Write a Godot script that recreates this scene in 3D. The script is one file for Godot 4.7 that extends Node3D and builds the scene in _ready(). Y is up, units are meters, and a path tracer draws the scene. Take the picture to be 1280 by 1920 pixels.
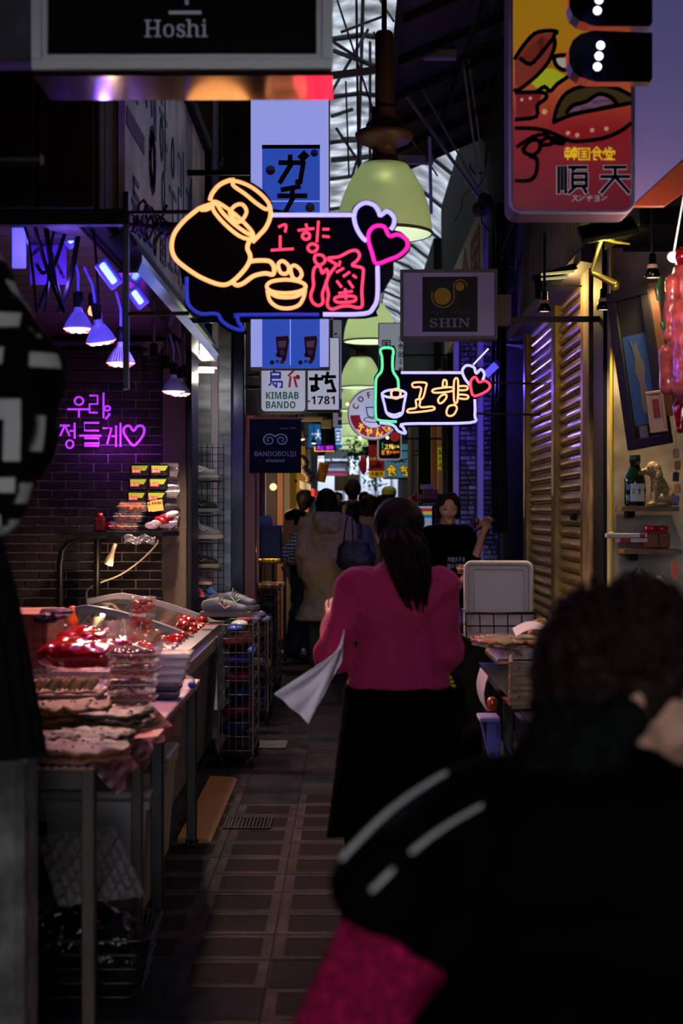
extends Node3D
# A narrow covered market alley: food and shoe stalls on the left, a shutter and a snack stall on the right, neon signs above.

func _ready() -> void:
	# --- camera, sky, exposure
	var cam := Camera3D.new()
	cam.name = "camera"
	add_child(cam)
	cam.position = Vector3(0, 1.5, 0)
	cam.rotation.y = atan(15.0 / 2800.0)
	var ca := CameraAttributesPhysical.new()
	ca.frustum_focal_length = 35.0
	ca.frustum_focus_distance = 9.2
	ca.frustum_near = 0.05
	ca.frustum_far = 300.0
	ca.exposure_aperture = 2.2
	cam.attributes = ca
	cam.current = true
	var env := Environment.new()
	env.background_mode = Environment.BG_SKY
	var sky := Sky.new()
	var sm := ProceduralSkyMaterial.new()
	sm.sky_top_color = Color("a2a6ad")
	sm.sky_horizon_color = Color("bcbfc4")
	sm.ground_bottom_color = Color("3a3a3c")
	sm.ground_horizon_color = Color("6a6a6c")
	sm.sky_energy_multiplier = 4.2
	sm.sun_angle_max = 1.0
	sky.sky_material = sm
	env.sky = sky
	env.tonemap_mode = Environment.TONE_MAPPER_LINEAR
	env.tonemap_exposure = 1.0
	env.sdfgi_enabled = true
	env.ssao_enabled = true
	env.ssil_enabled = true
	var we := WorldEnvironment.new()
	we.name = "world_environment"
	we.environment = env
	add_child(we)
	materials()
	materials_more()
	# --- the setting
	ground()
	left_walls()
	right_walls()
	roof()
	# --- things
	hoshi_sign()
	neon_kettle()
	neon_bottle()
	neon_wall()
	light_boxes()
	pendants()
	right_signs()
	left_stall()
	freezer()
	heat_lamps()
	shoe_shop()
	garments()
	right_stall()
	right_shelf()
	far_shops()
	people()

func materials() -> void:
	mk("skin", "c08a70", 0.5, 0.0, {"sss": 0.1})
	mk("hair", "0b0807", 0.6, 0.0, {"spec": 0.25})
	mk("hair_brown", "1a0e0a", 0.62, 0.0, {"spec": 0.2})
	mk("grout", "1a191b", 0.95)
	mk("tile_rim", "322d38", 0.75, 0.0, {"tex": "blotch", "ts": 1.3, "world": true, "spec": 0.15, "nm": "fine", "ns": 0.25})
	mk("tile_rim_b", "2c2832", 0.75, 0.0, {"tex": "blotch", "ts": 1.7, "world": true, "spec": 0.15, "nm": "fine", "ns": 0.25})
	mk("tile_inset", "1f1c24", 0.85, 0.0, {"tex": "speck", "ts": 9.0, "world": true, "spec": 0.15, "nm": "speck", "ns": 0.8})
	mk("tile_plain", "24222b", 0.7, 0.0, {"tex": "blotch", "ts": 1.1, "world": true, "spec": 0.15, "nm": "fine", "ns": 0.3})
	mk("tile_slate", "1e222d", 0.9, 0.0, {"tex": "blotch", "ts": 1.1, "world": true, "spec": 0.15})
	mk("plaster", "a08a80", 0.9, 0.0, {"tex": "speck", "ts": 9.0, "world": true, "nm": "fine", "ns": 1.2})
	mk("stucco", "6a6665", 0.95, 0.0, {"tex": "blotch", "ts": 2.0, "world": true, "nm": "blotch", "ns": 1.6})
	mk("brick_a", "2c1f1e", 0.85, 0.0, {"tex": "blotch", "ts": 3.0, "world": true, "nm": "fine", "ns": 0.5})
	mk("brick_b", "35262400".left(6), 0.85, 0.0, {"tex": "blotch", "ts": 3.0, "world": true, "nm": "fine", "ns": 0.5})
	mk("brick_c", "251a1c", 0.85, 0.0, {"tex": "blotch", "ts": 3.0, "world": true, "nm": "fine", "ns": 0.5})
	mk("mortar", "a89690", 0.95, 0.0, {"nm": "fine", "ns": 0.5})
	mk("stone_blue", "4b4a58", 0.3, 0.0, {"tex": "blotch", "ts": 5.0, "nm": "blotch", "ns": 1.4})
	mk("stone_pale", "9c99a6", 0.35, 0.0, {"tex": "blotch", "ts": 5.0, "nm": "blotch", "ns": 1.4})
	mk("stone_dark", "191820", 0.6)
	mk("dark_wood", "3a2319", 0.6, 0.0, {"tex": "wood", "ts": Vector3(1.0, 8.0, 1.0), "world": true})
	mk("board_wood", "9a6c44", 0.55, 0.0, {"tex": "wood", "ts": Vector3(1.5, 9.0, 1.5)})
	mk("pale_wood", "b08f70", 0.7, 0.0, {"tex": "wood", "ts": Vector3(1.0, 7.0, 1.0)})
	mk("red_wood", "8a4a3a", 0.6, 0.0, {"tex": "wood", "ts": Vector3(1.0, 7.0, 1.0)})
	mk("steel", "8a909a", 0.42, 0.8, {"tex": "blotch", "ts": Vector3(0.5, 3.0, 0.5)})
	mk("steel_dark", "3c3e4c", 0.22, 0.75, {"tex": "blotch", "ts": 0.8})
	mk("chrome", "b8bcc4", 0.12, 1.0)
	mk("black_metal", "0d0d0f", 0.4, 0.5)
	mk("black", "08080a", 0.6, 0.0, {"spec": 0.2})
	mk("black_gloss", "07070a", 0.18)
	mk("alu_frame", "e4e4ea", 0.5, 0.2)
	mk("shutter_metal", "b08a36", 0.26, 0.3, {"tex": "blotch", "ts": 1.5, "world": true})
	mk("brass_frame", "80672f", 0.45, 0.4, {"tex": "blotch", "ts": 1.0, "world": true})
	mk("tan_wall", "8a7052", 0.85, 0.0, {"tex": "blotch", "ts": 1.2, "world": true})
	mk("white_wall", "b9b0a2", 0.85, 0.0, {"tex": "blotch", "ts": 0.8, "world": true})
	mk("grey_panel", "5b5c66", 0.7, 0.0, {"tex": "blotch", "ts": 0.8, "world": true})
	mk("corrugated", "6d6864", 0.6, 0.1, {"tex": "blotch", "ts": 0.7, "world": true})
	mk("tin", "4b4743", 0.7, 0.2, {"tex": "blotch", "ts": 0.9, "world": true})
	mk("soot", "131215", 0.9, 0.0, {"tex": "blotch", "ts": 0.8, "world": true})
	mk("roof_sheet", "d9dcdf", 0.9, 0.0, {"back": "ffffff", "tex": "blotch", "ts": 0.5, "world": true})
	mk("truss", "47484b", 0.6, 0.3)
	mk("truss_light", "8d8e90", 0.55, 0.3)
	mk("red_paint", "6a101f", 0.4)
	mk("sign_white", "cfd0e0", 0.45, 0.0, {"tex": "blotch", "ts": 0.7})
	mk("clear", "e8ecf0", 0.05, 0.0, {"a": 0.05})
	mk("clear_dim", "d8d0d8", 0.12, 0.0, {"a": 0.14})
	mk("kimchi", "a81c12", 0.18, 0.0, {"coat": 0.8, "tex": "blotch", "ts": 14.0})
	mk("kimchi_orange", "d2481c", 0.2, 0.0, {"coat": 0.8, "tex": "blotch", "ts": 18.0})
	mk("red_film", "86101c", 0.16, 0.0, {"coat": 0.7, "nm": "blotch", "ns": 0.35, "ts": 4.0})
	mk("pancake", "c8883c", 0.6, 0.0, {"tex": "speck", "ts": 22.0, "nm": "speck", "ns": 1.5})
	mk("pancake_dark", "6e5c3a", 0.6, 0.0, {"tex": "speck", "ts": 16.0, "nm": "blotch", "ns": 1.2})
	mk("pancake_pink", "c87850", 0.6, 0.0, {"tex": "speck", "ts": 14.0, "nm": "blotch", "ns": 1.0})
	mk("check_cloth", "e0d0d0", 0.9, 0.0, {"tex": "check", "ts": Vector3(40, 40, 40), "spec": 0.2})
	mk("jacquard", "ffffff", 0.95, 0.0, {"tex": "maze", "ts": Vector3(3.4, 2.8, 3.4), "sharp": 12.0, "spec": 0.15})
	mk("stripes", "ffffff", 0.9, 0.0, {"tex": "stripe", "ts": Vector3(26, 26, 26)})
	mk("pleats", "0b0b0e", 0.9, 0.0, {"spec": 0.15})
	mk("pink_knit", "d01868", 0.85, 0.0, {"tex": "fine", "ts": 9.0, "nm": "fine", "ns": 0.5, "rim": 0.3})
	mk("boucle", "d01c60", 0.95, 0.0, {"tex": "speck", "ts": 3.6, "nm": "speck", "ns": 2.0, "spec": 0.2})
	mk("khaki", "a58e72", 0.85, 0.0, {"nm": "blotch", "ns": 0.5, "ts": 2.5, "spec": 0.2})
	mk("denim", "28344c", 0.9, 0.0, {"tex": "fine", "ts": 8.0})
	mk("black_cloth", "09090b", 0.9, 0.0, {"tex": "fine", "ts": 8.0, "spec": 0.1})
	mk("charcoal_fleece", "1f2122", 0.95, 0.0, {"tex": "speck", "ts": 12.0, "nm": "speck", "ns": 1.5, "spec": 0.1})
	mk("white_cloth", "efe6f4", 0.8, 0.0, {"nm": "blotch", "ns": 0.3, "ts": 4.0, "back": "808080"})
	mk("lamp_glass", "d2d8c4", 0.3, 0.0, {"back": "dce4c4", "coat": 0.6})
	mk("lamp_bronze", "62494a", 0.5, 0.1)
	mk("bulb_glow", "fff4e0", 0.4, 0.0, {"em": "fff4e0", "ee": 2.0})
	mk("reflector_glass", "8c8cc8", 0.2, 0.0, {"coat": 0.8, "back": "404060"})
	mk("brass_metal", "b3a24a", 0.3, 0.7)
	mk("lid_plastic", "aba2a0", 0.55)
	mk("fried", "b57c3c", 0.6, 0.0, {"tex": "blotch", "ts": 20.0, "nm": "blotch", "ns": 1.6})
	mk("green_glass", "06200f", 0.06, 0.0, {"coat": 0.6})
	mk("cream_glaze", "cdb176", 0.3, 0.0, {"tex": "blotch", "ts": 14.0, "coat": 0.4})
	mk("chili", "c01a20", 0.15, 0.0, {"coat": 1.0, "tex": "blotch", "ts": 5.0})
	mk("chili_pink", "ee8078", 0.18, 0.0, {"coat": 1.0, "tex": "blotch", "ts": 5.0})
	mk("leaf", "3d7a2c", 0.5, 0.0, {"back": "306020"})
	mk("foil", "958d9c", 0.18, 0.8, {"nm": "crumple", "ns": 1.2, "ts": 10.0})
	mk("foil_black", "151218", 0.2, 0.4, {"nm": "crumple", "ns": 1.0, "ts": 8.0})
	mk("egg_tray", "514b4c", 0.9, 0.0, {"nm": "fine", "ns": 0.6})
	mk("glass_pane", "dfe6ea", 0.04, 0.0, {"a": 0.02})

# ---------------------------------------------------------------- ground
func tile_mesh(kind: int, rim: String) -> ArrayMesh:
	var w := 0.2955; var d := 0.292; var bv := 0.003
	var b := B.new()
	var am := ArrayMesh.new()
	var o := [Vector2(-w / 2, -d / 2), Vector2(w / 2, -d / 2), Vector2(w / 2, d / 2), Vector2(-w / 2, d / 2)]
	var P := func(q: Vector2, s: Vector2, y: float) -> Vector3: return Vector3(q.x * s.x, y, q.y * s.y)
	var i1 := Vector2(1.0 - 2 * bv / w, 1.0 - 2 * bv / d)
	var i2 := Vector2(0.75, 0.74)
	for k in 4:
		var a: Vector2 = o[k]
		var c: Vector2 = o[(k + 1) % 4]
		b.qo(P.call(a, Vector2.ONE, -0.02), P.call(c, Vector2.ONE, -0.02), P.call(c, Vector2.ONE, -bv), P.call(a, Vector2.ONE, -bv), Vector3(a.x + c.x, 0, a.y + c.y))
		b.qo(P.call(a, Vector2.ONE, -bv), P.call(c, Vector2.ONE, -bv), P.call(c, i1, 0), P.call(a, i1, 0), Vector3.UP)
		if kind == 0:
			b.qo(P.call(a, i1, 0), P.call(c, i1, 0), P.call(c, i2, 0), P.call(a, i2, 0), Vector3.UP)
			b.qo(P.call(a, i2, 0), P.call(c, i2, 0), P.call(c, i2 * 0.99, -0.0025), P.call(a, i2 * 0.99, -0.0025), Vector3.UP)
	if kind == 1:
		b.qo(P.call(o[0], i1, 0), P.call(o[1], i1, 0), P.call(o[2], i1, 0), P.call(o[3], i1, 0), Vector3.UP)
	am = b.mesh()
	am.surface_set_material(0, mt(rim))
	if kind == 0:
		var c := B.new()
		c.qo(P.call(o[0], i2 * 0.99, -0.0025), P.call(o[1], i2 * 0.99, -0.0025), P.call(o[2], i2 * 0.99, -0.0025), P.call(o[3], i2 * 0.99, -0.0025), Vector3.UP)
		c.st.generate_normals()
		c.st.commit(am)
		am.surface_set_material(1, mt("tile_inset"))
	return am

func ground() -> void:
	var b := B.new()
	b.box(Vector3(0, -0.108, -30), Vector3(9, 0.2, 68))
	var fl := struc("floor", b, "grout")
	var ms := [tile_mesh(0, "tile_rim"), tile_mesh(0, "tile_rim_b"), tile_mesh(1, "tile_plain"), tile_mesh(1, "tile_slate"), tile_mesh(1, "tile_rim_b")]
	var rng := RandomNumberGenerator.new()
	rng.seed = 5
	for k in range(-1, 27):
		for j in 8:
			var x := -0.262 - 0.3 * 4 + 0.15 + 0.3 * j
			var d := 4.409 + 0.2965 * (k + 0.5)
			var q := 0 if rng.randf() < 0.6 else 1
			if k > 11: q = 2 if rng.randf() < 0.7 else 4
			if (j == 3 and k in [0, 11, 12]) or (j == 4 and k in [1, 13]) or (j in [1, 2] and k in [0, 1]) or (j == 6 and k in [3, 9]) or (k > 14 and rng.randf() < 0.08): q = 3
			var i := MeshInstance3D.new()
			i.name = "tile"
			i.mesh = ms[q]
			fl.add_child(i, true)
			i.position = Vector3(x, rng.randf_range(-0.0012, 0.0012), -d)
			i.rotation = Vector3(rng.randf_range(-0.003, 0.003), 0, rng.randf_range(-0.003, 0.003))
	var f := B.new()      # the paving too far off, or too near the lens, to pick apart
	for k in range(27, 90):
		for j in 8:
			f.box(Vector3(-0.262 - 1.05 + 0.3 * j, -0.01, -(4.409 + 0.2965 * (k + 0.5))), Vector3(0.2955, 0.02, 0.292))
	for k in range(1, 14):
		for j in 8:
			f.box(Vector3(-0.262 - 1.05 + 0.3 * j, -0.01, -(4.409 - 0.2965 * (k + 0.5))), Vector3(0.2955, 0.02, 0.292))
	stuff(C(f, "paving", "tile_plain", fl))
	# drain grate and a yellow ramp strip on the floor
	var at := W(465, 1545, 7.18); at.y = 0.004
	var g := thing("drain_grate", "rusty brown drain grate let into the paving beside the yellow strip", "grate", at)
	var gb := B.new(at)
	for s in [-1, 1]:
		gb.box(at + Vector3(0, 0, s * 0.12), Vector3(0.22, 0.008, 0.012), 0.002)
		gb.box(at + Vector3(s * 0.108, 0, 0), Vector3(0.012, 0.008, 0.25), 0.002)
	C(gb, "frame", "black", g)
	for i in 12:
		var sb := B.new(at)
		sb.box(at + Vector3(-0.095 + i * 0.0172, 0, 0), Vector3(0.009, 0.006, 0.23), 0.001)
		C(sb, "slat", "black", g)
	at = Vector3(-0.70, 0.0, -7.57)
	var y := B.new(at)
	y.prism(PackedVector2Array([Vector2(-0.08, 0), Vector2(0.07, 0), Vector2(0.055, 0.014), Vector2(-0.08, 0.022)]), -0.8, 0.8, Transform3D(Basis(), at))
	solo("ramp_strip", "worn yellow strip lying on the floor along the freezer", "ramp", y, "#64430f", at)
	at = Vector3(-0.5, 0.0, -9.6)
	var p := B.new(at)
	p.box(at + Vector3(0, 0.006, 0), Vector3(0.2, 0.012, 0.28), 0.004)
	solo("manhole_cover", "dark square metal cover on the floor by the wire racks", "cover", p, "#35343a", at)

# ---------------------------------------------------------------- left walls
func left_walls() -> void:
	# recess of the food stall: brick back wall, plank ceiling, plaster pillar
	var b := B.new()
	b.box(Vector3(-2.2, 1.3, -10.16), Vector3(1.96, 2.7, 0.2))
	var bw := struc("wall_back", b, "mortar")
	var ms := []
	for i in 3:
		var q := B.new()
		q.box(Vector3.ZERO, Vector3([0.178, 0.179, 0.176][i], [0.0515, 0.051, 0.052][i], 0.03), 0.004)
		ms.append(q.mesh())
	var half := B.new()
	half.box(Vector3.ZERO, Vector3(0.085, 0.0515, 0.03), 0.004)
	var hm := half.mesh()
	var rng := RandomNumberGenerator.new()
	rng.seed = 3
	for r in 34:
		for c in 6:
			var x := -1.345 - 0.1875 * c - (0.094 if r % 2 else 0.0)
			var yy := 0.53 + 0.0605 * r
			var i := put("brick", ms[rng.randi() % 3], mt(["brick_a", "brick_b", "brick_c"][rng.randi() % 3]), bw)
			i.position = Vector3(x, yy, -10.053 + rng.randf_range(-0.003, 0.003))
		if r % 2:
			put("brick", hm, mt("brick_a"), bw).position = Vector3(-1.299, 0.53 + 0.0605 * r, -10.053)
	b = B.new()
	b.box(Vector3(-1.245, 1.3, -10.04), Vector3(0.035, 2.6, 0.05), 0.003)
	struc("trim_1", b, "black_metal")
	b = B.new()
	b.box(Vector3(-1.17, 1.32, -10.2), Vector3(0.155, 2.64, 0.42), 0.008)
	struc("pillar_1", b, "plaster")
	b = B.new()
	b.box(Vector3(-1.07, 1.3, -10.2), Vector3(0.03, 2.6, 0.44), 0.003)
	struc("trim_2", b, "black_metal")
	# wooden lintel boards on the brick
	b = B.new()
	b.box(Vector3(-1.75, 2.59, -10.0), Vector3(0.8, 0.02, 0.05))
	var lt := struc("trim_3", b, "dark_wood")
	for i in 3:
		var q := B.new()
		q.box(Vector3(-1.7 + 0.0, 2.41 + i * 0.082, -10.0), Vector3(0.62, 0.078, 0.05), 0.004)
		C(q, "plank", "dark_wood", lt)
	# stall ceiling of planks, with beams
	b = B.new()
	b.box(Vector3(-2.08, 2.72, -8.25), Vector3(1.94, 0.04, 4.3))
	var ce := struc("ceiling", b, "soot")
	for i in 16:
		var q := B.new()
		q.box(Vector3(-2.08, 2.69, -6.25 - i * 0.27), Vector3(1.92, 0.02, 0.26), 0.004)
		C(q, "plank", "dark_wood", ce)
	b = B.new()
	b.box(Vector3(-2.05, 3.7, -5.98), Vector3(2.1, 2.0, 0.04))
	var fb := struc("wall_left_board", b, "soot")
	for i in 8:
		var q := B.new()
		q.box(Vector3(-1.13 - 0.235 * i, 3.7, -5.95), Vector3(0.225, 1.98, 0.02), 0.004)
		C(q, "plank", "soot_wood", fb)
	b = B.new()
	b.box(Vector3(-3.1, 1.4, -7.2), Vector3(0.1, 2.8, 6.4))
	struc("wall_left_recess", b, "dark_wood")
	# facade above the stall, up to the roof
	b = B.new()
	b.box(Vector3(-1.14, 4.3, -8.25), Vector3(0.2, 3.16, 4.5))
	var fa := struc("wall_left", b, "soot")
	for i in 3:
		var q := B.new()
		q.box(Vector3(-1.03, 4.3, -6.1 - i * 0.24), Vector3(0.02, 3.1, 0.225), 0.004)
		C(q, "plank", "soot_wood", fa)
	b = B.new()
	b.box(Vector3(-1.02, 4.6, -10.8), Vector3(0.12, 3.4, 0.6))
	struc("wall_left_upper", b, "grey_panel")
	for q in [[Vector3(-2.0, 3.4, -10.35), Vector3(1.9, 1.5, 0.1)], [Vector3(-2.2, 1.5, -4.2), Vector3(1.9, 3.0, 0.12)], [Vector3(-2.3, 4.2, -2.0), Vector3(2.4, 6.5, 0.15)]]:
		b = B.new()
		b.box(q[0], q[1])
		struc("wall_left_front", b, "soot")
	# sheet-metal gutter along the stall's edge
	var a := Vector3(-1.0, 2.57, -5.2)
	var gu := thing("gutter", "dented silver gutter running under the white board's lower edge", "gutter", a)
	var gb := B.new(a)
	var prof := PackedVector2Array([Vector2(-0.05, -0.05), Vector2(0.05, -0.05), Vector2(0.07, 0.0), Vector2(0.07, 0.03), Vector2(0.06, 0.03), Vector2(0.055, 0.0), Vector2(0.04, -0.04), Vector2(-0.05, -0.04)])
	gb.prism(prof, -5.2, -1.35, Transform3D(Basis(), Vector3(-0.98, 2.6, -5.2)))
	C(gb, "channel", "chrome", gu)
	gb = B.new(a)
	gb.box(Vector3(-0.99, 2.68, -8.45), Vector3(0.1, 0.1, 3.85), 0.01, Basis(Vector3.BACK, 0.5))
	C(gb, "flashing", "#2c2b30", gu)
	# big white board with purple brush writing
	a = Vector3(-0.98, 2.66, -8.4)
	var sg := thing("shop_board", "long white board with purple brush lettering and black edge, high on the left wall", "sign", a)
	var sb := B.new(a)
	sb.prism(PackedVector2Array([Vector2(-1.85, 2.7), Vector2(1.75, 2.7), Vector2(1.75, 3.98), Vector2(-1.85, 3.98)]), -0.03, 0.0, Transform3D(Basis(Vector3(0, 0, -1), Vector3.UP, Vector3(1, 0, 0)), Vector3(-0.985, 0, -8.4)))
	C(sb, "panel", "sign_white", sg)
	sb = B.new(a)
	sb.box(Vector3(-0.975, 3.99, -8.3), Vector3(0.07, 0.09, 3.9), 0.01)
	sb.box(Vector3(-0.975, 3.3, -10.2), Vector3(0.07, 1.4, 0.09), 0.01)
	C(sb, "edge_frame", "black", sg)
	# brush strokes on the board: x along the alley away from the lens, y down
	var xf := Transform3D(Basis(Vector3(0, 0, -1), Vector3.UP, Vector3(1, 0, 0)), Vector3(-0.985, 0, 0))
	sb = B.new(a)
	var gl := ["sei_low", "jeong", "hyang", "ga_k", "jun"]
	for i in 2:
		glyph(sb, gl[i], Vector2(6.62 + 0.55 * i, 3.92), Vector2(0.5, 0.75), 0.085, xf, 0.0, 0.004)
	C(sb, "lettering", "#4a3a92", sg)
	sb = B.new(a)
	for i in 4:
		glyph(sb, ["hyang", "u", "ri", "ge"][i], Vector2(7.7 + 0.42 * i, 3.72 - 0.05 * i), Vector2(0.34, 0.6), 0.03, xf, 0.0, 0.004)
	C(sb, "lettering", "#3a6a86", sg)
	sb = B.new(a)
	for i in 7:
		glyph(sb, ["deul", "u", "jeong", "koku", "go", "ri", "dai"][i], Vector2(6.75 + 0.33 * i, 3.02), Vector2(0.24, 0.2), 0.026, xf, 0.0, 0.004)
	C(sb, "lettering", "#3c4a84", sg)
	# stainless niche of the shoe shop, white post, steel column, red strip
	b = B.new()
	b.box(Vector3(-1.15, 1.6, -11.35), Vector3(0.5, 3.2, 0.06))
	b.box(Vector3(-1.4, 1.6, -10.9), Vector3(0.06, 3.2, 0.9))
	struc("wall_niche", b, "steel")
	b = B.new()
	b.box(Vector3(-1.02, 2.5, -11.3), Vector3(0.055, 5.0, 0.06), 0.006)
	struc("trim_4", b, "#a5a4b8")
	b = B.new()
	b.box(Vector3(-0.9, 1.6, -11.5), Vector3(0.19, 3.2, 0.16), 0.01)
	struc("column_1", b, "steel_dark")
	b = B.new()
	b.box(Vector3(-0.775, 1.2, -11.56), Vector3(0.11, 2.1, 0.12), 0.008)
	struc("trim_5", b, "red_paint")
	# drainpipe and dark sheet above
	a = W(411, 300, 11.0); a.y = 3.3
	var pb := B.new(a)
	pb.tube([a, a + Vector3(0, 2.2, 0)], 0.022, 10)
	for i in 4: pb.lathe([Vector2(0.026, 0), Vector2(0.03, 0.01), Vector2(0.03, 0.05), Vector2(0.026, 0.06)], a + Vector3(0, 0.25 + 0.5 * i, 0), 10)
	solo("drainpipe", "thin shiny drainpipe running up beside the white board", "pipe", pb, "chrome", a)
	b = B.new()
	b.box(Vector3(-0.93, 4.6, -11.8), Vector3(0.3, 3.0, 0.1))
	struc("wall_left_sheet", b, "tin")
	b = B.new()      # farther facade of the left side, above and between the shops
	b.box(Vector3(-1.05, 4.4, -18.5), Vector3(0.3, 4.4, 13.0))
	b.box(Vector3(-1.3, 1.2, -12.0), Vector3(0.9, 2.4, 0.1))
	b.box(Vector3(-1.5, 1.2, -19.0), Vector3(0.1, 2.4, 13.0))
	b.box(Vector3(-1.02, 2.4, -33.0), Vector3(0.3, 7.0, 16.0))
	struc("wall_left_far", b, "soot")

# ---------------------------------------------------------------- right walls
func right_walls() -> void:
	var b := B.new()
	b.box(Vector3(1.5, 1.45, -10.35), Vector3(0.06, 2.9, 3.1))
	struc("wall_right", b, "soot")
	# roller shutter in two bays
	var at := Vector3(1.42, 0, -10.3)
	b = B.new(at)
	for z in [-8.86, -10.13, -11.78]:
		b.box(Vector3(1.42, 1.5, z), Vector3(0.09, 3.0, 0.1 if z > -9 else 0.14), 0.008)
	var sh := struc("door_1", b, "brass_frame")
	sh.position = at
	var slat := func(len: float) -> ArrayMesh:
		var q := B.new()
		var pr := PackedVector2Array()
		for i in 9:
			var t := i / 8.0
			pr.append(Vector2(-0.004 - 0.020 * sin(PI * pow(t, 0.8)), t * 0.066))
		pr.append(Vector2(0.0, 0.071)); pr.append(Vector2(0.006, 0.071)); pr.append(Vector2(0.006, 0.0))
		q.smooth(false)
		q.prism(pr, -len / 2, len / 2)
		return q.mesh()
	var s1: ArrayMesh = slat.call(1.14)
	var s2: ArrayMesh = slat.call(1.5)
	for r in 36:
		var y := 0.28 + 0.0755 * r
		put("slat", s1, mt("shutter_metal"), sh).position = Vector3(1.43, y, -9.49) - at
		put("slat", s2, mt("shutter_metal"), sh).position = Vector3(1.43, y, -10.95) - at
	var k := B.new(at)
	k.box(Vector3(1.4, 1.47, -9.35), Vector3(0.03, 0.04, 0.11), 0.004)
	C(k, "keyhole", "black", sh)
	# hood over the shutter, corrugated panels above
	b = B.new()
	b.prism(PackedVector2Array([Vector2(0, 0), Vector2(-0.16, 0.03), Vector2(-0.16, 0.1), Vector2(0, 0.3)]), -12.6, -8.4, Transform3D(Basis(), Vector3(1.46, 2.88, 0)))
	struc("trim_6", b, "#2a2430")
	b = B.new()
	var pr := PackedVector2Array()
	var n := 56
	for i in n * 2 + 1: pr.append(Vector2(8.0 + i * 4.8 / (n * 2), 0.012 * [0, 1, 1, 0][i % 4]))
	pr.append(Vector2(12.8, -0.03)); pr.append(Vector2(8.0, -0.03))
	b.prism(pr, 3.1, 5.3, Transform3D(Basis(Vector3(0, 0, -1), Vector3(-1, 0, 0), Vector3(0, 1, 0)), Vector3(1.44, 0, 0)))
	struc("wall_right_upper", b, "corrugated")
	# plain strips right of the shutter, then the white stall wall
	b = B.new()
	b.box(Vector3(1.42, 1.6, -8.67), Vector3(0.1, 3.2, 0.22), 0.006)
	struc("pillar_2", b, "tan_wall")
	b = B.new()
	b.box(Vector3(1.42, 1.7, -8.3), Vector3(0.08, 3.4, 0.34), 0.006)
	struc("trim_7", b, "black")
	b = B.new()
	b.box(Vector3(2.2, 1.5, -8.1), Vector3(1.6, 3.2, 0.12))
	struc("wall_stall", b, "white_wall")
	b = B.new()
	b.box(Vector3(1.405, 1.5, -8.03), Vector3(0.014, 3.0, 0.02), 0.002)
	struc("trim_8", b, "#b0962a")
	b = B.new()
	b.box(Vector3(3.0, 1.6, -6.0), Vector3(0.1, 3.4, 4.6))
	struc("wall_stall_side", b, "dark_wood")
	b = B.new()
	b.box(Vector3(2.1, 2.95, -6.1), Vector3(1.5, 0.06, 4.2))
	struc("ceiling_stall", b, "soot")
	for i in 3:
		b = B.new()
		b.box(Vector3(2.1, 2.88, -4.8 - i * 1.1), Vector3(1.5, 0.08, 0.09), 0.006)
		struc("trim_9", b, "black")
	# dark upper storeys on the right, with bundled cables
	for q in [[Vector3(1.62, 4.8, -6.0), Vector3(0.3, 3.6, 4.0)], [Vector3(1.62, 5.0, -10.4), Vector3(0.3, 4.2, 5.0)], [Vector3(1.5, 3.3, -13.4), Vector3(0.3, 6.6, 0.5)], [Vector3(1.62, 4.6, -18.8), Vector3(0.3, 3.6, 10.4)], [Vector3(1.72, 1.4, -18.8), Vector3(0.1, 2.8, 10.4)], [Vector3(1.5, 2.4, -33.0), Vector3(0.3, 7.0, 18.0)], [Vector3(2.0, 1.5, -3.9), Vector3(0.1, 3.0, 0.6)]]:
		b = B.new()
		b.box(q[0], q[1])
		struc("wall_right_far", b, "soot")
	# glossy stone-faced piers lit blue, with their white posts
	b = B.new()
	b.box(Vector3(1.23, 1.6, -14.1), Vector3(0.44, 3.4, 0.14))
	var pier := struc("pillar_3", b, "stone_dark")
	var ms := []
	for q in [[0.1, 0.042], [0.075, 0.042], [0.125, 0.042], [0.05, 0.042]]:
		var m := B.new()
		m.box(Vector3.ZERO, Vector3(q[0], q[1], 0.04), 0.007)
		ms.append([m.mesh(), q[0]])
	var rng := RandomNumberGenerator.new()
	rng.seed = 8
	for bay in [[1.035, 1.185], [1.255, 1.43]]:
		for r in 52:
			var x: float = bay[0]
			while x < bay[1] - 0.03:
				var m = ms[rng.randi() % 4]
				var w: float = minf(m[1], bay[1] - x)
				var i := put("stone", m[0], mt("stone_pale" if rng.randf() < 0.28 else "stone_blue"), pier)
				i.position = Vector3(x + w / 2, 0.75 + r * 0.0465, -14.02 + rng.randf_range(-0.008, 0.01))
				i.scale = Vector3(w / m[1], 1, 1)
				i.rotation = Vector3(rng.randf_range(-0.1, 0.1), rng.randf_range(-0.08, 0.08), 0)
				x += w + 0.006
	for q in [[0.995, 0.05, "#b4b0c4"], [1.22, 0.06, "#b4b0c4"], [1.44, 0.02, "black"], [1.485, 0.035, "#77747c"]]:
		b = B.new()
		b.box(Vector3(q[0], 1.7, -13.97), Vector3(q[1], 3.4, 0.1), 0.006)
		struc("trim_10", b, q[2])

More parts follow.
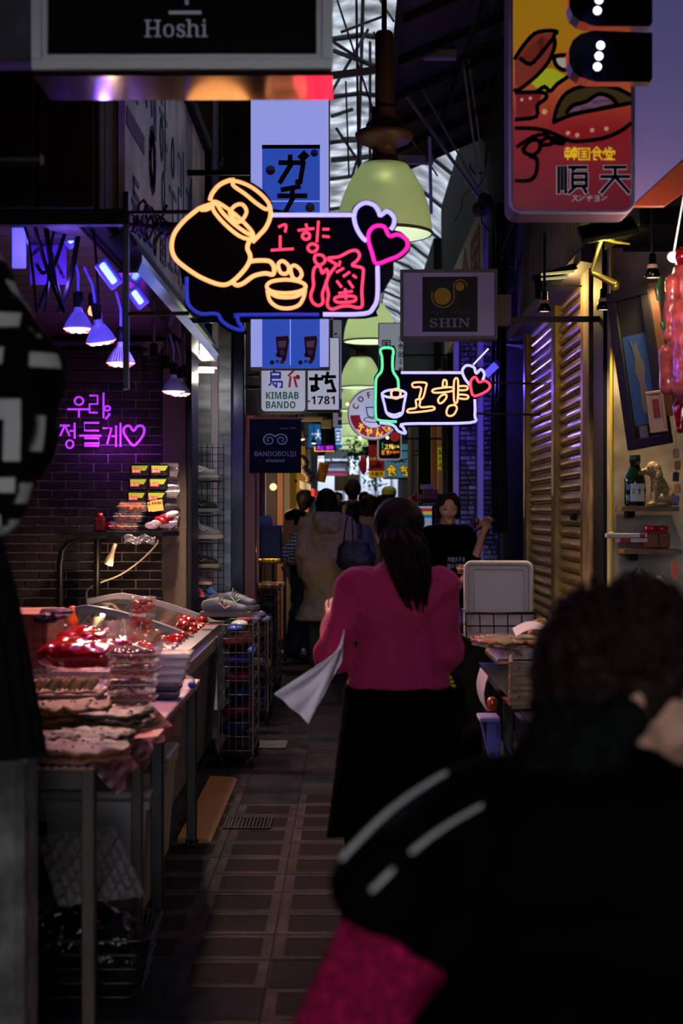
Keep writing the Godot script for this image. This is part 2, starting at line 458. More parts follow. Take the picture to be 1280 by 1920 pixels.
# ---------------------------------------------------------------- roof
func roof() -> void:
	var b := B.new()
	var arc := func(t: float) -> Vector2: return Vector2(0.15 + 2.3 * cos(t), 4.9 + 2.4 * sin(t))
	for part in 2:      # opaque unseen near end added to darken the foreground, translucent sheets farther on
		b = B.new()
		for k in ([0, 1, 2, 3, 4, 5, 6, 7, 8, 9] if part == 0 else range(10, 24)):
			var z: float = 12.0 - k * 2.5
			b.sheet(func(u, v):
				var q: Vector2 = arc.call(PI * u)
				return Vector3(q.x, q.y + 0.02 * sin(u * 90.0), z - v * 2.5), 26, 1, 0.01)
		struc("roof", b, ["tin", "roof_sheet"][part])
	var r := B.new()
	for k in 24:
		var z := 12.0 - k * 2.5
		var p := []
		for i in 13:
			var q: Vector2 = arc.call(PI * i / 12.0)
			p.append(Vector3(q.x, q.y - 0.05, z))
		r.tube(p, 0.035, 6)
	for q in [0.25, 0.4, 0.5, 0.6, 0.75]:
		var c: Vector2 = arc.call(PI * q)
		r.tube([Vector3(c.x, c.y - 0.06, 12), Vector3(c.x, c.y - 0.06, -45)], 0.025, 6)
	struc("roof_rib", r, "truss")
	b = B.new()
	b.box(Vector3(0.1, 5.5, 3.2), Vector3(7, 4.0, 0.2))      # unseen wall added behind the lens; its gap limits the daylight
	b.box(Vector3(-2.1, 1.75, 3.2), Vector3(2.6, 3.5, 0.2))
	b.box(Vector3(2.2, 1.75, 3.2), Vector3(2.6, 3.5, 0.2))
	struc("rear_light_block", b, "soot")
	for q in [[Vector3(-3.3, 2.5, -24), Vector3(0.2, 5.2, 55)], [Vector3(3.3, 2.5, -24), Vector3(0.2, 5.2, 55)]]:
		b = B.new()
		b.box(q[0], q[1])
		struc("light_block_wall", b, "soot")  # unseen walls added to stop stray sky light
	for q in [[Vector3(-2.75, 4.97, -24), Vector3(1.4, 0.1, 55)], [Vector3(2.85, 4.97, -24), Vector3(1.1, 0.1, 55)]]:
		b = B.new()
		b.box(q[0], q[1])
		struc("light_block_roof", b, "tin")  # unseen slabs added to shut out sky light beside the vault
	# trusses across the alley: struts given by where the photo shows them
	var tr := [
		[[620, 142], [862, 112], 13.0, 0.045, "truss_light"], [[640, 60], [720, 30], 14.0, 0.02, "truss"], [[612, 70], [700, 128], 14.5, 0.02, "truss"],
		[[668, 0], [672, 330], 14.2, 0.018, "truss"], [[648, 152], [654, 330], 15.0, 0.016, "truss"], [[632, 0], [700, 210], 14.0, 0.012, "truss"],
		[[755, 20], [763, 110], 13.0, 0.02, "truss"], [[738, 40], [712, 0], 13.0, 0.012, "truss"], [[740, 75], [905, 372], 13.4, 0.012, "truss_light"],
		[[755, 170], [898, 372], 13.6, 0.02, "truss_light"], [[853, 0], [900, 365], 13.0, 0.015, "truss_light"], [[862, 0], [912, 362], 13.2, 0.012, "truss_light"],
		[[905, 0], [830, 225], 11.5, 0.028, "chrome"], [[700, 60], [760, 190], 14.6, 0.012, "truss"], [[620, 175], [690, 55], 15.5, 0.02, "truss"],
		[[625, 95], [705, 125], 15.5, 0.03, "truss"], [[630, 240], [690, 330], 18.0, 0.02, "truss"], [[660, 330], [700, 200], 18.0, 0.02, "truss"],
		[[622, 218], [660, 205], 21.0, 0.04, "truss"], [[640, 262], [740, 262], 22.0, 0.06, "truss"], [[622, 300], [720, 292], 20.0, 0.05, "truss"],
		[[735, 210], [820, 330], 14.0, 0.01, "#7a6a40"], [[805, 255], [808, 400], 13.6, 0.03, "truss_light"],
	]
	for q in tr:
		var a := W(q[0][0], q[0][1], q[2])
		var c := W(q[1][0], q[1][1], q[2] + 0.4)
		var s := B.new()
		s.bar(a, c, q[3], q[3] * 1.3)
		struc("truss", s, q[4])
	# corrugated awning on the right with rafters under it
	var aw := B.new()
	aw.sheet(func(u, v): return Vector3(lerpf(1.5, 0.36, u), 5.75 - 0.5 * u + 0.02 * sin(v * 150.0), -8.0 - v * 8.6), 2, 120, 0.012)
	var ar := struc("awning", aw, "tin")
	for k in 9:
		var s := B.new()
		s.bar(Vector3(1.5, 5.68, -8.1 - k * 1.05), Vector3(0.38, 5.2, -8.1 - k * 1.05), 0.05, 0.07)
		C(s, "rafter", "soot", ar)
	var eb := B.new()
	eb.bar(Vector3(0.37, 5.2, -8.0), Vector3(0.37, 5.2, -16.6), 0.05, 0.09)
	C(eb, "fascia", "soot", ar)
	for q in [[790, 108, 855, 98, 12.8, "junction_box", "pale junction box fixed above the grey tie beam"], [745, 292, 812, 308, 13.9, "fluorescent_fitting", "white strip light fitting under the awning behind the green lamp"]]:
		var a := W((q[0] + q[2]) * 0.5, (q[1] + q[3]) * 0.5, q[4])
		var s := B.new(a)
		s.box(a, Vector3(absf(q[2] - q[0]) * q[4] / 2800.0, 0.08, 0.09), 0.008)
		solo(q[5], q[6], "box", s, "#8a8a8c", a)
	b = B.new()      # dark end panel above the far mouth of the arcade
	b.box(Vector3(0.1, 5.2, -44.0), Vector3(5.0, 4.1, 0.1))
	struc("wall_arcade_end", b, "soot")
	# cables slung along the right wall
	var rng := RandomNumberGenerator.new()
	rng.seed = 21
	for i in 14:
		var s := B.new()
		var x := rng.randf_range(1.1, 1.36)
		var y0 := rng.randf_range(3.0, 5.4)
		var p := []
		var z0 := rng.randf_range(-8, -12)
		var ln := rng.randf_range(2, 6)
		for k in 9:
			var t := k / 8.0
			p.append(Vector3(x + 0.03 * sin(k * 1.7 + i), y0 - 0.25 * sin(PI * t) + 0.1 * sin(i + k), z0 - ln * t))
		s.tube(p, rng.randf_range(0.005, 0.012), 5)
		var at: Vector3 = p[0]
		s.o = Vector3.ZERO
		solo("cable", "loose cable slung along the dark upper right wall", "cable", s, "black", Vector3.ZERO, "cables on the upper right wall")
	for i in 5:
		var s := B.new()
		var px := 925.0 + i * 6.0
		s.tube([W(px, 380, 12.4), W(px + 4 * sin(i), 600, 12.5), W(px - 3, 820, 12.6), W(px, 1000, 12.6)], 0.014, 6)
		solo("cable", "black cable running down beside the blue lit stone pier, %s from the left" % ["first", "second", "third", "fourth", "fifth"][i], "cable", s, "black", Vector3.ZERO, "cables down the dark corner")

func materials_more() -> void:
	mk("under_gloss", "5c3e36", 0.1, 0.85)
	mk("neon_back", "06060e", 0.85, 0.0, {"spec": 0.08})
	mk("neon_orange", "ffb878", 0.5, 0.0, {"em": "ffb070", "ee": 1.25})
	mk("neon_red", "ff5068", 0.5, 0.0, {"em": "ff3c62", "ee": 1.15})
	mk("neon_pink", "ff40b0", 0.5, 0.0, {"em": "f01a96", "ee": 1.0})
	mk("neon_blue", "b0b0ff", 0.5, 0.0, {"em": "a6a4ff", "ee": 1.25})
	mk("neon_dim", "2038c0", 0.5, 0.0, {"em": "1a34c0", "ee": 0.55})
	mk("neon_green", "60e0a0", 0.5, 0.0, {"em": "58dca0", "ee": 0.9})
	mk("neon_purple", "c050ff", 0.5, 0.0, {"em": "b432f4", "ee": 1.0})
	mk("led_dish", "0a0c16", 0.15, 0.3)
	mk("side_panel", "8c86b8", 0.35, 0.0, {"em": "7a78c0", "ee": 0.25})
	mk("pack_rim", "c0b4c4", 0.1, 0.0, {"a": 0.45})
	mk("brass_frame_pale", "b8a48c", 0.3, 0.5)
	mk("bin_plastic", "8c8688", 0.3, 0.0, {"a": 0.55})
	mk("freezer_body", "3a3848", 0.45)
	mk("freezer_rim", "665f70", 0.4)
	mk("wire_metal", "55504e", 0.35, 0.7)
	mk("pancake_green", "8a7a34", 0.6, 0.0, {"tex": "speck", "ts": 16.0, "nm": "blotch", "ns": 1.0})
	mk("soot_wood", "1e120d", 0.7, 0.0, {"tex": "wood", "ts": Vector3(1.0, 1.0, 8.0), "world": true})
	mk("leg_wood", "402a1a", 0.6, 0.0, {"tex": "wood", "ts": Vector3(8.0, 1.0, 8.0)})
	mk("dark_frame", "0e0a09", 0.5)
	mk("red_paint2", "8a2a34", 0.4)
	mk("bag_print", "3c3858", 0.6, 0.0, {"tex": "speck", "ts": 10.0})
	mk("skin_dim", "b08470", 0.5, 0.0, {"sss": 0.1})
var used := {}
var mats := {}
var texs := {}
var fixed_meshes := {}

# ---------------------------------------------------------------- measuring
func W(px: float, py: float, d: float) -> Vector3:   # a point d metres down the alley, from what the photo measures
	return Vector3((px - 655.0) * d / 2800.0, 1.5 - (py - 960.0) * d / 2800.0, -d)

func pts2(s: String) -> PackedVector2Array:
	var r := PackedVector2Array()
	for t in s.split(" ", false):
		var k := t.split(",")
		r.append(Vector2(float(k[0]), float(k[1])))
	return r

func curve(p: PackedVector2Array, closed := false, n := 4) -> PackedVector2Array:   # Catmull-Rom
	var r := PackedVector2Array()
	var m := p.size()
	for i in (m if closed else m - 1):
		var a := p[(i - 1 + m) % m] if closed else p[maxi(i - 1, 0)]
		var b := p[i]
		var c := p[(i + 1) % m]
		var d := p[(i + 2) % m] if closed else p[mini(i + 2, m - 1)]
		for k in n:
			r.append(b.cubic_interpolate(c, a, d, float(k) / n))
	if not closed:
		r.append(p[m - 1])
	return r

# ---------------------------------------------------------------- mesh builder
class B:
	var st := SurfaceTool.new()
	var o: Vector3
	var n := 0
	func _init(off := Vector3.ZERO) -> void:
		o = off
		st.begin(Mesh.PRIMITIVE_TRIANGLES)
		st.set_smooth_group(-1)
	func smooth(on: bool) -> void:
		st.set_smooth_group(0 if on else -1)
	func tri(a: Vector3, b: Vector3, c: Vector3) -> void:
		n += 1
		st.add_vertex(a - o); st.add_vertex(c - o); st.add_vertex(b - o)
	func quad(a: Vector3, b: Vector3, c: Vector3, d: Vector3) -> void:
		tri(a, b, c); tri(a, c, d)
	func qo(a: Vector3, b: Vector3, c: Vector3, d: Vector3, out: Vector3) -> void:
		if (b - a).cross(d - a).dot(out) + (d - c).cross(b - c).dot(out) < 0.0:
			quad(a, d, c, b)
		else:
			quad(a, b, c, d)
	func box(c: Vector3, s: Vector3, bev := 0.0, bs := Basis()) -> void:
		var h := s * 0.5
		bev = minf(bev, minf(h.x, minf(h.y, h.z)) * 0.9)
		smooth(false)
		for ax in 3:
			var u := (ax + 1) % 3
			var v := (ax + 2) % 3
			for sg in [-1.0, 1.0]:
				var q := []
				for k in [[-1, -1], [1, -1], [1, 1], [-1, 1]]:
					var p := Vector3()
					p[ax] = sg * h[ax]; p[u] = k[0] * (h[u] - bev); p[v] = k[1] * (h[v] - bev)
					q.append(c + bs * p)
				var nn := Vector3(); nn[ax] = sg
				qo(q[0], q[1], q[2], q[3], bs * nn)
			if bev > 0.0:
				for su in [-1.0, 1.0]:
					for sv in [-1.0, 1.0]:
						var q := []
						for k in [-1.0, 1.0]:
							var a := Vector3(); var b := Vector3()
							a[ax] = k * (h[ax] - bev); b[ax] = a[ax]
							a[u] = su * h[u]; a[v] = sv * (h[v] - bev)
							b[u] = su * (h[u] - bev); b[v] = sv * h[v]
							if k < 0: q.append(c + bs * a); q.append(c + bs * b)
							else: q.append(c + bs * b); q.append(c + bs * a)
						var nn := Vector3(); nn[u] = su; nn[v] = sv
						qo(q[0], q[1], q[2], q[3], bs * nn)
		if bev > 0.0:
			for sx in [-1.0, 1.0]:
				for sy in [-1.0, 1.0]:
					for sz in [-1.0, 1.0]:
						var sv := Vector3(sx, sy, sz)
						var a := c + bs * (sv * Vector3(h.x, h.y - bev, h.z - bev))
						var b := c + bs * (sv * Vector3(h.x - bev, h.y, h.z - bev))
						var d := c + bs * (sv * Vector3(h.x - bev, h.y - bev, h.z))
						if sx * sy * sz > 0: tri(a, b, d)
						else: tri(a, d, b)
	func bar(a: Vector3, b: Vector3, w: float, h: float) -> void:   # square bar between two points
		var z := (b - a).normalized()
		var x := (Vector3.UP if absf(z.y) < 0.95 else Vector3.RIGHT).cross(z).normalized()
		box((a + b) * 0.5, Vector3(w, h, a.distance_to(b)), 0.0, Basis(x, z.cross(x), z))
	func tube(p: Array, r, sides := 8, closed := false) -> void:
		var m := p.size()
		if m < 2: return
		smooth(true)
		var rings := []
		var up := Vector3.ZERO
		for i in m:
			var a: Vector3 = p[(i - 1 + m) % m] if closed else p[maxi(i - 1, 0)]
			var b: Vector3 = p[(i + 1) % m] if closed else p[mini(i + 1, m - 1)]
			var t := (b - a).normalized()
			if up == Vector3.ZERO:
				up = (Vector3.UP if absf(t.y) < 0.9 else Vector3.BACK)
			up = (up - t * up.dot(t)).normalized()
			var s := t.cross(up)
			var rr: float = r[i] if r is Array else r
			var ring := []
			for k in sides:
				var an := TAU * k / sides
				ring.append(p[i] + (up * cos(an) + s * sin(an)) * rr)
			rings.append(ring)
		for i in (m if closed else m - 1):
			var q: Array = rings[i]
			var w: Array = rings[(i + 1) % m]
			for k in sides:
				var l := (k + 1) % sides
				quad(q[k], q[l], w[l], w[k])
		if not closed:
			smooth(false)
			for k in range(1, sides - 1):
				tri(rings[0][0], rings[0][k + 1], rings[0][k])
				tri(rings[m - 1][0], rings[m - 1][k], rings[m - 1][k + 1])
	func lathe(prof: Array, c: Vector3, seg := 20, bs := Basis(), flat := false) -> void:
		smooth(not flat)
		for i in prof.size() - 1:
			var a: Vector2 = prof[i]
			var b: Vector2 = prof[i + 1]
			for k in seg:
				var t := TAU * k / seg
				var u := TAU * (k + 1) / seg
				var d0 := Vector3(cos(t), 0, -sin(t))
				var d1 := Vector3(cos(u), 0, -sin(u))
				var p0 := c + bs * (d0 * a.x + Vector3.UP * a.y)
				var p1 := c + bs * (d1 * a.x + Vector3.UP * a.y)
				var p2 := c + bs * (d1 * b.x + Vector3.UP * b.y)
				var p3 := c + bs * (d0 * b.x + Vector3.UP * b.y)
				if a.x < 1e-5: tri(p0, p2, p3)
				elif b.x < 1e-5: tri(p0, p1, p2)
				else: quad(p0, p1, p2, p3)
	func ell(c: Vector3, r: Vector3, nu := 12, nv := 8, bs := Basis()) -> void:
		smooth(true)
		for j in nv:
			var a := -PI / 2 + PI * j / nv
			var b := -PI / 2 + PI * (j + 1) / nv
			for i in nu:
				var t := TAU * i / nu
				var u := TAU * (i + 1) / nu
				var p := []
				for k in [[a, t], [a, u], [b, u], [b, t]]:
					p.append(c + bs * (Vector3(cos(k[0]) * cos(k[1]), sin(k[0]), -cos(k[0]) * sin(k[1])) * r))
				if j == 0: tri(p[0], p[2], p[3])
				elif j == nv - 1: tri(p[0], p[1], p[2])
				else: quad(p[0], p[1], p[2], p[3])
	func prism(poly: PackedVector2Array, z0: float, z1: float, xf := Transform3D()) -> void:
		var m := poly.size()
		var area := 0.0
		for i in m:
			area += poly[i].cross(poly[(i + 1) % m])
		if area < 0.0:
			poly = poly.duplicate(); poly.reverse()
		smooth(false)
		var ix := Geometry2D.triangulate_polygon(poly)
		for i in range(0, ix.size(), 3):
			var q := []
			for k in 3:
				q.append(poly[ix[i + k]])
			if (q[1] - q[0]).cross(q[2] - q[0]) < 0.0:
				q = [q[0], q[2], q[1]]
			tri(xf * Vector3(q[0].x, q[0].y, z1), xf * Vector3(q[1].x, q[1].y, z1), xf * Vector3(q[2].x, q[2].y, z1))
			tri(xf * Vector3(q[0].x, q[0].y, z0), xf * Vector3(q[2].x, q[2].y, z0), xf * Vector3(q[1].x, q[1].y, z0))
		for i in m:
			var a := poly[i]
			var b := poly[(i + 1) % m]
			quad(xf * Vector3(a.x, a.y, z0), xf * Vector3(b.x, b.y, z0), xf * Vector3(b.x, b.y, z1), xf * Vector3(a.x, a.y, z1))
	func line(p: PackedVector2Array, w: float, z0: float, z1: float, xf := Transform3D(), closed := false) -> void:   # a flat printed stroke
		var m := p.size()
		for i in (m if closed else m - 1):
			var a := p[i]
			var b := p[(i + 1) % m]
			if a.distance_to(b) < 1e-6: continue
			var t := (b - a).normalized()
			var s := Vector2(-t.y, t.x) * w * 0.5
			a -= t * w * 0.35; b += t * w * 0.35
			prism(PackedVector2Array([a - s, b - s, b + s, a + s]), z0, z1, xf)
	func disc(c: Vector2, r: float, z0: float, z1: float, xf := Transform3D(), seg := 20, ry := -1.0) -> void:
		var q := PackedVector2Array()
		for i in seg:
			q.append(c + Vector2(cos(TAU * i / seg) * r, sin(TAU * i / seg) * (r if ry < 0 else ry)))
		prism(q, z0, z1, xf)
	func sheet(f: Callable, nu: int, nv: int, th: float) -> void:   # a surface f(u, v) with thickness
		var g := []
		for j in nv + 1:
			for i in nu + 1:
				g.append(f.call(float(i) / nu, float(j) / nv))
		var nrm := []
		for j in nv + 1:
			for i in nu + 1:
				var a: Vector3 = g[j * (nu + 1) + mini(i + 1, nu)] - g[j * (nu + 1) + maxi(i - 1, 0)]
				var b: Vector3 = g[mini(j + 1, nv) * (nu + 1) + i] - g[maxi(j - 1, 0) * (nu + 1) + i]
				nrm.append(a.cross(b).normalized() * th * 0.5)
		smooth(true)
		for j in nv:
			for i in nu:
				var k := [j * (nu + 1) + i, j * (nu + 1) + i + 1, (j + 1) * (nu + 1) + i + 1, (j + 1) * (nu + 1) + i]
				quad(g[k[0]] + nrm[k[0]], g[k[1]] + nrm[k[1]], g[k[2]] + nrm[k[2]], g[k[3]] + nrm[k[3]])
				quad(g[k[0]] - nrm[k[0]], g[k[3]] - nrm[k[3]], g[k[2]] - nrm[k[2]], g[k[1]] - nrm[k[1]])
		smooth(false)
		for j in nv:
			for i in [0, nu]:
				var a: int = j * (nu + 1) + i
				var b: int = a + nu + 1
				if i == 0: quad(g[a] - nrm[a], g[a] + nrm[a], g[b] + nrm[b], g[b] - nrm[b])
				else: quad(g[a] + nrm[a], g[a] - nrm[a], g[b] - nrm[b], g[b] + nrm[b])
		for i in nu:
			for j in [0, nv]:
				var a: int = j * (nu + 1) + i
				var b: int = a + 1
				if j == 0: quad(g[a] + nrm[a], g[a] - nrm[a], g[b] - nrm[b], g[b] + nrm[b])
				else: quad(g[a] - nrm[a], g[a] + nrm[a], g[b] + nrm[b], g[b] - nrm[b])
	func mesh() -> ArrayMesh:
		st.generate_normals()
		st.index()
		return st.commit()

# ---------------------------------------------------------------- implicit surfaces for bodies, hair, food
class F:
	var bones := []
	var cuts: Array = []      # planes; what lies on their upper side is cut away
	var k := 0.03
	var amp := 0.0
	var noise: FastNoiseLite
	func _init(kk := 0.03) -> void:
		k = kk
	func rough(a: float, freq: float, sd := 1) -> void:
		amp = a
		noise = FastNoiseLite.new()
		noise.seed = sd; noise.frequency = freq; noise.fractal_octaves = 2
	func c(a: Vector3, b: Vector3, ra: float, rb := -1.0, sc := Vector3.ONE) -> void:
		bones.append([a, b, ra, ra if rb < 0 else rb, sc])
	func arrays(h: float) -> Array:
		var lo := Vector3.ONE * 1e9
		var hi := -lo
		for q in bones:
			var r: Vector3 = Vector3.ONE * maxf(q[2], q[3]) / q[4]
			for e in [q[0], q[1]]:
				lo = lo.min(e - r); hi = hi.max(e + r)
		var pad := k * 0.6 + amp + 2.0 * h
		lo -= Vector3.ONE * pad; hi += Vector3.ONE * pad
		var nx := int((hi.x - lo.x) / h) + 2
		var ny := int((hi.y - lo.y) / h) + 2
		var nz := int((hi.z - lo.z) / h) + 2
		var g := PackedFloat32Array()
		g.resize(nx * ny * nz)
		g.fill(1.0)
		for q in bones:
			var a: Vector3 = q[0]
			var sc: Vector3 = q[4]
			var ab: Vector3 = (q[1] - a) * sc
			var l2 := maxf(ab.length_squared(), 1e-9)
			var ra: float = q[2]
			var rb: float = q[3]
			var inv := 1.0 / maxf(sc.x, maxf(sc.y, sc.z))
			var ext: Vector3 = Vector3.ONE * maxf(ra, rb) / sc + Vector3.ONE * pad
			var l: Vector3 = (a.min(q[1]) - ext - lo) / h
			var u: Vector3 = (a.max(q[1]) + ext - lo) / h
			var x0 := maxi(0, int(l.x)); var x1 := mini(nx - 1, int(u.x) + 1)
			var y0 := maxi(0, int(l.y)); var y1 := mini(ny - 1, int(u.y) + 1)
			var z0 := maxi(0, int(l.z)); var z1 := mini(nz - 1, int(u.z) + 1)
			for z in range(z0, z1 + 1):
				for y in range(y0, y1 + 1):
					var i := (z * ny + y) * nx + x0
					var p := (lo + Vector3(x0, y, z) * h - a) * sc
					var dx := h * sc.x
					for x in range(x0, x1 + 1):
						var t := clampf(p.dot(ab) / l2, 0.0, 1.0)
						var d := ((p - ab * t).length() - ra - (rb - ra) * t) * inv
						var e := g[i]
						var hh := k - absf(e - d)
						if hh > 0.0:
							g[i] = minf(e, d) - hh * hh / k * 0.25
						elif d < e:
							g[i] = d
						p.x += dx
						i += 1
		if amp > 0.0 or cuts.size():
			var band := amp + 3.0 * h
			for z in nz:
				for y in ny:
					var i := (z * ny + y) * nx
					for x in nx:
						if g[i] < band:
							var p := lo + Vector3(x, y, z) * h
							if amp > 0.0 and g[i] > -band:
								g[i] -= noise.get_noise_3dv(p) * amp
							for cut: Plane in cuts:
								g[i] = maxf(g[i], cut.distance_to(p))
						i += 1
		var vs := PackedVector3Array()
		var ns := PackedVector3Array()
		var idx := PackedInt32Array()
		idx.resize(g.size())
		idx.fill(-1)
		var st := [0, 1, nx, nx + 1, nx * ny, nx * ny + 1, nx * ny + nx, nx * ny + nx + 1]
		var off := [Vector3(0, 0, 0), Vector3(1, 0, 0), Vector3(0, 1, 0), Vector3(1, 1, 0), Vector3(0, 0, 1), Vector3(1, 0, 1), Vector3(0, 1, 1), Vector3(1, 1, 1)]
		var edges := [[0, 1], [2, 3], [4, 5], [6, 7], [0, 2], [1, 3], [4, 6], [5, 7], [0, 4], [1, 5], [2, 6], [3, 7]]
		var lim := 2.6 * h + (amp * 0.5)
		for z in nz - 1:
			for y in ny - 1:
				var i := (z * ny + y) * nx - 1
				for x in nx - 1:
					i += 1
					var v0 := g[i]
					if v0 > lim or v0 < -lim: continue
					var mask := 0
					for q in 8:
						if g[i + st[q]] < 0.0: mask |= 1 << q
					if mask == 0 or mask == 255: continue
					var sum := Vector3.ZERO
					var cnt := 0
					for e in edges:
						if ((mask >> e[0]) & 1) != ((mask >> e[1]) & 1):
							var fa := g[i + st[e[0]]]
							var fb := g[i + st[e[1]]]
							sum += off[e[0]].lerp(off[e[1]], fa / (fa - fb))
							cnt += 1
					var f := []
					for q in 8: f.append(g[i + st[q]])
					ns.append(Vector3(f[1] + f[3] + f[5] + f[7] - f[0] - f[2] - f[4] - f[6], f[2] + f[3] + f[6] + f[7] - f[0] - f[1] - f[4] - f[5], f[4] + f[5] + f[6] + f[7] - f[0] - f[1] - f[2] - f[3]).normalized())
					idx[i] = vs.size()
					vs.append(lo + (Vector3(x, y, z) + sum / cnt) * h)
		var tri := PackedInt32Array()
		var sx := 1; var sy := nx; var sz := nx * ny
		for z in range(1, nz - 1):
			for y in range(1, ny - 1):
				var i := (z * ny + y) * nx
				for x in range(1, nx - 1):
					i += 1
					if idx[i] < 0: continue
					var ins := g[i] < 0.0
					for e in [[sx, sy, sz], [sy, sz, sx], [sz, sx, sy]]:
						if (g[i + e[0]] < 0.0) == ins: continue
						var a := idx[i]; var b := idx[i - e[1]]; var cc := idx[i - e[1] - e[2]]; var d := idx[i - e[2]]
						if a < 0 or b < 0 or cc < 0 or d < 0: continue
						if not ins: tri.append_array([a, b, cc, a, cc, d])
						else: tri.append_array([a, cc, b, a, d, cc])
		var arr := []
		arr.resize(Mesh.ARRAY_MAX)
		arr[Mesh.ARRAY_VERTEX] = vs
		arr[Mesh.ARRAY_NORMAL] = ns
		arr[Mesh.ARRAY_INDEX] = tri
		return arr
	func add(m: ArrayMesh, h: float) -> ArrayMesh:
		var a := arrays(h)
		if a[Mesh.ARRAY_VERTEX].size() > 0:
			m.add_surface_from_arrays(Mesh.PRIMITIVE_TRIANGLES, a)
		return m
	func mesh(h: float) -> ArrayMesh:
		return add(ArrayMesh.new(), h)

# ---------------------------------------------------------------- names, metas, nodes
func num(n: String) -> String:
	var c: int = used.get(n, 0)
	used[n] = c + 1
	return n if c == 0 else "%s_%03d" % [n, c]

func tag(o: Node3D, label: String, cat: String, group := "") -> Node3D:
	o.set_meta("label", label)
	o.set_meta("category", cat)
	if group: o.set_meta("group", group)
	return o

func thing(n: String, label: String, cat: String, at: Vector3, group := "", yaw := 0.0) -> Node3D:
	var o := Node3D.new()
	o.name = num(n)
	add_child(o)
	o.position = at
	o.rotation.y = yaw
	return tag(o, label, cat, group)

func put(n: String, m: Mesh, mat: Material, parent: Node, label := "") -> MeshInstance3D:
	var i := MeshInstance3D.new()
	i.name = n if parent != self else num(n)
	i.mesh = m
	i.material_override = mat
	parent.add_child(i, true)
	if label: i.set_meta("label", label)
	return i

func C(b: B, n: String, mat: String, parent: Node, label := "") -> MeshInstance3D:
	return put(n, b.mesh(), mt(mat), parent, label)

func solo(n: String, label: String, cat: String, b: B, mat: String, at: Vector3, group := "") -> MeshInstance3D:   # a thing of one mesh; b was begun with off = at
	var i := put(n, b.mesh(), mt(mat), self)
	i.position = at
	tag(i, label, cat, group)
	return i

func struc(n: String, b: B, mat: String, parent: Node = self) -> MeshInstance3D:
	var i := put(n, b.mesh(), mt(mat), parent)
	if parent == self: i.set_meta("kind", "structure")
	return i

func stuff(i: Node3D) -> Node3D:
	i.set_meta("kind", "stuff")
	return i

func dup(o: Node3D, at: Vector3, label: String) -> Node3D:
	var c: Node3D = o.duplicate()
	var base := String(o.name)
	if base.length() > 4 and base.substr(base.length() - 4, 1) == "_" and base.substr(base.length() - 3).is_valid_int():
		base = base.substr(0, base.length() - 4)
	c.name = num(base)
	add_child(c)
	c.position = at
	c.set_meta("label", label)
	return c

func omni(parent: Node3D, at: Vector3, hex: String, e: float, size := 0.02) -> OmniLight3D:
	var l := OmniLight3D.new()
	l.name = "glow_light"
	l.light_color = Color(hex)
	l.light_energy = e
	l.omni_range = 40.0
	l.omni_attenuation = 2.0
	l.light_size = size
	l.shadow_enabled = true
	parent.add_child(l, true)
	l.position = at
	return l

func spot(parent: Node3D, at: Vector3, to: Vector3, hex: String, e: float, ang: float, size := 0.03) -> SpotLight3D:
	var l := SpotLight3D.new()
	l.name = "beam_light"
	l.light_color = Color(hex)
	l.light_energy = e
	l.spot_range = 40.0
	l.spot_attenuation = 2.0
	l.spot_angle = ang
	l.spot_angle_attenuation = 0.6
	l.light_size = size
	l.shadow_enabled = true
	parent.add_child(l, true)
	l.transform = Transform3D(Basis.looking_at(to - at, Vector3.UP if absf((to - at).normalized().y) < 0.98 else Vector3.BACK), at)
	return l

func area(parent: Node3D, at: Vector3, to: Vector3, w: float, h: float, hex: String, e: float) -> void:
	var l := AreaLight3D.new()
	l.name = "panel_light"
	l.light_color = Color(hex)
	l.light_energy = e
	l.area_size = Vector2(w, h)
	l.area_range = 40.0
	l.shadow_enabled = true
	parent.add_child(l, true)
	l.transform = Transform3D(Basis.looking_at(to, Vector3.UP if absf(to.y) < 0.98 else Vector3.BACK), at)

# ---------------------------------------------------------------- materials
func noise_tex(key: String) -> Texture2D:
	if texs.has(key): return texs[key]
	var t := NoiseTexture2D.new()
	t.width = 256; t.height = 256; t.seamless = true
	var nz := FastNoiseLite.new()
	nz.seed = key.hash() % 1000
	t.noise = nz
	var lowv := 0.6
	match key.trim_prefix("n_"):
		"blotch": nz.frequency = 0.012; nz.fractal_octaves = 4; lowv = 0.55
		"fine": nz.frequency = 0.12; nz.fractal_octaves = 3; lowv = 0.5
		"wood": nz.frequency = 0.02; nz.fractal_octaves = 4; lowv = 0.5
		"speck": nz.noise_type = FastNoiseLite.TYPE_CELLULAR; nz.frequency = 0.09; lowv = 0.25
		"crumple": nz.noise_type = FastNoiseLite.TYPE_CELLULAR; nz.frequency = 0.03; nz.fractal_octaves = 3
	if key.begins_with("n_"):
		t.as_normal_map = true
		t.bump_strength = 6.0
	else:
		var g := Gradient.new()
		g.set_color(0, Color(lowv, lowv, lowv)); g.set_color(1, Color.WHITE)
		t.color_ramp = g
	texs[key] = t
	return t

func check_tex() -> Texture2D:   # woven check cloth
	if texs.has("check"): return texs.check
	var im := Image.create(64, 64, false, Image.FORMAT_RGB8)
	for y in 64:
		for x in 64:
			var a := int(x < 32) + int(y < 32)
			im.set_pixel(x, y, [Color(0.78, 0.66, 0.68), Color(0.5, 0.3, 0.36), Color(0.2, 0.1, 0.15)][a])
	texs.check = ImageTexture.create_from_image(im)
	return texs.check

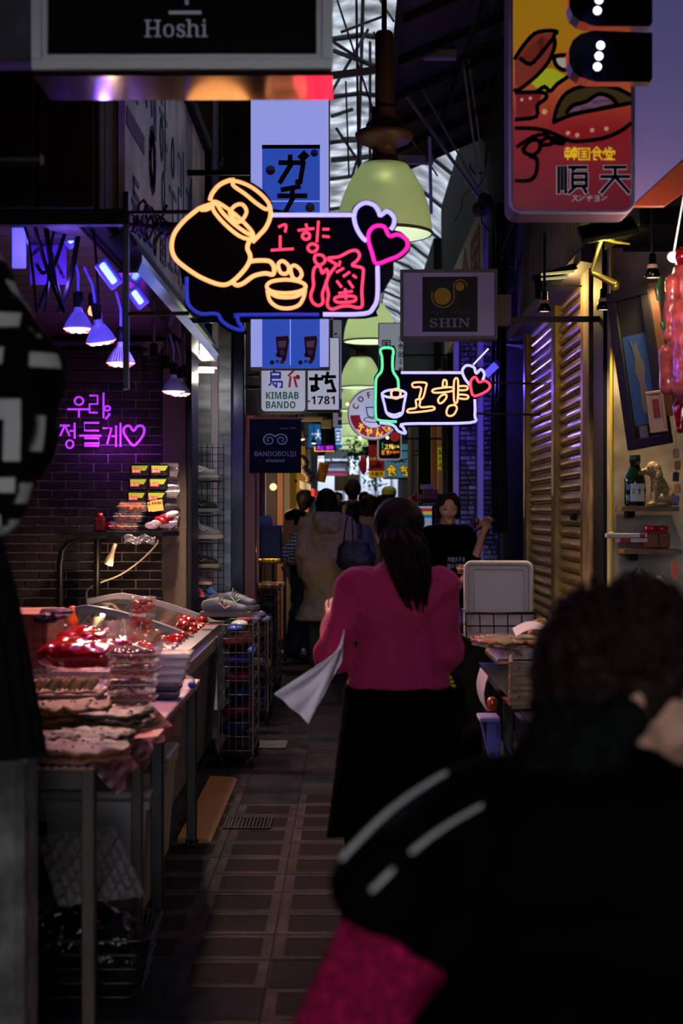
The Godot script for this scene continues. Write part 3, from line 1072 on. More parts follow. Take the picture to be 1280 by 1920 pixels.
func maze_tex() -> Texture2D:   # black and white blocks of a jacquard knit
	if texs.has("maze"): return texs.maze
	var im := Image.create(64, 64, false, Image.FORMAT_RGB8)
	im.fill(Color(0.03, 0.03, 0.035))
	var wht := Color(0.66, 0.65, 0.64)
	for r in [Rect2i(4, 8, 36, 8), Rect2i(32, 8, 8, 24), Rect2i(4, 24, 10, 20), Rect2i(4, 38, 34, 6), Rect2i(48, 14, 10, 14), Rect2i(46, 40, 12, 8), Rect2i(10, 52, 22, 7), Rect2i(44, 54, 16, 6)]:
		im.fill_rect(r, wht)
	texs.maze = ImageTexture.create_from_image(im)
	return texs.maze

func stripe_tex() -> Texture2D:
	if texs.has("stripe"): return texs.stripe
	var im := Image.create(32, 32, false, Image.FORMAT_RGB8)
	im.fill(Color(0.8, 0.8, 0.82))
	im.fill_rect(Rect2i(0, 0, 32, 15), Color(0.03, 0.03, 0.06))
	texs.stripe = ImageTexture.create_from_image(im)
	return texs.stripe

func mk(n: String, hex: String, rough := 0.7, metal := 0.0, kw := {}) -> void:
	var m := StandardMaterial3D.new()
	m.resource_name = n
	m.albedo_color = Color(hex)
	m.roughness = rough
	m.metallic = metal
	if kw.has("em"):
		m.emission_enabled = true
		m.emission = Color(kw.em)
		m.emission_energy_multiplier = kw.get("ee", 1.0)
	if kw.has("spec"): m.metallic_specular = kw.spec
	if kw.has("a"):
		m.transparency = BaseMaterial3D.TRANSPARENCY_ALPHA
		m.albedo_color.a = kw.a
	if kw.has("tex"):
		m.albedo_texture = check_tex() if kw.tex == "check" else maze_tex() if kw.tex == "maze" else stripe_tex() if kw.tex == "stripe" else noise_tex(kw.tex)
	if kw.has("nm"):
		m.normal_enabled = true
		m.normal_texture = noise_tex("n_" + kw.nm)
		m.normal_scale = kw.get("ns", 0.5)
	if kw.has("tex") or kw.has("nm"):
		m.uv1_triplanar = true
		m.uv1_world_triplanar = kw.get("world", false)
		var s = kw.get("ts", 2.0)
		m.uv1_triplanar_sharpness = kw.get("sharp", 1.0)
		m.uv1_scale = s if s is Vector3 else Vector3.ONE * s
	if kw.has("coat"):
		m.clearcoat_enabled = true; m.clearcoat = kw.coat; m.clearcoat_roughness = 0.15
	if kw.has("rim"):
		m.rim_enabled = true; m.rim = kw.rim; m.rim_tint = 0.6
	if kw.has("back"):
		m.backlight_enabled = true; m.backlight = Color(kw.back)
	if kw.has("sss"):
		m.subsurf_scatter_enabled = true; m.subsurf_scatter_strength = kw.sss
	mats[n] = m

func mt(n: String) -> StandardMaterial3D:
	if not mats.has(n):
		if n.begins_with("#"): mk(n, n.substr(1), 0.65)          # plain paint
		elif n.begins_with("~"): mk(n, n.substr(1), 0.9, 0.0, {"tex": "fine", "ts": 6.0, "nm": "fine", "ns": 0.4, "spec": 0.15})   # cloth
		elif n.begins_with("!"): mk(n, n.substr(1), 0.25, 0.0, {"coat": 0.5})   # glossy plastic
		elif n.begins_with("*"):                                    # glowing: *rrggbb,energy
			var k := n.substr(1).split(",")
			mk(n, k[0], 0.5, 0.0, {"em": k[0], "ee": float(k[1])})
		else: push_error("no material " + n)
	return mats[n]

# ---------------------------------------------------------------- lettering
const GLYPH := {
	"go": "218175 5558 1898", "hyang": "3141 1252 @343 7076 7292 7494 @583",
	"u": "@533 1696 5659", "ri": "115154141757 8089", "comma": "@213 3436 3518",
	"jeong": "1151 3115 3155 7076 5373 @583", "deul": "80202383 0595 268688282989", "ge": "125238 7179 9099 5575",
	"ga_k": "13837969 414419 7182 8091", "chi_k": "7122 1494 525539", "shima": "4031 2171 2126 7174 2373 2474 2686 868979 3759 1827 5759",
	"ha": "1119 3393 616747495978", "chi": "1282 40356477 7789 8949", "ya": "14728466 2159 6073", "n": "5019 1945 45596979 7996",
	"dai": "1393 5054 5419 5499", "ten": "2181 1494 5154 5419 5499",
	"jun": "1119 2128 3139 4191 6152 5393 9397 9757 5753 5595 6749 8799",
	"kan": "0141 2029 0343 4346 4606 0603 0747 6191 5292 5393 9395 9555 5553 5797 7079 5696",
	"koku": "1191 9199 9919 1911 3373 3575 3777 5357", "shoku": "5014 5094 3373 3474 7476 7636 3439 3959 7699", "dou": "5052 2132 7161 1393 1315 9395 3474 7476 7636 3634 3878 5769 1999",
	"kai": "1119 1131 3123 2334 3415 4151 5355 4555 6065 9282 6595 4696 5689 4899 7476", "za": "5051 1191 1119 3236 6266 2737 5459 2979",
	"pa": "3129 6189 @912", "nn": "1121 1882", "ki": "2181 1585 5059", "a_h": "1282 4047 45867867 6934", "ri_h": "2125 71757649",
	"ma": "1282 1484 50575957 3879", "su": "1292 5057 57463647", "sei_low": "5056 1494 0898", "ni": "1119 4282 3888", "mo": "2040 3036 36586857 1474 1676",
	"su_k": "2181 8119 5599", "yo_k": "2171 7179 2575 2979", "alpha": "9063351516396395",
}

func glyph(b: B, code: String, at: Vector2, s: Vector2, w: float, xf: Transform3D, z0: float, z1: float, neon := 0.0) -> void:
	for tk in String(GLYPH.get(code, code)).split(" ", false):
		var p := PackedVector2Array()
		var closed := false
		if tk.begins_with("@"):
			closed = true
			for i in 12:
				p.append(Vector2(float(tk[1]) + cos(TAU * i / 12) * float(tk[3]) * 0.5, float(tk[2]) + sin(TAU * i / 12) * float(tk[3]) * 0.5))
		else:
			for i in range(0, tk.length() - 1, 2):
				p.append(Vector2(float(tk[i]), float(tk[i + 1])))
		for i in p.size():
			p[i] = at + Vector2(p[i].x * s.x, -p[i].y * s.y) / 9.0
		if neon > 0.0:
			var q := []
			for v in p: q.append(xf * Vector3(v.x, v.y, z0))
			b.tube(q, neon, 6, closed)
		else:
			b.line(p, w, z0, z1, xf, closed)

func words(parent: Node3D, txt: String, c: Vector3, w: float, cap: float, mat: String, bold := true, serif := false, mono := false, depth := 0.002) -> MeshInstance3D:
	var f := SystemFont.new()
	f.font_names = PackedStringArray(["Droid Sans Mono" if mono else "Droid Serif" if serif else "Droid Sans"])
	f.font_weight = 700 if bold else 400
	var t := TextMesh.new()
	t.text = txt
	t.font = f
	t.font_size = 48
	t.pixel_size = cap / (48.0 * 0.714)
	t.depth = depth
	t.curve_step = 3.0
	var i := put("lettering", t, mt(mat), parent)
	var a := t.get_aabb().size.x
	i.position = c
	if a > 0.001 and w > 0.0: i.scale = Vector3(w / a, 1, 1)
	return i

func rrect(w: float, h: float, r: float, seg := 5) -> PackedVector2Array:
	var q := PackedVector2Array()
	for k in 4:
		var c := Vector2((w / 2 - r) * (1 if k in [0, 3] else -1), (h / 2 - r) * (1 if k < 2 else -1))
		for i in seg + 1:
			var a := PI / 2 * (k + float(i) / seg)
			q.append(c + Vector2(cos(a), sin(a)) * r)
	return q

func arm(s: Node3D, dx: float, y: float) -> void:   # a bracket bar from a sign to the wall beside it
	var b := B.new()
	b.bar(Vector3(0, y, -0.07), Vector3(dx, y, -0.07), 0.02, 0.02)
	C(b, "bracket_bar", "black_metal", s)

func hang(s: Node3D, xs: Array, y: float) -> void:   # thin rods from a thing up to the roof
	var b := B.new()
	for x in xs:
		var wx: float = s.position.x + x
		var top := 4.9 + 2.4 * sqrt(maxf(0.0, 1.0 - pow((wx - 0.15) / 2.3, 2))) - s.position.y
		b.tube([Vector3(x, y, -0.04), Vector3(x, top, -0.04)], 0.005, 5)
	C(b, "hanger_rod", "black_metal", s)

func frame2(b: B, w: float, h: float, t: float, z0: float, z1: float, c := Vector3.ZERO) -> void:   # rectangular frame of four bevelled bars
	for s in [-1, 1]:
		b.box(c + Vector3(0, s * (h - t) / 2, (z0 + z1) / 2), Vector3(w, t, z1 - z0), 0.003)
		b.box(c + Vector3(s * (w - t) / 2, 0, (z0 + z1) / 2), Vector3(t, h - 2 * t, z1 - z0), 0.003)

# ---------------------------------------------------------------- people (local space: 1.6 m tall, facing +Z, +X is the person's left)
func lean(p: Vector3, a: float, rl := 0.0) -> Vector3:
	var hip := Vector3(0, 0.9, -0.01)
	return hip + Basis(Vector3.FORWARD, rl) * (Basis(Vector3.RIGHT, a) * (p - hip))

func hand(m: ArrayMesh, wrist: Vector3, dir: Vector3, palm_n: Vector3, side: float, h: float, curl := 0.5) -> void:   # palm, four fingers, a thumb from the side of the palm
	var f := F.new(0.006)
	var y := dir.normalized()
	var z := (palm_n - y * palm_n.dot(y)).normalized()
	var x := y.cross(z) * side
	f.c(wrist - y * 0.02, wrist + y * 0.02, 0.024, 0.026, Vector3.ONE)
	for i in 4:
		var bx := (i - 1.5) * 0.0185
		var root := wrist + y * 0.078 + x * bx
		f.c(wrist + y * 0.02 + x * bx * 0.7, root, 0.0135, 0.0105)
		var ln: float = [0.028, 0.034, 0.032, 0.024][i]
		var d := y
		var p := root
		for s in 3:
			d = d.rotated(x * side, curl * (0.5 + 0.3 * s))
			var q := p + d * ln * (1.15 - 0.2 * s)
			f.c(p, q, 0.0095 - 0.0008 * s, 0.0085 - 0.0008 * s)
			p = q
	var tb := wrist + y * 0.03 - x * 0.026
	var t1 := tb + (y * 0.7 - x * 0.75 + z * 0.25).normalized() * 0.036
	f.c(tb, t1, 0.0135, 0.011)
	f.c(t1, t1 + (y * 0.95 - x * 0.25 + z * 0.3).normalized() * 0.03, 0.0105, 0.009)
	f.add(m, h)

func person(label: String, at: Vector3, yaw: float, ht: float, d: Dictionary) -> Node3D:
	var o := thing("person", label, "person", at, d.get("group", ""), yaw)
	o.scale = Vector3.ONE * ht / 1.6
	var h: float = d.get("h", 0.02)
	var le: float = d.get("lean", 0.0)
	var rl: float = d.get("roll", 0.0)
	var L := func(x: float, y: float, z: float) -> Vector3: return lean(Vector3(x, y, z), le, rl)
	var w: float = d.get("w", 1.0)                # girth
	var arms := {1: d.get("la", [Vector3(0.215, 1.05, -0.03), Vector3(0.2, 0.83, 0.06)]), -1: d.get("ra", [Vector3(-0.215, 1.05, -0.03), Vector3(-0.2, 0.83, 0.06)])}
	var legs := {1: d.get("ll", [Vector3(0.09, 0.46, 0.02), Vector3(0.095, 0.075, -0.02)]), -1: d.get("rl", [Vector3(-0.09, 0.46, 0.02), Vector3(-0.095, 0.075, -0.02)])}
	var torso := func(f: F, e: float) -> void:
		f.c(L.call(-0.125 * w, 1.285, -0.01), L.call(0.125 * w, 1.285, -0.01), 0.056 + e)
		f.c(L.call(-0.05 * w, 1.2, 0.0), L.call(0.05 * w, 1.2, 0.0), 0.104 * w + e, -1, Vector3(1, 1, 1.15))
		f.c(L.call(-0.04 * w, 1.04, 0.005), L.call(0.04 * w, 1.04, 0.005), 0.096 * w + e, -1, Vector3(1, 1, 1.12))
		f.c(L.call(-0.06 * w, 0.92, -0.005), L.call(0.06 * w, 0.92, -0.005), 0.108 * w + e)
		f.c(L.call(0, 1.3, -0.02), L.call(0, 1.4, 0.0), 0.05 + e * 0.5)
	var arm := func(f: F, e: float, upto: float) -> void:
		for s in [1, -1]:
			var sh: Vector3 = L.call(0.158 * s * w, 1.285, -0.012)
			var el: Vector3 = arms[s][0]
			var wr: Vector3 = arms[s][1]
			f.c(sh, el, 0.05 + e, 0.039 + e)
			f.c(el, el.lerp(wr, upto), 0.039 + e, lerpf(0.039, 0.027, upto) + e)
	var leg := func(f: F, e: float, flare: float) -> void:
		f.c(Vector3(-0.06, 0.88, -0.01), Vector3(0.06, 0.88, -0.01), 0.11 * w + e)
		for s in [1, -1]:
			f.c(Vector3(0.075 * s, 0.84, 0), legs[s][0], 0.088 + e, 0.056 + e + flare)
			f.c(legs[s][0], legs[s][1], 0.054 + e + flare, 0.036 + e + flare * 1.4)
	var hp: Vector3 = L.call(0, 1.475, 0.02) + d.get("head_off", Vector3.ZERO)
	var hb := Basis(Vector3.UP, d.get("head_yaw", 0.0)) * Basis(Vector3.RIGHT, d.get("head_pitch", 0.0) + le * 0.4)
	var H := func(x: float, y: float, z: float) -> Vector3: return hp + hb * Vector3(x, y, z)
	# body: one continuous figure, with head and hands from finer grids
	var body := F.new(0.03)
	torso.call(body, 0.0); arm.call(body, -0.002, 1.0); leg.call(body, 0.0, 0.0)
	body.c(L.call(0, 1.38, 0.0), H.call(0, -0.03, -0.02), 0.048, 0.05)
	for s in [1, -1]:
		body.c(legs[s][1], legs[s][1] + Vector3(0, -0.045, 0.1), 0.034, 0.026)
	var bm := ArrayMesh.new()
	body.add(bm, maxf(h, 0.016) if d.has("top") else h)
	var hd := F.new(0.018)
	var hh: float = d.get("hh", h * 0.45)
	hd.c(H.call(0, 0.035, -0.02), H.call(0, 0.03, 0.01), 0.08, 0.078)
	hd.c(H.call(0, -0.01, 0.022), H.call(0, -0.075, 0.045), 0.062, 0.036)
	hd.c(H.call(0, -0.02, -0.02), H.call(0, -0.09, -0.02), 0.05)
	hd.c(H.call(0, 0.0, 0.088), H.call(0, -0.032, 0.097), 0.006, 0.0105)
	hd.c(H.call(-0.012, -0.036, 0.092), H.call(0.012, -0.036, 0.092), 0.008)
	hd.c(H.call(-0.035, -0.02, 0.062), H.call(0.035, -0.02, 0.062), 0.022)
	hd.c(H.call(-0.03, 0.022, 0.078), H.call(0.03, 0.022, 0.078), 0.009)
	hd.c(H.call(-0.014, -0.062, 0.077), H.call(0.014, -0.062, 0.077), 0.0085)
	hd.c(H.call(0, -0.092, 0.062), H.call(0, -0.09, 0.05), 0.02)
	for s in [1, -1]:
		hd.c(H.call(0.078 * s, 0.012, -0.008), H.call(0.074 * s, -0.025, 0.0), 0.015, 0.009, Vector3(1.6, 1, 1))
	hd.add(bm, hh)
	if d.get("hands", true):
		for s in [1, -1]:
			var wr: Vector3 = arms[s][1]
			var dr: Vector3 = (wr - arms[s][0]).normalized()
			hand(bm, wr + dr * 0.01, dr, d.get("palm", Vector3(-s, 0, 0.2)), s, d.get("fh", h * 0.4), d.get("curl", 0.45))
	var skin := mt(d.get("skin", "skin"))
	put("body", bm, skin, o)
	if d.has("face"):
		var e := B.new()
		var iris := B.new()
		var br := B.new()
		var lip := B.new()
		for s in [1, -1]:
			e.ell(H.call(0.031 * s, 0.004, 0.079), Vector3(0.0145, 0.0062, 0.008), 10, 6, hb)
			iris.ell(H.call(0.031 * s, 0.004, 0.0832), Vector3(0.006, 0.0058, 0.005), 8, 6, hb)
			var q := []
			for k in 6: q.append(H.call((0.014 + 0.007 * k) * s, 0.026 + 0.005 * sin(k * 0.6), 0.0915 - 0.0022 * k - 0.0004 * k * k))
			br.tube(q, [0.002, 0.003, 0.003, 0.003, 0.0025, 0.0012], 6)
			var u := []
			for k in 6: u.append(H.call((0.019 + 0.0048 * k) * s, 0.008 + 0.003 * sin(k * 0.62), 0.0885 - 0.0012 * k))
			br.tube(u, 0.0016, 5)
		C(e, "eye", "#b8b0ac", o); C(iris, "iris", "#100b0a", o); C(br, "eyebrow", "hair", o)
		var a := []
		var b2 := []
		for k in 7:
			var t := (k - 3) / 3.0
			a.append(H.call(0.021 * t, -0.0585 + 0.002 * absf(t), 0.0895 - 0.009 * t * t))
			b2.append(H.call(0.018 * t, -0.0655 + 0.003 * t * t, 0.0885 - 0.009 * t * t))
		lip.tube(a, [0.001, 0.003, 0.0035, 0.003, 0.0035, 0.003, 0.001], 6)
		lip.tube(b2, [0.001, 0.0035, 0.0042, 0.0045, 0.0042, 0.0035, 0.001], 6)
		C(lip, "lips", "#a4524e", o)
	# clothes
	if d.has("top"):
		var f := F.new(0.035)
		var ex: float = d.get("ease", 0.013)
		torso.call(f, ex); arm.call(f, ex * 0.8, d.get("sleeve", 0.97))
		var hem: float = d.get("hem", 0.86)
		if hem < 0.84:      # a coat or tunic falls past the hips
			f.c(Vector3(-0.065, 0.86, -0.01), Vector3(0.065, 0.86, -0.01), 0.118 * w + ex)
			f.c(Vector3(-0.055, hem - 0.02, 0), Vector3(0.055, hem - 0.02, 0), d.get("skirt", 0.135) * w + ex)
			f.c(Vector3(0, 0.9, -0.01), Vector3(0, hem - 0.02, 0), 0.115 * w + ex, d.get("skirt", 0.135) * w + ex)
		var up: Vector3 = L.call(0, 2, 0) - L.call(0, 1, 0)
		f.cuts.append(Plane(up, up.dot(L.call(0, d.get("neck", 1.375), 0))))
		f.cuts.append(Plane(Vector3.DOWN, -hem))
		f.rough(d.get("wrinkle", 0.008), d.get("wfreq", 9.0), 3)
		var tm := put(d.get("top_name", "sweater"), f.mesh(h), mt(d.top), o)
		if d.has("top_label"): tm.set_meta("label", d.top_label)
	if d.has("bottom"):
		var f := F.new(0.03)
		leg.call(f, 0.014, d.get("flare", 0.012))
		if d.has("skirt_hem"):
			f.c(Vector3(0, 0.9, 0), Vector3(0, d.skirt_hem, 0.0), 0.13, d.get("skirt", 0.2))
			f.c(Vector3(-0.06, d.skirt_hem, 0), Vector3(0.06, d.skirt_hem, 0), d.get("skirt", 0.2))
			f.cuts.append(Plane(Vector3.DOWN, -d.skirt_hem))
		f.cuts.append(Plane(Vector3.UP, d.get("waist", 0.955)))
		f.rough(0.008, 8.0, 5)
		put(d.get("bottom_name", "trousers"), f.mesh(h), mt(d.bottom), o)
	for s in [1, -1]:
		if not d.get("shoes", true): break
		var f := F.new(0.015)
		var an: Vector3 = legs[s][1]
		f.c(an + Vector3(0, -0.03, -0.03), an + Vector3(0, -0.045, 0.13), 0.04, 0.032)
		f.c(an + Vector3(0.01, -0.05, 0.09), an + Vector3(-0.01, -0.05, 0.09), 0.036)
		f.cuts.append(Plane(Vector3.DOWN, -(an.y - 0.073)))
		put("shoe", f.mesh(0.012), mt(d.get("shoe", "#202024")), o)
	# hair
	var hk: String = d.get("hair_kind", "bob")
	var f := F.new(0.02)
	var hm: String = d.get("hair", "hair")
	f.c(H.call(0, 0.045, -0.03), H.call(0, 0.045, -0.005), 0.091, 0.088)
	f.c(H.call(0, 0.0, -0.05), H.call(0, -0.03, -0.045), 0.068, 0.06)
	f.c(H.call(-0.045, 0.08, 0.048), H.call(0.045, 0.08, 0.048), 0.036)
	if hk in ["bob", "long"]:
		var dn: float = -0.1 if hk == "bob" else -0.2
		for s in [1, -1]:
			f.c(H.call(0.07 * s, 0.02, -0.015), H.call(0.076 * s, dn, -0.02), 0.03, 0.022)
		f.c(H.call(-0.03, 0, -0.065), H.call(-0.03, dn, -0.06), 0.05, 0.04)
		f.c(H.call(0.03, 0, -0.065), H.call(0.03, dn, -0.06), 0.05, 0.04)
	elif hk == "crop":
		for s in [1, -1]: f.c(H.call(0.07 * s, 0.03, 0.0), H.call(0.073 * s, -0.05, -0.012), 0.03, 0.02)
		f.c(H.call(0, 0, -0.07), H.call(0, -0.07, -0.06), 0.055, 0.042)
		f.c(H.call(-0.05, 0.09, 0.03), H.call(0.03, 0.105, 0.03), 0.035)
	elif hk == "short":
		for s in [1, -1]:
			f.c(H.call(0.068 * s, 0.03, -0.01), H.call(0.07 * s, -0.015, -0.025), 0.026, 0.016)
		f.c(H.call(0, 0, -0.07), H.call(0, -0.06, -0.065), 0.05, 0.04)
	elif hk == "curly":
		for i in 60:
			var a := i * 2.39996
			var yy := 1.0 - (i + 0.5) / 60.0 * 1.55
			var r := sqrt(maxf(0.0, 1.0 - yy * yy))
			var v := Vector3(cos(a) * r, yy, sin(a) * r)
			if (v.z > 0.45 and v.y < 0.45) or (v.z > -0.25 and v.y < 0.25): continue
			f.c(H.call(v.x * 0.1, 0.04 + v.y * 0.105, -0.018 + v.z * 0.1), H.call(v.x * 0.108, 0.03 + v.y * 0.115, -0.018 + v.z * 0.11), 0.027)
		f.k = 0.012
	elif hk in ["pony", "bun"]:
		if hk == "bun": f.c(H.call(0, 0.06, -0.11), H.call(0, 0.05, -0.125), 0.038)
	f.rough(d.get("hair_amp", 0.006), d.get("hair_freq", 30.0), 7)
	var face_cut: Vector3 = hb * Vector3(0, 0.35, 1).normalized()
	f.cuts.append(Plane(face_cut, face_cut.dot(H.call(0, 0.045, 0.078))))
	var hair := put("hair", f.mesh(d.get("hair_h", hh * 1.2)), mt(hm), o)
	if d.get("strands", 0) > 0:      # locks laid over the cap
		var rng := RandomNumberGenerator.new()
		rng.seed = 11
		var sb := B.new()
		for i in d.strands:
			var a := rng.randf_range(0.1, PI - 0.1) + PI * 0.5 if hk != "pony" else rng.randf() * TAU
			var q := []
			var r0 := rng.randf_range(0.0, 0.3)
			var tail: Vector3 = d.get("tail_at", Vector3(0, 0.06, -0.115))
			for k in 9:
				var t := k / 8.0
				if hk == "pony":
					var v := Vector3(cos(a) * 0.094, 0.045, 0.0) .lerp(tail, t) + Vector3(0, sin(a) * 0.07 * (1.0 - t), 0.02 * (1 - t))
					var c0 := Vector3(0, 0.045, -0.018)
					v = c0 + (v - c0).normalized() * 0.091
					q.append(H.call(v.x, v.y, minf(v.z, 0.06)))
				else:
					var th := r0 + t * 1.9
					q.append(H.call(sin(th) * cos(a) * 0.096, 0.05 + cos(th) * 0.092 - maxf(0.0, th - 1.5) * 0.06, -0.02 + sin(th) * -absf(sin(a)) * 0.098))
			sb.tube(q, [0.002, 0.003, 0.0035, 0.0035, 0.0035, 0.003, 0.003, 0.002, 0.001], 5)
		C(sb, "hair_lock", hm, hair)
	if d.has("cap"):
		var cb := B.new()
		cb.lathe([Vector2(0.103, -0.02), Vector2(0.104, 0.02), Vector2(0.095, 0.06), Vector2(0.06, 0.09), Vector2(0, 0.1)], H.call(0, 0.06, -0.02), 16, hb)
		cb.sheet(func(u, v): return H.call((u - 0.5) * 0.17, 0.055 - 0.012 * v - 0.02 * (2 * u - 1) ** 2, 0.07 + v * 0.07 - 0.04 * (2 * u - 1) ** 2), 8, 3, 0.006)
		C(cb, "cap", d.cap, o)
	return o

# ---------------------------------------------------------------- signs
func crop_pts(s: String, ox: float, oy: float, k: float, d: float, o: Vector3) -> PackedVector2Array:   # a traced outline, measured in enlargements of the photo, as metres round o
	var r := pts2(s)
	for i in r.size():
		var w := W(ox + r[i].x / k, oy + r[i].y / k, d) - o
		r[i] = Vector2(w.x, w.y)
	return r

func neon(parent: Node3D, name: String, p: PackedVector2Array, mat: String, r: float, z: float, closed := false, smooth_n := 4) -> void:
	var c := curve(p, closed, smooth_n) if smooth_n > 1 else p
	var q := []
	for v in c: q.append(Vector3(v.x, v.y, z))
	var b := B.new()
	b.tube(q, r, 8, closed)
	C(b, name, mat, parent)

func hoshi_sign() -> void:
	var at := Vector3(-0.47, 2.735, -4.2)
	var s := thing("hanging_sign", "large black sign box with grey frame and white serif name, top left", "sign", at)
	var b := B.new()
	b.box(Vector3(0, 0.4, -0.1255), Vector3(0.835, 0.8, 0.24), 0.006)
	C(b, "cabinet", "#55555c", s)
	b = B.new()
	b.box(Vector3(0, -0.003, -0.126), Vector3(0.845, 0.008, 0.25), 0.001)
	C(b, "underside", "under_gloss", s)
	b = B.new()
	b.box(Vector3(0, 0.42, 0.001), Vector3(0.78, 0.78, 0.012), 0.002)
	C(b, "face", "black", s)
	b = B.new()
	frame2(b, 0.845, 0.85, 0.03, 0.0, 0.022, Vector3(0, 0.43, 0))
	frame2(b, 0.785, 0.79, 0.016, 0.0, 0.014, Vector3(0, 0.43, 0))
	C(b, "frame", "alu_frame", s)
	b = B.new()
	glyph(b, "sei_low", Vector2(-0.034, 0.27), Vector2(0.085, 0.115), 0.009, Transform3D(), 0.007, 0.01)
	C(b, "lettering", "*8a8ea0,0.25", s)
	words(s, "Hoshi", Vector3(-0.018, 0.122, 0.008), 0.178, 0.047, "*8a8ea0,0.25", false, true)
	b = B.new()
	b.box(Vector3(0, 0.9, -0.12), Vector3(0.05, 0.2, 0.05))
	C(b, "bracket", "black_metal", s)
	at = Vector3(-1.0, 2.77, -4.25)
	b = B.new(at)
	b.box(at + Vector3(-0.15, 0.3, 0), Vector3(0.52, 0.6, 0.1), 0.01)
	solo("grey_box", "mottled grey box hanging left of the black name sign", "box", b, "grey_panel", at)

func neon_kettle() -> void:
	var D := 5.7
	var o := W(530, 600, D)
	var s := thing("neon_sign", "neon speech bubble sign with orange kettle, bowl, red lettering and hearts", "sign", o)
	var T := func(t: String) -> PackedVector2Array: return crop_pts(t, 300, 320, 1.939, D, o)
	var b := B.new()
	b.prism(curve(T.call("35,280 48,225 85,175 130,135 172,112 185,75 215,45 255,28 290,24 340,46 382,78 408,118 412,150 690,150 697,138 715,118 748,106 785,116 802,146 832,138 860,168 860,202 850,216 874,222 905,250 909,284 875,320 803,352 802,465 785,512 745,536 297,538 299,556 316,592 255,586 213,557 196,534 145,534 104,510 88,475 87,375 55,338"), true, 2), -0.02, 0.0)
	C(b, "panel", "neon_back", s)
	b = B.new()
	b.prism(curve(T.call("60,300 95,200 200,120 260,60 380,130 690,170 780,180 850,260 780,480 300,510 120,490"), true, 2), -0.06, -0.02)
	C(b, "backing_box", "black", s)
	var O := "neon_orange"
	for p in ["205,118 150,136 128,150 85,187 52,232 43,280 56,320 95,355 150,390 215,415 255,410 300,370 324,335 328,310 318,285 322,265 333,245", "182,110 190,85 215,55 250,38 272,36", "398,128 402,165 386,207 360,237 336,262", "196,128 170,142 148,143",
			"330,331 365,328 400,332 415,355 410,379 382,375 340,385 305,410 280,418 266,408"]:
		neon(s, "neon_tube", T.call(p), O, 0.0085, 0.012)
	for p in ["266,55 277,40 330,60 375,95 398,127 386,142 350,120 310,87", "190,125 205,115 260,150 310,195 338,230 330,250 290,240 240,200 200,155", "255,150 275,128 300,125 315,150 300,180 280,188 260,166",
			"430,342 445,330 465,345 468,365 455,377 437,370", "475,357 488,346 508,360 515,382 500,398 482,388"]:
		neon(s, "neon_tube", T.call(p), O, 0.0072, 0.012, true)
	for p in ["206,120 226,152 265,192 310,225 335,236", "390,436 400,475 430,498 470,502 505,490 522,462 528,434", "396,440 428,460 490,460 522,440"]:
		neon(s, "neon_tube", T.call(p), O, 0.0072, 0.012)
	neon(s, "neon_tube", T.call("388,424 405,405 460,398 512,407 530,424 508,440 458,447 408,441"), O, 0.0072, 0.012, true)
	var R := "neon_red"
	for p in ["430,207 457,198 455,226", "437,238 437,287", "403,291 486,286", "530,195 535,212", "500,219 561,212", "576,185 570,262", "590,215 615,215", "590,240 616,243", "665,387 690,370", "700,381 714,392", "642,402 660,426", "640,372 668,356", "650,350 654,330", "684,402 702,428", "648,448 700,440", "672,430 676,470"]:
		neon(s, "neon_tube", T.call(p), R, 0.0052, 0.012)
	for p in ["517,238 530,226 543,234 541,248 525,251", "537,282 550,268 572,276 565,294 547,296", "565,310 590,310 600,330 580,345 563,330", "562,355 580,350 590,375 605,360 611,385 600,420 590,450 592,480 575,492 555,480 548,455 558,420 556,385",
			"611,320 650,315 690,295 714,293 725,310 715,330 698,346 735,356 738,380 733,440 735,490 720,500 690,494 660,495 625,505 608,490 612,450 604,415 606,400 622,370 640,345 626,334",
			"640,462 702,458 706,476 644,480"]:
		neon(s, "neon_tube", T.call(p), R, 0.0058, 0.012, true)
	neon(s, "neon_tube", T.call("750,258 735,245 715,213 705,172 715,137 745,119 778,128 795,153 800,165 826,150 850,173 848,200 838,216"), "neon_blue", 0.0085, 0.012)
	neon(s, "neon_tube", T.call("785,340 770,300 757,255 762,222 785,204 815,208 833,240 866,235 895,255 897,282 870,310 830,327"), "neon_pink", 0.008, 0.016, true)
	neon(s, "neon_tube", T.call("410,163 697,163"), "neon_blue", 0.0085, 0.012, false, 1)
	neon(s, "neon_tube", T.call("790,350 790,455 776,498 740,522 592,524"), "neon_blue", 0.0085, 0.012)
	neon(s, "neon_tube", T.call("578,525 290,526 284,534 285,552 303,580 262,572 225,547 207,522 150,522 116,502 100,470 98,388"), "neon_dim", 0.0075, 0.012)
	b = B.new()
	for y in [0.03, 0.42]:
		b.tube([Vector3(-0.36, y, -0.03), Vector3(-0.62, y, -0.05)], 0.008, 6)
	C(b, "bracket_arm", "black_metal", s)
	omni(s, Vector3(-0.22, 0.28, 0.3), "ffae62", 0.05, 0.12)
	omni(s, Vector3(0.15, 0.15, 0.3), "ff3050", 0.04, 0.1)
	omni(s, Vector3(0.3, 0.28, 0.3), "8a80ff", 0.06, 0.1)
	# knotted cables and a clamp where the bracket meets the wall
	var a := W(275, 430, 6.2)
	b = B.new(a)
	for i in 5:
		var q := []
		for k in 10: q.append(a + Vector3(-0.06 + 0.016 * k, 0.06 * sin(k * 0.9 + i * 1.3) + 0.02 * i - 0.02, 0.03 * cos(k * 1.1 + i)))
		b.tube(q, 0.006, 6)
	b.tube([a + Vector3(-0.1, 0.02, 0), a + Vector3(0.17, 0.0, 0.0)], 0.012, 8)
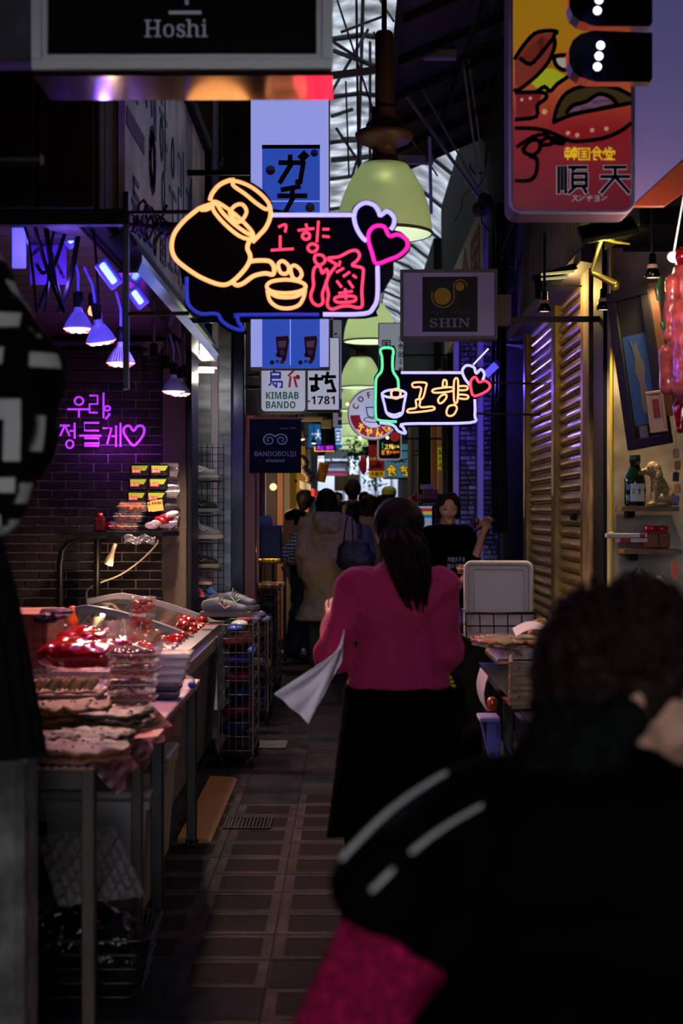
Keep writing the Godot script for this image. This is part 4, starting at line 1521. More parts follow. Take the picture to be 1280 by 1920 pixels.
	b.lathe([Vector2(0, -0.05), Vector2(0.03, -0.045), Vector2(0.034, 0.03), Vector2(0, 0.05)], a + Vector3(0.09, 0.0, 0), 10, Basis(Vector3.BACK, PI / 2))
	solo("cable_knot", "tangle of cables and a clamp on the bracket left of the kettle", "cable", b, "#3a2c26", a)
	a = W(236, 720, 5.75)
	b = B.new(a)
	b.box(a + Vector3(0, 0.36, 0), Vector3(0.022, 0.76, 0.03), 0.003)
	solo("steel_post", "thin dark post standing between heat lamps and the white board", "post", b, "steel_dark", a)

func neon_bottle() -> void:
	var D := 11.0
	var o := W(800, 800, D)
	var s := thing("neon_sign", "smaller neon sign with green bottle, blue cup and orange lettering", "sign", o)
	var T := func(t: String) -> PackedVector2Array: return crop_pts(t, 300, 320, 1.939, D, o)
	var b := B.new()
	b.prism(T.call("797,640 851,636 858,655 853,725 873,727 1090,727 1103,708 1130,699 1150,714 1175,714 1184,745 1206,775 1200,802 1151,830 1151,900 1130,927 896,931 901,963 865,956 838,931 792,923 776,893 777,750 796,722"), -0.02, 0.0)
	C(b, "panel", "neon_back", s)
	b = B.new()
	b.prism(T.call("800,720 1140,745 1140,905 800,905"), -0.07, -0.02)
	C(b, "backing_box", "black", s)
	neon(s, "neon_tube", T.call("866,800 866,790 863,758 846,728 845,680 848,660 840,646 808,646 800,658 806,680 805,728 786,755 783,800 783,890 794,907 830,912 860,913"), "neon_green", 0.0105, 0.012)
	neon(s, "neon_tube", T.call("806,812 822,801 850,797 880,801 894,812 880,822 850,826 820,822"), "neon_blue", 0.0095, 0.012, true)
	neon(s, "neon_tube", T.call("806,816 815,850 825,884 850,897 878,886 886,850 893,816"), "neon_blue", 0.0095, 0.012)
	neon(s, "neon_tube", T.call("824,880 850,888 876,880"), "neon_blue", 0.008, 0.012)
	neon(s, "neon_tube", T.call("856,795 870,801 873,814 866,827 852,829 841,820 841,804"), "neon_orange", 0.0085, 0.026, true)
	for p in ["920,772 965,772 965,790 955,826 941,830 948,790 920,788", "929,835 945,835 945,860 990,858 990,871 905,880 903,868 930,862", "1030,762 1040,765 1040,784 1027,784", "995,795 1060,788 1060,802 997,808", "1010,833 1022,818 1038,815 1040,826 1026,843 1014,846",
			"1068,765 1082,762 1080,838 1068,838", "1086,785 1114,785 1114,797 1086,798", "1086,815 1117,818 1115,830 1086,828", "1040,880 1048,858 1070,853 1078,866 1066,888 1048,892"]:
		neon(s, "neon_tube", T.call(p), "neon_orange", 0.0075, 0.012, true)
	neon(s, "neon_tube", T.call("875,735 1095,735"), "neon_blue", 0.0105, 0.012, false, 1)
	neon(s, "neon_tube", T.call("1143,832 1143,890 1125,917 892,921 884,936 892,955 866,948 846,926 797,917"), "neon_blue", 0.0105, 0.012)
	neon(s, "neon_tube", T.call("1125,780 1106,755 1098,727 1114,709 1140,716 1148,738 1165,723 1178,740 1172,762"), "neon_blue", 0.0105, 0.012)
	neon(s, "neon_tube", T.call("1140,820 1128,787 1130,762 1145,752 1158,770 1180,765 1198,782 1185,803"), "neon_red", 0.01, 0.02, true)
	b = B.new()
	for y in [0.1, 0.33]:
		b.tube([Vector3(0.3, y, -0.03), Vector3(0.84, y - 0.01, -0.05)], 0.008, 6)
	C(b, "bracket_arm", "black_metal", s)
	omni(s, Vector3(0.0, 0.2, 0.35), "8a8cff", 0.08, 0.12)
	omni(s, Vector3(0.2, 0.2, 0.35), "ffa050", 0.06, 0.1)
	# row of LED beads on a tilted bar and a blue floodlight behind the sign
	var a := W(905, 668, 12.0)
	var l := thing("led_bar", "tilted bar of white LED beads above the smaller neon sign", "light", a)
	b = B.new(a)
	b.bar(W(882, 690, 12.0), W(916, 652, 12.0), 0.03, 0.02)
	C(b, "bar", "black_metal", l)
	for i in 11:
		b = B.new(a)
		b.ell(W(884 + 3.0 * i, 687 - 3.2 * i, 11.98), Vector3.ONE * 0.008, 8, 6)
		C(b, "led_bead", "*d8e0ff,1.6", l)
	a = W(918, 700, 12.4)
	l = thing("floodlight", "blue floodlight glowing on its arm beside the stone pier", "light", a)
	b = B.new(a)
	b.bar(W(905, 706, 12.4), W(934, 678, 12.4), 0.05, 0.05)
	C(b, "housing", "#3a3a80", l)
	b = B.new(a)
	b.bar(W(903, 710, 12.36), W(930, 684, 12.36), 0.025, 0.06)
	C(b, "lens", "*5048ff,1.3", l)
	b = B.new(a)
	b.tube([W(912, 700, 12.4), W(905, 735, 12.4), W(930, 752, 12.5), W(952, 720, 12.6)], 0.008, 6)
	C(b, "arm", "#3a3a70", l)
	omni(l, Vector3(-0.02, -0.06, -0.35), "6a50ff", 0.75, 0.04)

func neon_wall() -> void:
	var D := 9.98
	var o := W(190, 840, D)
	var s := thing("neon_lettering", "purple neon handwriting with a heart on the brown brick wall", "sign", o)
	var k := D / 2800.0
	var put_g := func(code: String, x0: float, y0: float, x1: float, y1: float) -> void:
		var b := B.new()
		var w := W(x0 / 2.667, 420 + y0 / 2.667, D) - o
		glyph(b, code, Vector2(w.x, w.y), Vector2((x1 - x0) / 2.667 * k, (y1 - y0) / 2.667 * k), 0, Transform3D(), 0.03, 0, 0.0075)
		C(b, "neon_tube", "neon_purple", s)
	put_g.call("u", 325, 845, 455, 968)
	put_g.call("ri", 440, 845, 530, 972)
	put_g.call("comma", 520, 915, 605, 985)
	put_g.call("jeong", 290, 995, 400, 1115)
	put_g.call("deul", 400, 995, 510, 1110)
	put_g.call("ge", 505, 995, 605, 1115)
	neon(s, "neon_tube", crop_pts("672,1108 640,1075 621,1040 628,1015 650,1010 670,1035 690,1012 715,1012 724,1035 710,1070", 0, 420, 2.667, D, o), "neon_purple", 0.0085, 0.03, true)
	omni(s, Vector3(0, 0.02, 0.1), "b040ff", 0.06)
	omni(s, Vector3(0.2, 0.0, 0.1), "b040ff", 0.03)

func light_boxes() -> void:
	# tall lightbox with the toy-capsule poster
	var at := W(543, 690, 9.0)
	var k := 9.0 / 2800.0
	var w := 150 * k
	var h := 1.75
	var s := thing("light_box", "tall white light box with blue poster and two katakana letters", "sign", at)
	var b := B.new()
	b.box(Vector3(0, h / 2, -0.09), Vector3(w, h, 0.16), 0.004)
	C(b, "cabinet", "#6a6c78", s)
	b = B.new()
	b.box(Vector3(0, h / 2, 0), Vector3(w - 0.014, h - 0.014, 0.02), 0.003)
	C(b, "face", "*8c94d8,1.0", s)
	b = B.new()
	b.box(Vector3(0.008, 0.665, 0.011), Vector3(108 * k, 416 * k, 0.003))
	C(b, "poster", "*2e50b8,0.75", s)
	b = B.new()
	b.box(Vector3(0.008, 414 * k, 0.013), Vector3(109 * k, 7 * k, 0.004))
	C(b, "poster_rail", "black", s)
	b = B.new()
	b.box(Vector3(0.008, 312 * k, 0.013), Vector3(108 * k, 1.5 * k, 0.004))
	b.box(Vector3(0.004, 55 * k, 0.013), Vector3(1.5 * k, 100 * k, 0.003))
	C(b, "poster_seam", "*98a8e8,0.9", s)
	b = B.new()
	glyph(b, "ga_k", Vector2(-24 * k, 402 * k), Vector2(56 * k, 54 * k), 9 * k, Transform3D(), 0.0125, 0.016)
	C(b, "lettering", "#2a0a12", s)
	b = B.new()
	glyph(b, "chi_k", Vector2(-26 * k, 345 * k), Vector2(56 * k, 52 * k), 9 * k, Transform3D(), 0.0125, 0.016)
	C(b, "lettering", "#2a0a12", s)
	for q in [[-36, 370, 9, "#8088b0", "#402060"], [46, 402, 7, "#7080c0", "#2848a0"], [38, 300, 9, "#7088a0", "#5a7020"], [-38, 120, 6, "#908040", "#806a20"]]:
		b = B.new()
		b.disc(Vector2(q[0] * k, q[1] * k), q[2] * k, 0.0125, 0.015)
		C(b, "printed_capsule", q[3], s)
		var hb := PackedVector2Array()
		for i in 11: hb.append(Vector2(q[0] * k + cos(PI + PI * i / 10) * q[2] * k, q[1] * k + sin(PI + PI * i / 10) * q[2] * k))
		b = B.new()
		b.prism(hb, 0.0125, 0.016)
		C(b, "printed_capsule", q[4], s)
	for x in [-15.0, 38.0]:      # two printed toy vending machines
		b = B.new()
		b.prism(PackedVector2Array([Vector2(x - 11, 58), Vector2(x + 12, 60), Vector2(x + 14, 52), Vector2(x + 9, 18), Vector2(x - 8, 20)]) * Transform2D(0, Vector2(k, k), 0, Vector2.ZERO), 0.0125, 0.015)
		C(b, "printed_machine", "#701420", s)
		b = B.new()
		b.prism(PackedVector2Array([Vector2(x - 7, 50), Vector2(x + 9, 51), Vector2(x + 7, 38), Vector2(x - 6, 38)]) * Transform2D(0, Vector2(k, k), 0, Vector2.ZERO), 0.0145, 0.017)
		C(b, "printed_window", "#9ab0c8", s)
		b = B.new()
		b.prism(PackedVector2Array([Vector2(x - 4, 33), Vector2(x + 5, 33), Vector2(x + 5, 24), Vector2(x - 3, 24)]) * Transform2D(0, Vector2(k, k), 0, Vector2.ZERO), 0.0145, 0.017)
		C(b, "printed_chute", "#5080d0", s)
		for q in [[-18, 10, 4, "#204038"], [-8, 12, 3, "#4a80d0"], [1, 11, 4, "#8a7048"], [-8, 24, 4, "#a09060"], [4, 16, 4, "#702030"]]:
			b = B.new()
			b.disc(Vector2((x + q[0]) * k, q[1] * k), q[2] * k, 0.0125, 0.015)
			C(b, "printed_capsule", q[3], s)
	b = B.new()
	b.box(Vector3(-w / 2 - 0.19, 0.3, -0.1), Vector3(0.4, 0.03, 0.03))
	b.box(Vector3(-w / 2 - 0.19, 1.2, -0.1), Vector3(0.4, 0.03, 0.03))
	C(b, "bracket", "black_metal", s)
	area(s, Vector3(0, h / 2, 0.03), Vector3(0, 0, 1), w - 0.02, h - 0.02, "9aa4ff", 0.05)
	# rounded light box, green latin name
	at = W(531, 775, 12.0)
	k = 12.0 / 2800.0
	s = thing("light_box", "rounded white light box with green latin name and blue kanji", "sign", at)
	b = B.new()
	b.prism(rrect(90 * k, 110 * k, 9 * k), -0.12, 0.0, Transform3D(Basis(), Vector3(0, 55 * k, 0)))
	C(b, "cabinet", "#70727e", s)
	b = B.new()
	b.prism(rrect(82 * k, 102 * k, 7 * k), 0.0, 0.006, Transform3D(Basis(), Vector3(0, 55 * k, 0)))
	C(b, "face", "*a0a4bc,0.75", s)
	words(s, "KIMBAB", Vector3(-2 * k, 33 * k, 0.008), 61 * k, 13 * k, "*0a5a30,0.3")
	words(s, "BANDO", Vector3(-5 * k, 15.5 * k, 0.008), 55 * k, 13 * k, "*0a5a30,0.3")
	b = B.new()
	glyph(b, "shima", Vector2(-30 * k, 80 * k), Vector2(31 * k, 31 * k), 3.2 * k, Transform3D(), 0.006, 0.009)
	C(b, "lettering", "*1424a0,0.4", s)
	b = B.new()
	glyph(b, "nn", Vector2(8 * k, 90 * k), Vector2(18 * k, 22 * k), 4 * k, Transform3D(), 0.006, 0.009)
	glyph(b, "pa", Vector2(7 * k, 70 * k), Vector2(20 * k, 20 * k), 4 * k, Transform3D(), 0.006, 0.009)
	C(b, "lettering", "*8a1424,0.5", s)
	area(s, Vector3(0, 55 * k, 0.02), Vector3(0, 0, 1), 80 * k, 100 * k, "c0c4ff", 0.012)
	b = B.new()
	b.box(Vector3(-70 * k, 50 * k, -0.06), Vector3(50 * k, 0.03, 0.03))
	C(b, "bracket", "black_metal", s)
	# light box with hiragana and number
	at = W(606, 772, 13.0)
	k = 13.0 / 2800.0
	s = thing("light_box", "square white light box with black hiragana and a telephone number ending", "sign", at)
	b = B.new()
	b.box(Vector3(0, 70 * k, -0.08), Vector3(62 * k, 140 * k, 0.14), 0.004)
	C(b, "cabinet", "#26262c", s)
	b = B.new()
	b.box(Vector3(0, 71 * k, 0), Vector3(58 * k, 134 * k, 0.02), 0.003)
	C(b, "face", "*a6aabc,0.8", s)
	words(s, "-1781", Vector3(-3 * k, 21 * k, 0.012), 52 * k, 15 * k, "#101018", true)
	b = B.new()
	glyph(b, "ha", Vector2(-36 * k, 72 * k), Vector2(34 * k, 32 * k), 6 * k, Transform3D(), 0.01, 0.014)
	glyph(b, "chi", Vector2(-5 * k, 73 * k), Vector2(30 * k, 34 * k), 6 * k, Transform3D(), 0.01, 0.014)
	C(b, "lettering", "#0c0c14", s)
	area(s, Vector3(0, 71 * k, 0.03), Vector3(0, 0, 1), 58 * k, 130 * k, "c0c4ff", 0.012)
	arm(s, -0.75, 70 * k)
	# narrow sign behind it, striped edge
	at = W(632, 800, 14.5)
	k = 14.5 / 2800.0
	s = thing("banner_sign", "narrow pale vertical sign with red strokes behind the number sign", "sign", at)
	b = B.new()
	b.box(Vector3(0, 100 * k, -0.03), Vector3(16 * k, 200 * k, 0.05), 0.004)
	C(b, "panel", "*8e9296,0.35", s)
	b = B.new()
	for i in 3: b.box(Vector3(-3 * k, (158 + 8 * i) * k, 0), Vector3(6 * k, 3 * k, 0.006), 0, Basis(Vector3.BACK, 0.4))
	C(b, "lettering", "#7a1a20", s)
	for q in [[47, "#7a1a50"], [38, "#7a1a50"], [22, "#90701a"], [8, "#305040"]]:
		b = B.new()
		b.box(Vector3(5 * k, q[0] * k, 0), Vector3(7 * k, 9 * k, 0.006))
		C(b, "colour_band", q[1], s)
	arm(s, -0.8, 100 * k)
	# dark banner with double spiral emblem
	at = W(516, 887, 11.2)
	k = 11.2 / 2800.0
	s = thing("fabric_banner", "dark navy banner with double spiral emblem and pale capital lettering", "banner", at)
	b = B.new()
	b.sheet(func(u, v): return Vector3((u - 0.5) * 97 * k, v * 102 * k, 0.006 * sin(u * 9.0) * (1 - v)), 24, 6, 0.004)
	C(b, "cloth", "~14143c", s)
	b = B.new()
	b.tube([Vector3(-50 * k, 102 * k, 0), Vector3(52 * k, 102 * k, 0)], 0.008, 8)
	b.bar(Vector3(-46 * k, 102 * k, 0), Vector3(-52 * k, 102 * k, -0.36), 0.012, 0.012)
	C(b, "rod", "#5a2040", s)
	for sx in [-1, 1]:
		var p := PackedVector2Array()
		for i in 30:
			var t := i / 29.0
			var r := lerpf(13.0, 2.5, t)
			var a := TAU * 1.6 * t + 0.6
			p.append(Vector2(sx * (-1) * (11.5 - cos(a) * r) * k * -1.0, (62 + sin(a) * r * 0.9) * k))
		b = B.new()
		b.line(p, 2.2 * k, 0.006, 0.01)
		C(b, "emblem", "*6a68a8,0.18", s)
	words(s, "BANDOBOLIJI", Vector3(0, 36 * k, 0.009), 78 * k, 9 * k, "*5a589c,0.16", false)
	words(s, "KIMBAB", Vector3(0, 23 * k, 0.009), 34 * k, 5.5 * k, "*5a589c,0.14", false)
	words(s, "since 1984", Vector3(24 * k, 84 * k, 0.009), 30 * k, 3 * k, "*5a589c,0.1", false)
	# round coffee sign
	at = W(700, 825, 15.0)
	k = 15.0 / 2800.0
	s = thing("round_sign", "round coffee sign, white above and crimson below, with a cup", "sign", at)
	var c := Vector2(0, 49 * k)
	b = B.new()
	b.disc(c, 49 * k, -0.1, 0.0, Transform3D(), 40)
	C(b, "rim", "#c8c8d8", s)
	b = B.new()
	b.disc(c, 46.5 * k, 0.0, 0.005, Transform3D(), 40)
	C(b, "face", "*b0b6c8,0.62", s)
	var half := PackedVector2Array()
	for i in 25: half.append(c + Vector2(cos(PI + 0.07 + (PI - 0.04) * i / 24), sin(PI + 0.07 + (PI - 0.04) * i / 24)) * 44 * k)
	b = B.new()
	b.prism(half, 0.005, 0.008)
	C(b, "lower_half", "*7a0c22,0.5", s)
	b = B.new()
	b.disc(c, 26 * k, 0.008, 0.011, Transform3D(), 30)
	C(b, "centre_disc", "*a4b8d8,0.62", s)
	b = B.new()
	var cup := pts2("-14,12 14,12 10,-4 4,-9 -5,-9 -11,-3")
	for i in cup.size(): cup[i] = c + cup[i] * k
	b.line(cup, 2 * k, 0.011, 0.014, Transform3D(), true)
	var sc := PackedVector2Array()
	for i in 20: sc.append(c + Vector2(cos(TAU * i / 20) * 18, sin(TAU * i / 20) * 5 - 11) * k)
	b.line(sc, 1.6 * k, 0.011, 0.014, Transform3D(), true)
	C(b, "printed_cup", "#501420", s)
	var txt := "COFFEE"
	for i in 6:
		var a := deg_to_rad(158 - i * 27)
		var t := words(s, txt[i], Vector3(c.x + cos(a) * 36 * k, c.y + sin(a) * 36 * k, 0.008), 0, 11 * k, "#5a1020")
		t.rotation.z = a - PI / 2
	b = B.new()
	for i in 4:
		var a := deg_to_rad(225 + i * 30)
		var p := c + Vector2(cos(a), sin(a)) * 35 * k
		glyph(b, ["chi", "ya", "n", "ha"][i], Vector2(-7, 7) * k, Vector2(14, 14) * k, 2.4 * k, Transform3D(Basis(Vector3.BACK, a + PI / 2), Vector3(p.x, p.y, 0)), 0.008, 0.012)
	C(b, "lettering", "*e0b840,0.7", s)
	for q in [-120, -60, 30, 160]:
		var a := deg_to_rad(q)
		b = B.new()
		b.ell(Vector3(c.x + cos(a) * 52 * k, c.y + sin(a) * 52 * k, 0.03), Vector3.ONE * 3.4 * k, 8, 6)
		C(b, "fairy_bulb", "*ffd8b0,1.6", s)
	omni(s, Vector3(0, 0.1, 0.2), "ffd0c0", 0.02)
	arm(s, 1.1, 49 * k)
	# black rounded sign pointing upstairs
	at = W(730, 862, 17.0)
	k = 17.0 / 2800.0
	s = thing("rounded_sign", "black rounded sign with green arrow and yellow lettering, white rim", "sign", at)
	b = B.new()
	b.prism(rrect(46 * k, 62 * k, 7 * k), -0.08, 0.0, Transform3D(Basis(), Vector3(0, 30 * k, 0)))
	C(b, "rim", "*9aa0a8,0.35", s)
	b = B.new()
	b.prism(rrect(40 * k, 56 * k, 5 * k), 0.0, 0.005, Transform3D(Basis(), Vector3(0, 30 * k, 0)))
	C(b, "face", "#060708", s)
	b = B.new()
	b.prism(PackedVector2Array([Vector2(-15, 29), Vector2(-11, 29), Vector2(-13, 33)]) * Transform2D(0, Vector2(k, k), 0, Vector2.ZERO), 0.005, 0.009)
	b.box(Vector3(-13 * k, 25 * k, 0.007), Vector3(2 * k, 9 * k, 0.004))
	C(b, "arrow", "*2a9a48,0.8", s)
	words(s, "2", Vector3(-6 * k, 24 * k, 0.006), 7 * k, 9 * k, "*d8c860,0.8")
	b = B.new()
	glyph(b, "kai", Vector2(-1 * k, 29 * k), Vector2(9, 9) * k, 1.3 * k, Transform3D(), 0.005, 0.009)
	glyph(b, "ni", Vector2(9 * k, 27 * k), Vector2(5, 5) * k, 0.9 * k, Transform3D(), 0.005, 0.009)
	glyph(b, "mo", Vector2(14 * k, 27 * k), Vector2(5, 5) * k, 0.9 * k, Transform3D(), 0.005, 0.009)
	C(b, "lettering", "*d8c860,0.8", s)
	b = B.new()
	for i in 2: glyph(b, ["za", "shoku"][i], Vector2((-15 + 8 * i) * k, 18 * k), Vector2(7, 8) * k, 1.1 * k, Transform3D(), 0.005, 0.009)
	for i in 5: glyph(b, ["a_h", "ri_h", "ma", "su", "su"][i].replace("su", "su"), Vector2((0.5 + 3.6 * i) * k, 16.5 * k), Vector2(3.4, 5) * k, 0.7 * k, Transform3D(), 0.005, 0.009)
	C(b, "lettering", "*e08a28,0.8", s)
	b = B.new()
	b.disc(Vector2(10, 43) * k, 9 * k, 0.005, 0.009)
	C(b, "emblem", "*8a2418,0.6", s)
	for i in 2:
		b = B.new()
		b.ell(Vector3([-24, 8][i] * k, [47, 58][i] * k, 0.05), Vector3.ONE * 3.3 * k, 8, 6)
		C(b, "fairy_bulb", "*ffd8c0,1.6", s)
	arm(s, 0.95, 40 * k)
	# vertical white sign with small kanji behind the bottle
	at = W(733, 725, 16.5)
	k = 16.5 / 2800.0
	s = thing("vertical_sign", "tall white sign with columns of small dark kanji behind the neon bottle", "sign", at)
	b = B.new()
	b.box(Vector3(0, 60 * k, -0.05), Vector3(48 * k, 120 * k, 0.08), 0.005)
	C(b, "cabinet", "#50525a", s)
	b = B.new()
	b.box(Vector3(0, 60 * k, 0), Vector3(45 * k, 116 * k, 0.02), 0.004)
	C(b, "face", "*98a0a8,0.5", s)
	b = B.new()
	for i in 6: glyph(b, ["dai", "shoku", "koku", "ki", "shima", "ten"][i], Vector2(13 * k, (96 - 15 * i) * k), Vector2(9, 11) * k, 1.4 * k, Transform3D(), 0.01, 0.014)
	for i in 2: glyph(b, ["koku", "sei_low"][i], Vector2(-18 * k, (88 - 22 * i) * k), Vector2(16, 17) * k, 2.4 * k, Transform3D(), 0.01, 0.014)
	C(b, "lettering", "#14181c", s)

	arm(s, 0.95, 60 * k)

func pendants() -> void:
	var src: Node3D
	var spec := [[720, 440, 10.2, 0.65, "largest green glass pendant lamp on a brown stem, nearest of the row"], [693.5, 641, 18.4, 0.65, "second green pendant lamp, hanging behind the kettle sign"], [676, 727, 23.5, 0.65, "third green pendant lamp, above the round coffee sign"],
		[664, 770, 28.0, 0.65, "fourth green pendant lamp, cut by the coffee sign's left edge"], [663, 797, 31.0, 0.65, "fifth green pendant lamp counting away from the nearest"], [660, 820, 34.5, 0.65, "sixth green pendant lamp counting away from the nearest"],
		[666, 836, 38.0, 0.65, "seventh green pendant lamp, last but one of the row"], [657, 847, 42.0, 0.65, "smallest green pendant lamp, far end of the row"]]
	for q in spec:
		var at := W(q[0], q[1], q[2])
		if src == null:
			src = thing("pendant_lamp", q[4], "pendant lamp", at, "green pendant lamps down the alley")
			var b := B.new()
			var pr := []
			for i in 15:
				var t := i / 14.0
				pr.append(Vector2(0.325 * pow(cos(t * PI / 2 * 0.83), 0.55) + 0.002, 0.475 * t))
			var full: Array = [Vector2(0.32, 0.0), Vector2(0.33, 0.012)] + pr.slice(1)
			var inner: Array = []
			for i in range(pr.size() - 1, -1, -1): inner.append(pr[i] - Vector2(0.008, 0.006 if i else 0.0))
			b.lathe(full + inner, Vector3.ZERO, 36)
			C(b, "lamp_shade", "lamp_glass", src)
			b = B.new()
			b.lathe([Vector2(0.326, -0.004), Vector2(0.336, 0.002), Vector2(0.336, 0.012), Vector2(0.33, 0.016)], Vector3.ZERO, 36)
			C(b, "shade_rim", "#4a4c38", src)
			b = B.new()
			b.lathe([Vector2(0.12, 0.46), Vector2(0.155, 0.465), Vector2(0.15, 0.485), Vector2(0.1, 0.5), Vector2(0.082, 0.53), Vector2(0.08, 0.58), Vector2(0.1, 0.6), Vector2(0.17, 0.63), Vector2(0.195, 0.66), Vector2(0.2, 0.685), Vector2(0.185, 0.7), Vector2(0.14, 0.715), Vector2(0.12, 0.735), Vector2(0.125, 0.75),
				Vector2(0.11, 0.76), Vector2(0.09, 0.79), Vector2(0.082, 0.84), Vector2(0.085, 0.86), Vector2(0.066, 0.87), Vector2(0.0, 0.875)], Vector3.ZERO, 28)
			C(b, "fitting", "lamp_bronze", src)
			b = B.new()
			b.lathe([Vector2(0.062, 0.86), Vector2(0.062, 1.37), Vector2(0.05, 1.385), Vector2(0.0, 1.385)], Vector3.ZERO, 20)
			C(b, "stem", "lamp_bronze", src)
			b = B.new()
			b.lathe([Vector2(0.018, 1.38), Vector2(0.018, 3.88), Vector2(0, 3.88)], Vector3.ZERO, 10)
			C(b, "rod", "black_metal", src)
			for i in 3:
				b = B.new()
				var a := TAU * i / 3 + 0.3
				b.tube([Vector3(cos(a) * 0.08, 0.82, sin(a) * 0.08), Vector3(cos(a) * 0.115, 0.82, sin(a) * 0.115)], 0.012, 6)
				C(b, "wing_screw", "black_metal", src)
			b = B.new()
			b.ell(Vector3(0, 0.33, 0.19), Vector3(0.05, 0.045, 0.045), 14, 10)
			C(b, "bulb", "bulb_glow", src)
			omni(src, Vector3(0, 0.33, 0.19), "f2fff2", 0.65, 0.04)
		else:
			dup(src, at, q[4])

func right_signs() -> void:
	# brown-black second-hand shop sign
	var at := W(841, 636, 8.2)
	var k := 8.2 / 2800.0
	var s := thing("shop_sign", "white box sign with black square, yellow emblem and slab serif name", "sign", at, "", -0.03)
	var b := B.new()
	b.box(Vector3(0, 65 * k, -0.06), Vector3(182 * k, 131 * k, 0.12), 0.006)
	C(b, "cabinet", "#4c4850", s)
	b = B.new()
	b.box(Vector3(0, 0.002, -0.06), Vector3(180 * k, 0.006, 0.118))
	C(b, "underside", "under_gloss", s)
	b = B.new()
	frame2(b, 182 * k, 131 * k, 6 * k, 0.0, 0.014, Vector3(0, 65 * k, 0))
	C(b, "frame", "#6a645e", s)
	b = B.new()
	b.box(Vector3(0, 65 * k, 0.002), Vector3(171 * k, 120 * k, 0.008))
	C(b, "face", "#b0acc8", s)
	b = B.new()
	b.box(Vector3(2 * k, 65 * k, 0.0075), Vector3(103 * k, 103 * k, 0.004))
	C(b, "square", "#060606", s)
	b = B.new()
	b.disc(Vector2(-12 * k, 80 * k), 16 * k, 0.0095, 0.012, Transform3D(), 28)
	b.disc(Vector2(20.5 * k, 98 * k), 8.2 * k, 0.0095, 0.012, Transform3D(), 24)
	C(b, "emblem_dot", "#a88510", s)
	var p := PackedVector2Array()
	for i in 16:
		var a := deg_to_rad(160 + 200.0 * i / 15)
		p.append(Vector2(-11 + 21 * cos(a), 80 + 21 * sin(a)) * k)
	for i in 14:
		var a := deg_to_rad(180 - 180.0 * i / 13)
		p.append(Vector2(21.5 + 12.5 * cos(a), 98 + 12.5 * sin(a)) * k)
	b = B.new()
	b.line(p, 2.4 * k, 0.0095, 0.012)
	C(b, "emblem_curve", "#a08028", s)
	words(s, "IMPORT · RECYCLE", Vector3(1 * k, 50 * k, 0.0105), 88 * k, 4.6 * k, "#3c3a36", false, true)
	words(s, "SHIN", Vector3(2 * k, 30 * k, 0.0105), 76 * k, 17 * k, "#8a8690", true, true)
	b = B.new()
	b.bar(Vector3(95 * k, 40 * k, -0.09), Vector3(0.9, 40 * k, -0.09), 0.03, 0.03)
	C(b, "wall_arm", "black_metal", s)
	b = B.new()
	b.box(Vector3(104 * k, 56 * k, -0.06), Vector3(28 * k, 58 * k, 0.06), 0.004)
	C(b, "bracket_plate", "#6a625e", s)
	# big rounded restaurant sign, upper right
	at = W(1071, 402, 5.6)
	k = 5.6 / 2800.0
	s = thing("restaurant_sign", "tall rounded red and yellow restaurant sign with cartoon seafood, upper right", "sign", at)
	var hgt := 480.0
	b = B.new()
	b.prism(rrect(236 * k, hgt * k, 22 * k), -0.16, 0.0, Transform3D(Basis(), Vector3(0, hgt / 2 * k, 0)))
	C(b, "cabinet", "#4a4658", s)
	b = B.new()
	var rim := rrect(228 * k, (hgt - 8) * k, 20 * k)
	var q3 := []
	for v in rim: q3.append(Vector3(v.x, v.y + hgt / 2 * k, 0.004))
	b.tube(q3, 4 * k, 8, true)
	C(b, "rim", "#a8a4c4", s)
	var grad := [[0, 100, "7a1024"], [100, 150, "a82a2c"], [150, 215, "b84430"], [215, 262, "c0602c"], [262, 300, "c07c28"], [300, 480, "b89018"]]
	b = B.new()
	b.prism(rrect(222 * k, (hgt - 14) * k, 18 * k), 0.0, 0.004, Transform3D(Basis(), Vector3(0, hgt / 2 * k, 0)))
	var gm := StandardMaterial3D.new()      # the print's own red-to-yellow ground
	var gt := GradientTexture2D.new()
	var gr := Gradient.new()
	gr.offsets = PackedFloat32Array([0.0, 0.34, 0.52, 0.68, 1.0])
	gr.colors = PackedColorArray([Color("b89414"), Color("c8881c"), Color("c85a30"), Color("a02430"), Color("6a0c22")])
	gt.gradient = gr; gt.fill_from = Vector2(0, 0); gt.fill_to = Vector2(0, 1); gt.width = 8; gt.height = 256
	gm.albedo_texture = gt
	gm.roughness = 0.3
	gm.emission_enabled = true; gm.emission_texture = gt; gm.emission_operator = BaseMaterial3D.EMISSION_OP_MULTIPLY; gm.emission = Color.WHITE; gm.emission_energy_multiplier = 0.42
	gm.uv1_triplanar = true
	gm.uv1_scale = Vector3(1, 1.0 / (hgt * k), 1); gm.uv1_offset = Vector3(0, 0, 0)
	put("face", b.mesh(), gm, s)
	var F2 := func(t: String) -> PackedVector2Array:     # outlines traced on an enlargement of the sign
		return crop_pts(t, 940, 0, 3.765, 5.6, at)
	for f in [["92,420 150,330 230,245 350,240 375,290 360,380 300,470 220,560 110,630 92,600", "*8a3428,0.45"], ["130,420 200,330 290,260 340,300 300,390 230,460", "*3a1a14,0.4"], ["210,590 300,490 360,490 460,545 380,590 340,650 260,640", "*b0b820,0.5"], ["100,670 280,670 250,760 200,840 100,860", "*8a2028,0.4"],
			["370,860 400,740 480,640 600,610 780,625 905,690 905,740 700,780 500,820", "*4a3a1c,0.4"], ["460,800 500,750 600,730 680,680 760,690 800,730 640,770", "*8a5a8c,0.5"], ["380,420 480,415 480,470 430,490 390,470", "*b8bab0,0.5"], ["405,470 450,470 430,495", "*b02a20,0.5"]]:
		b = B.new()
		b.prism(F2.call(f[0]), 0.004, 0.007)
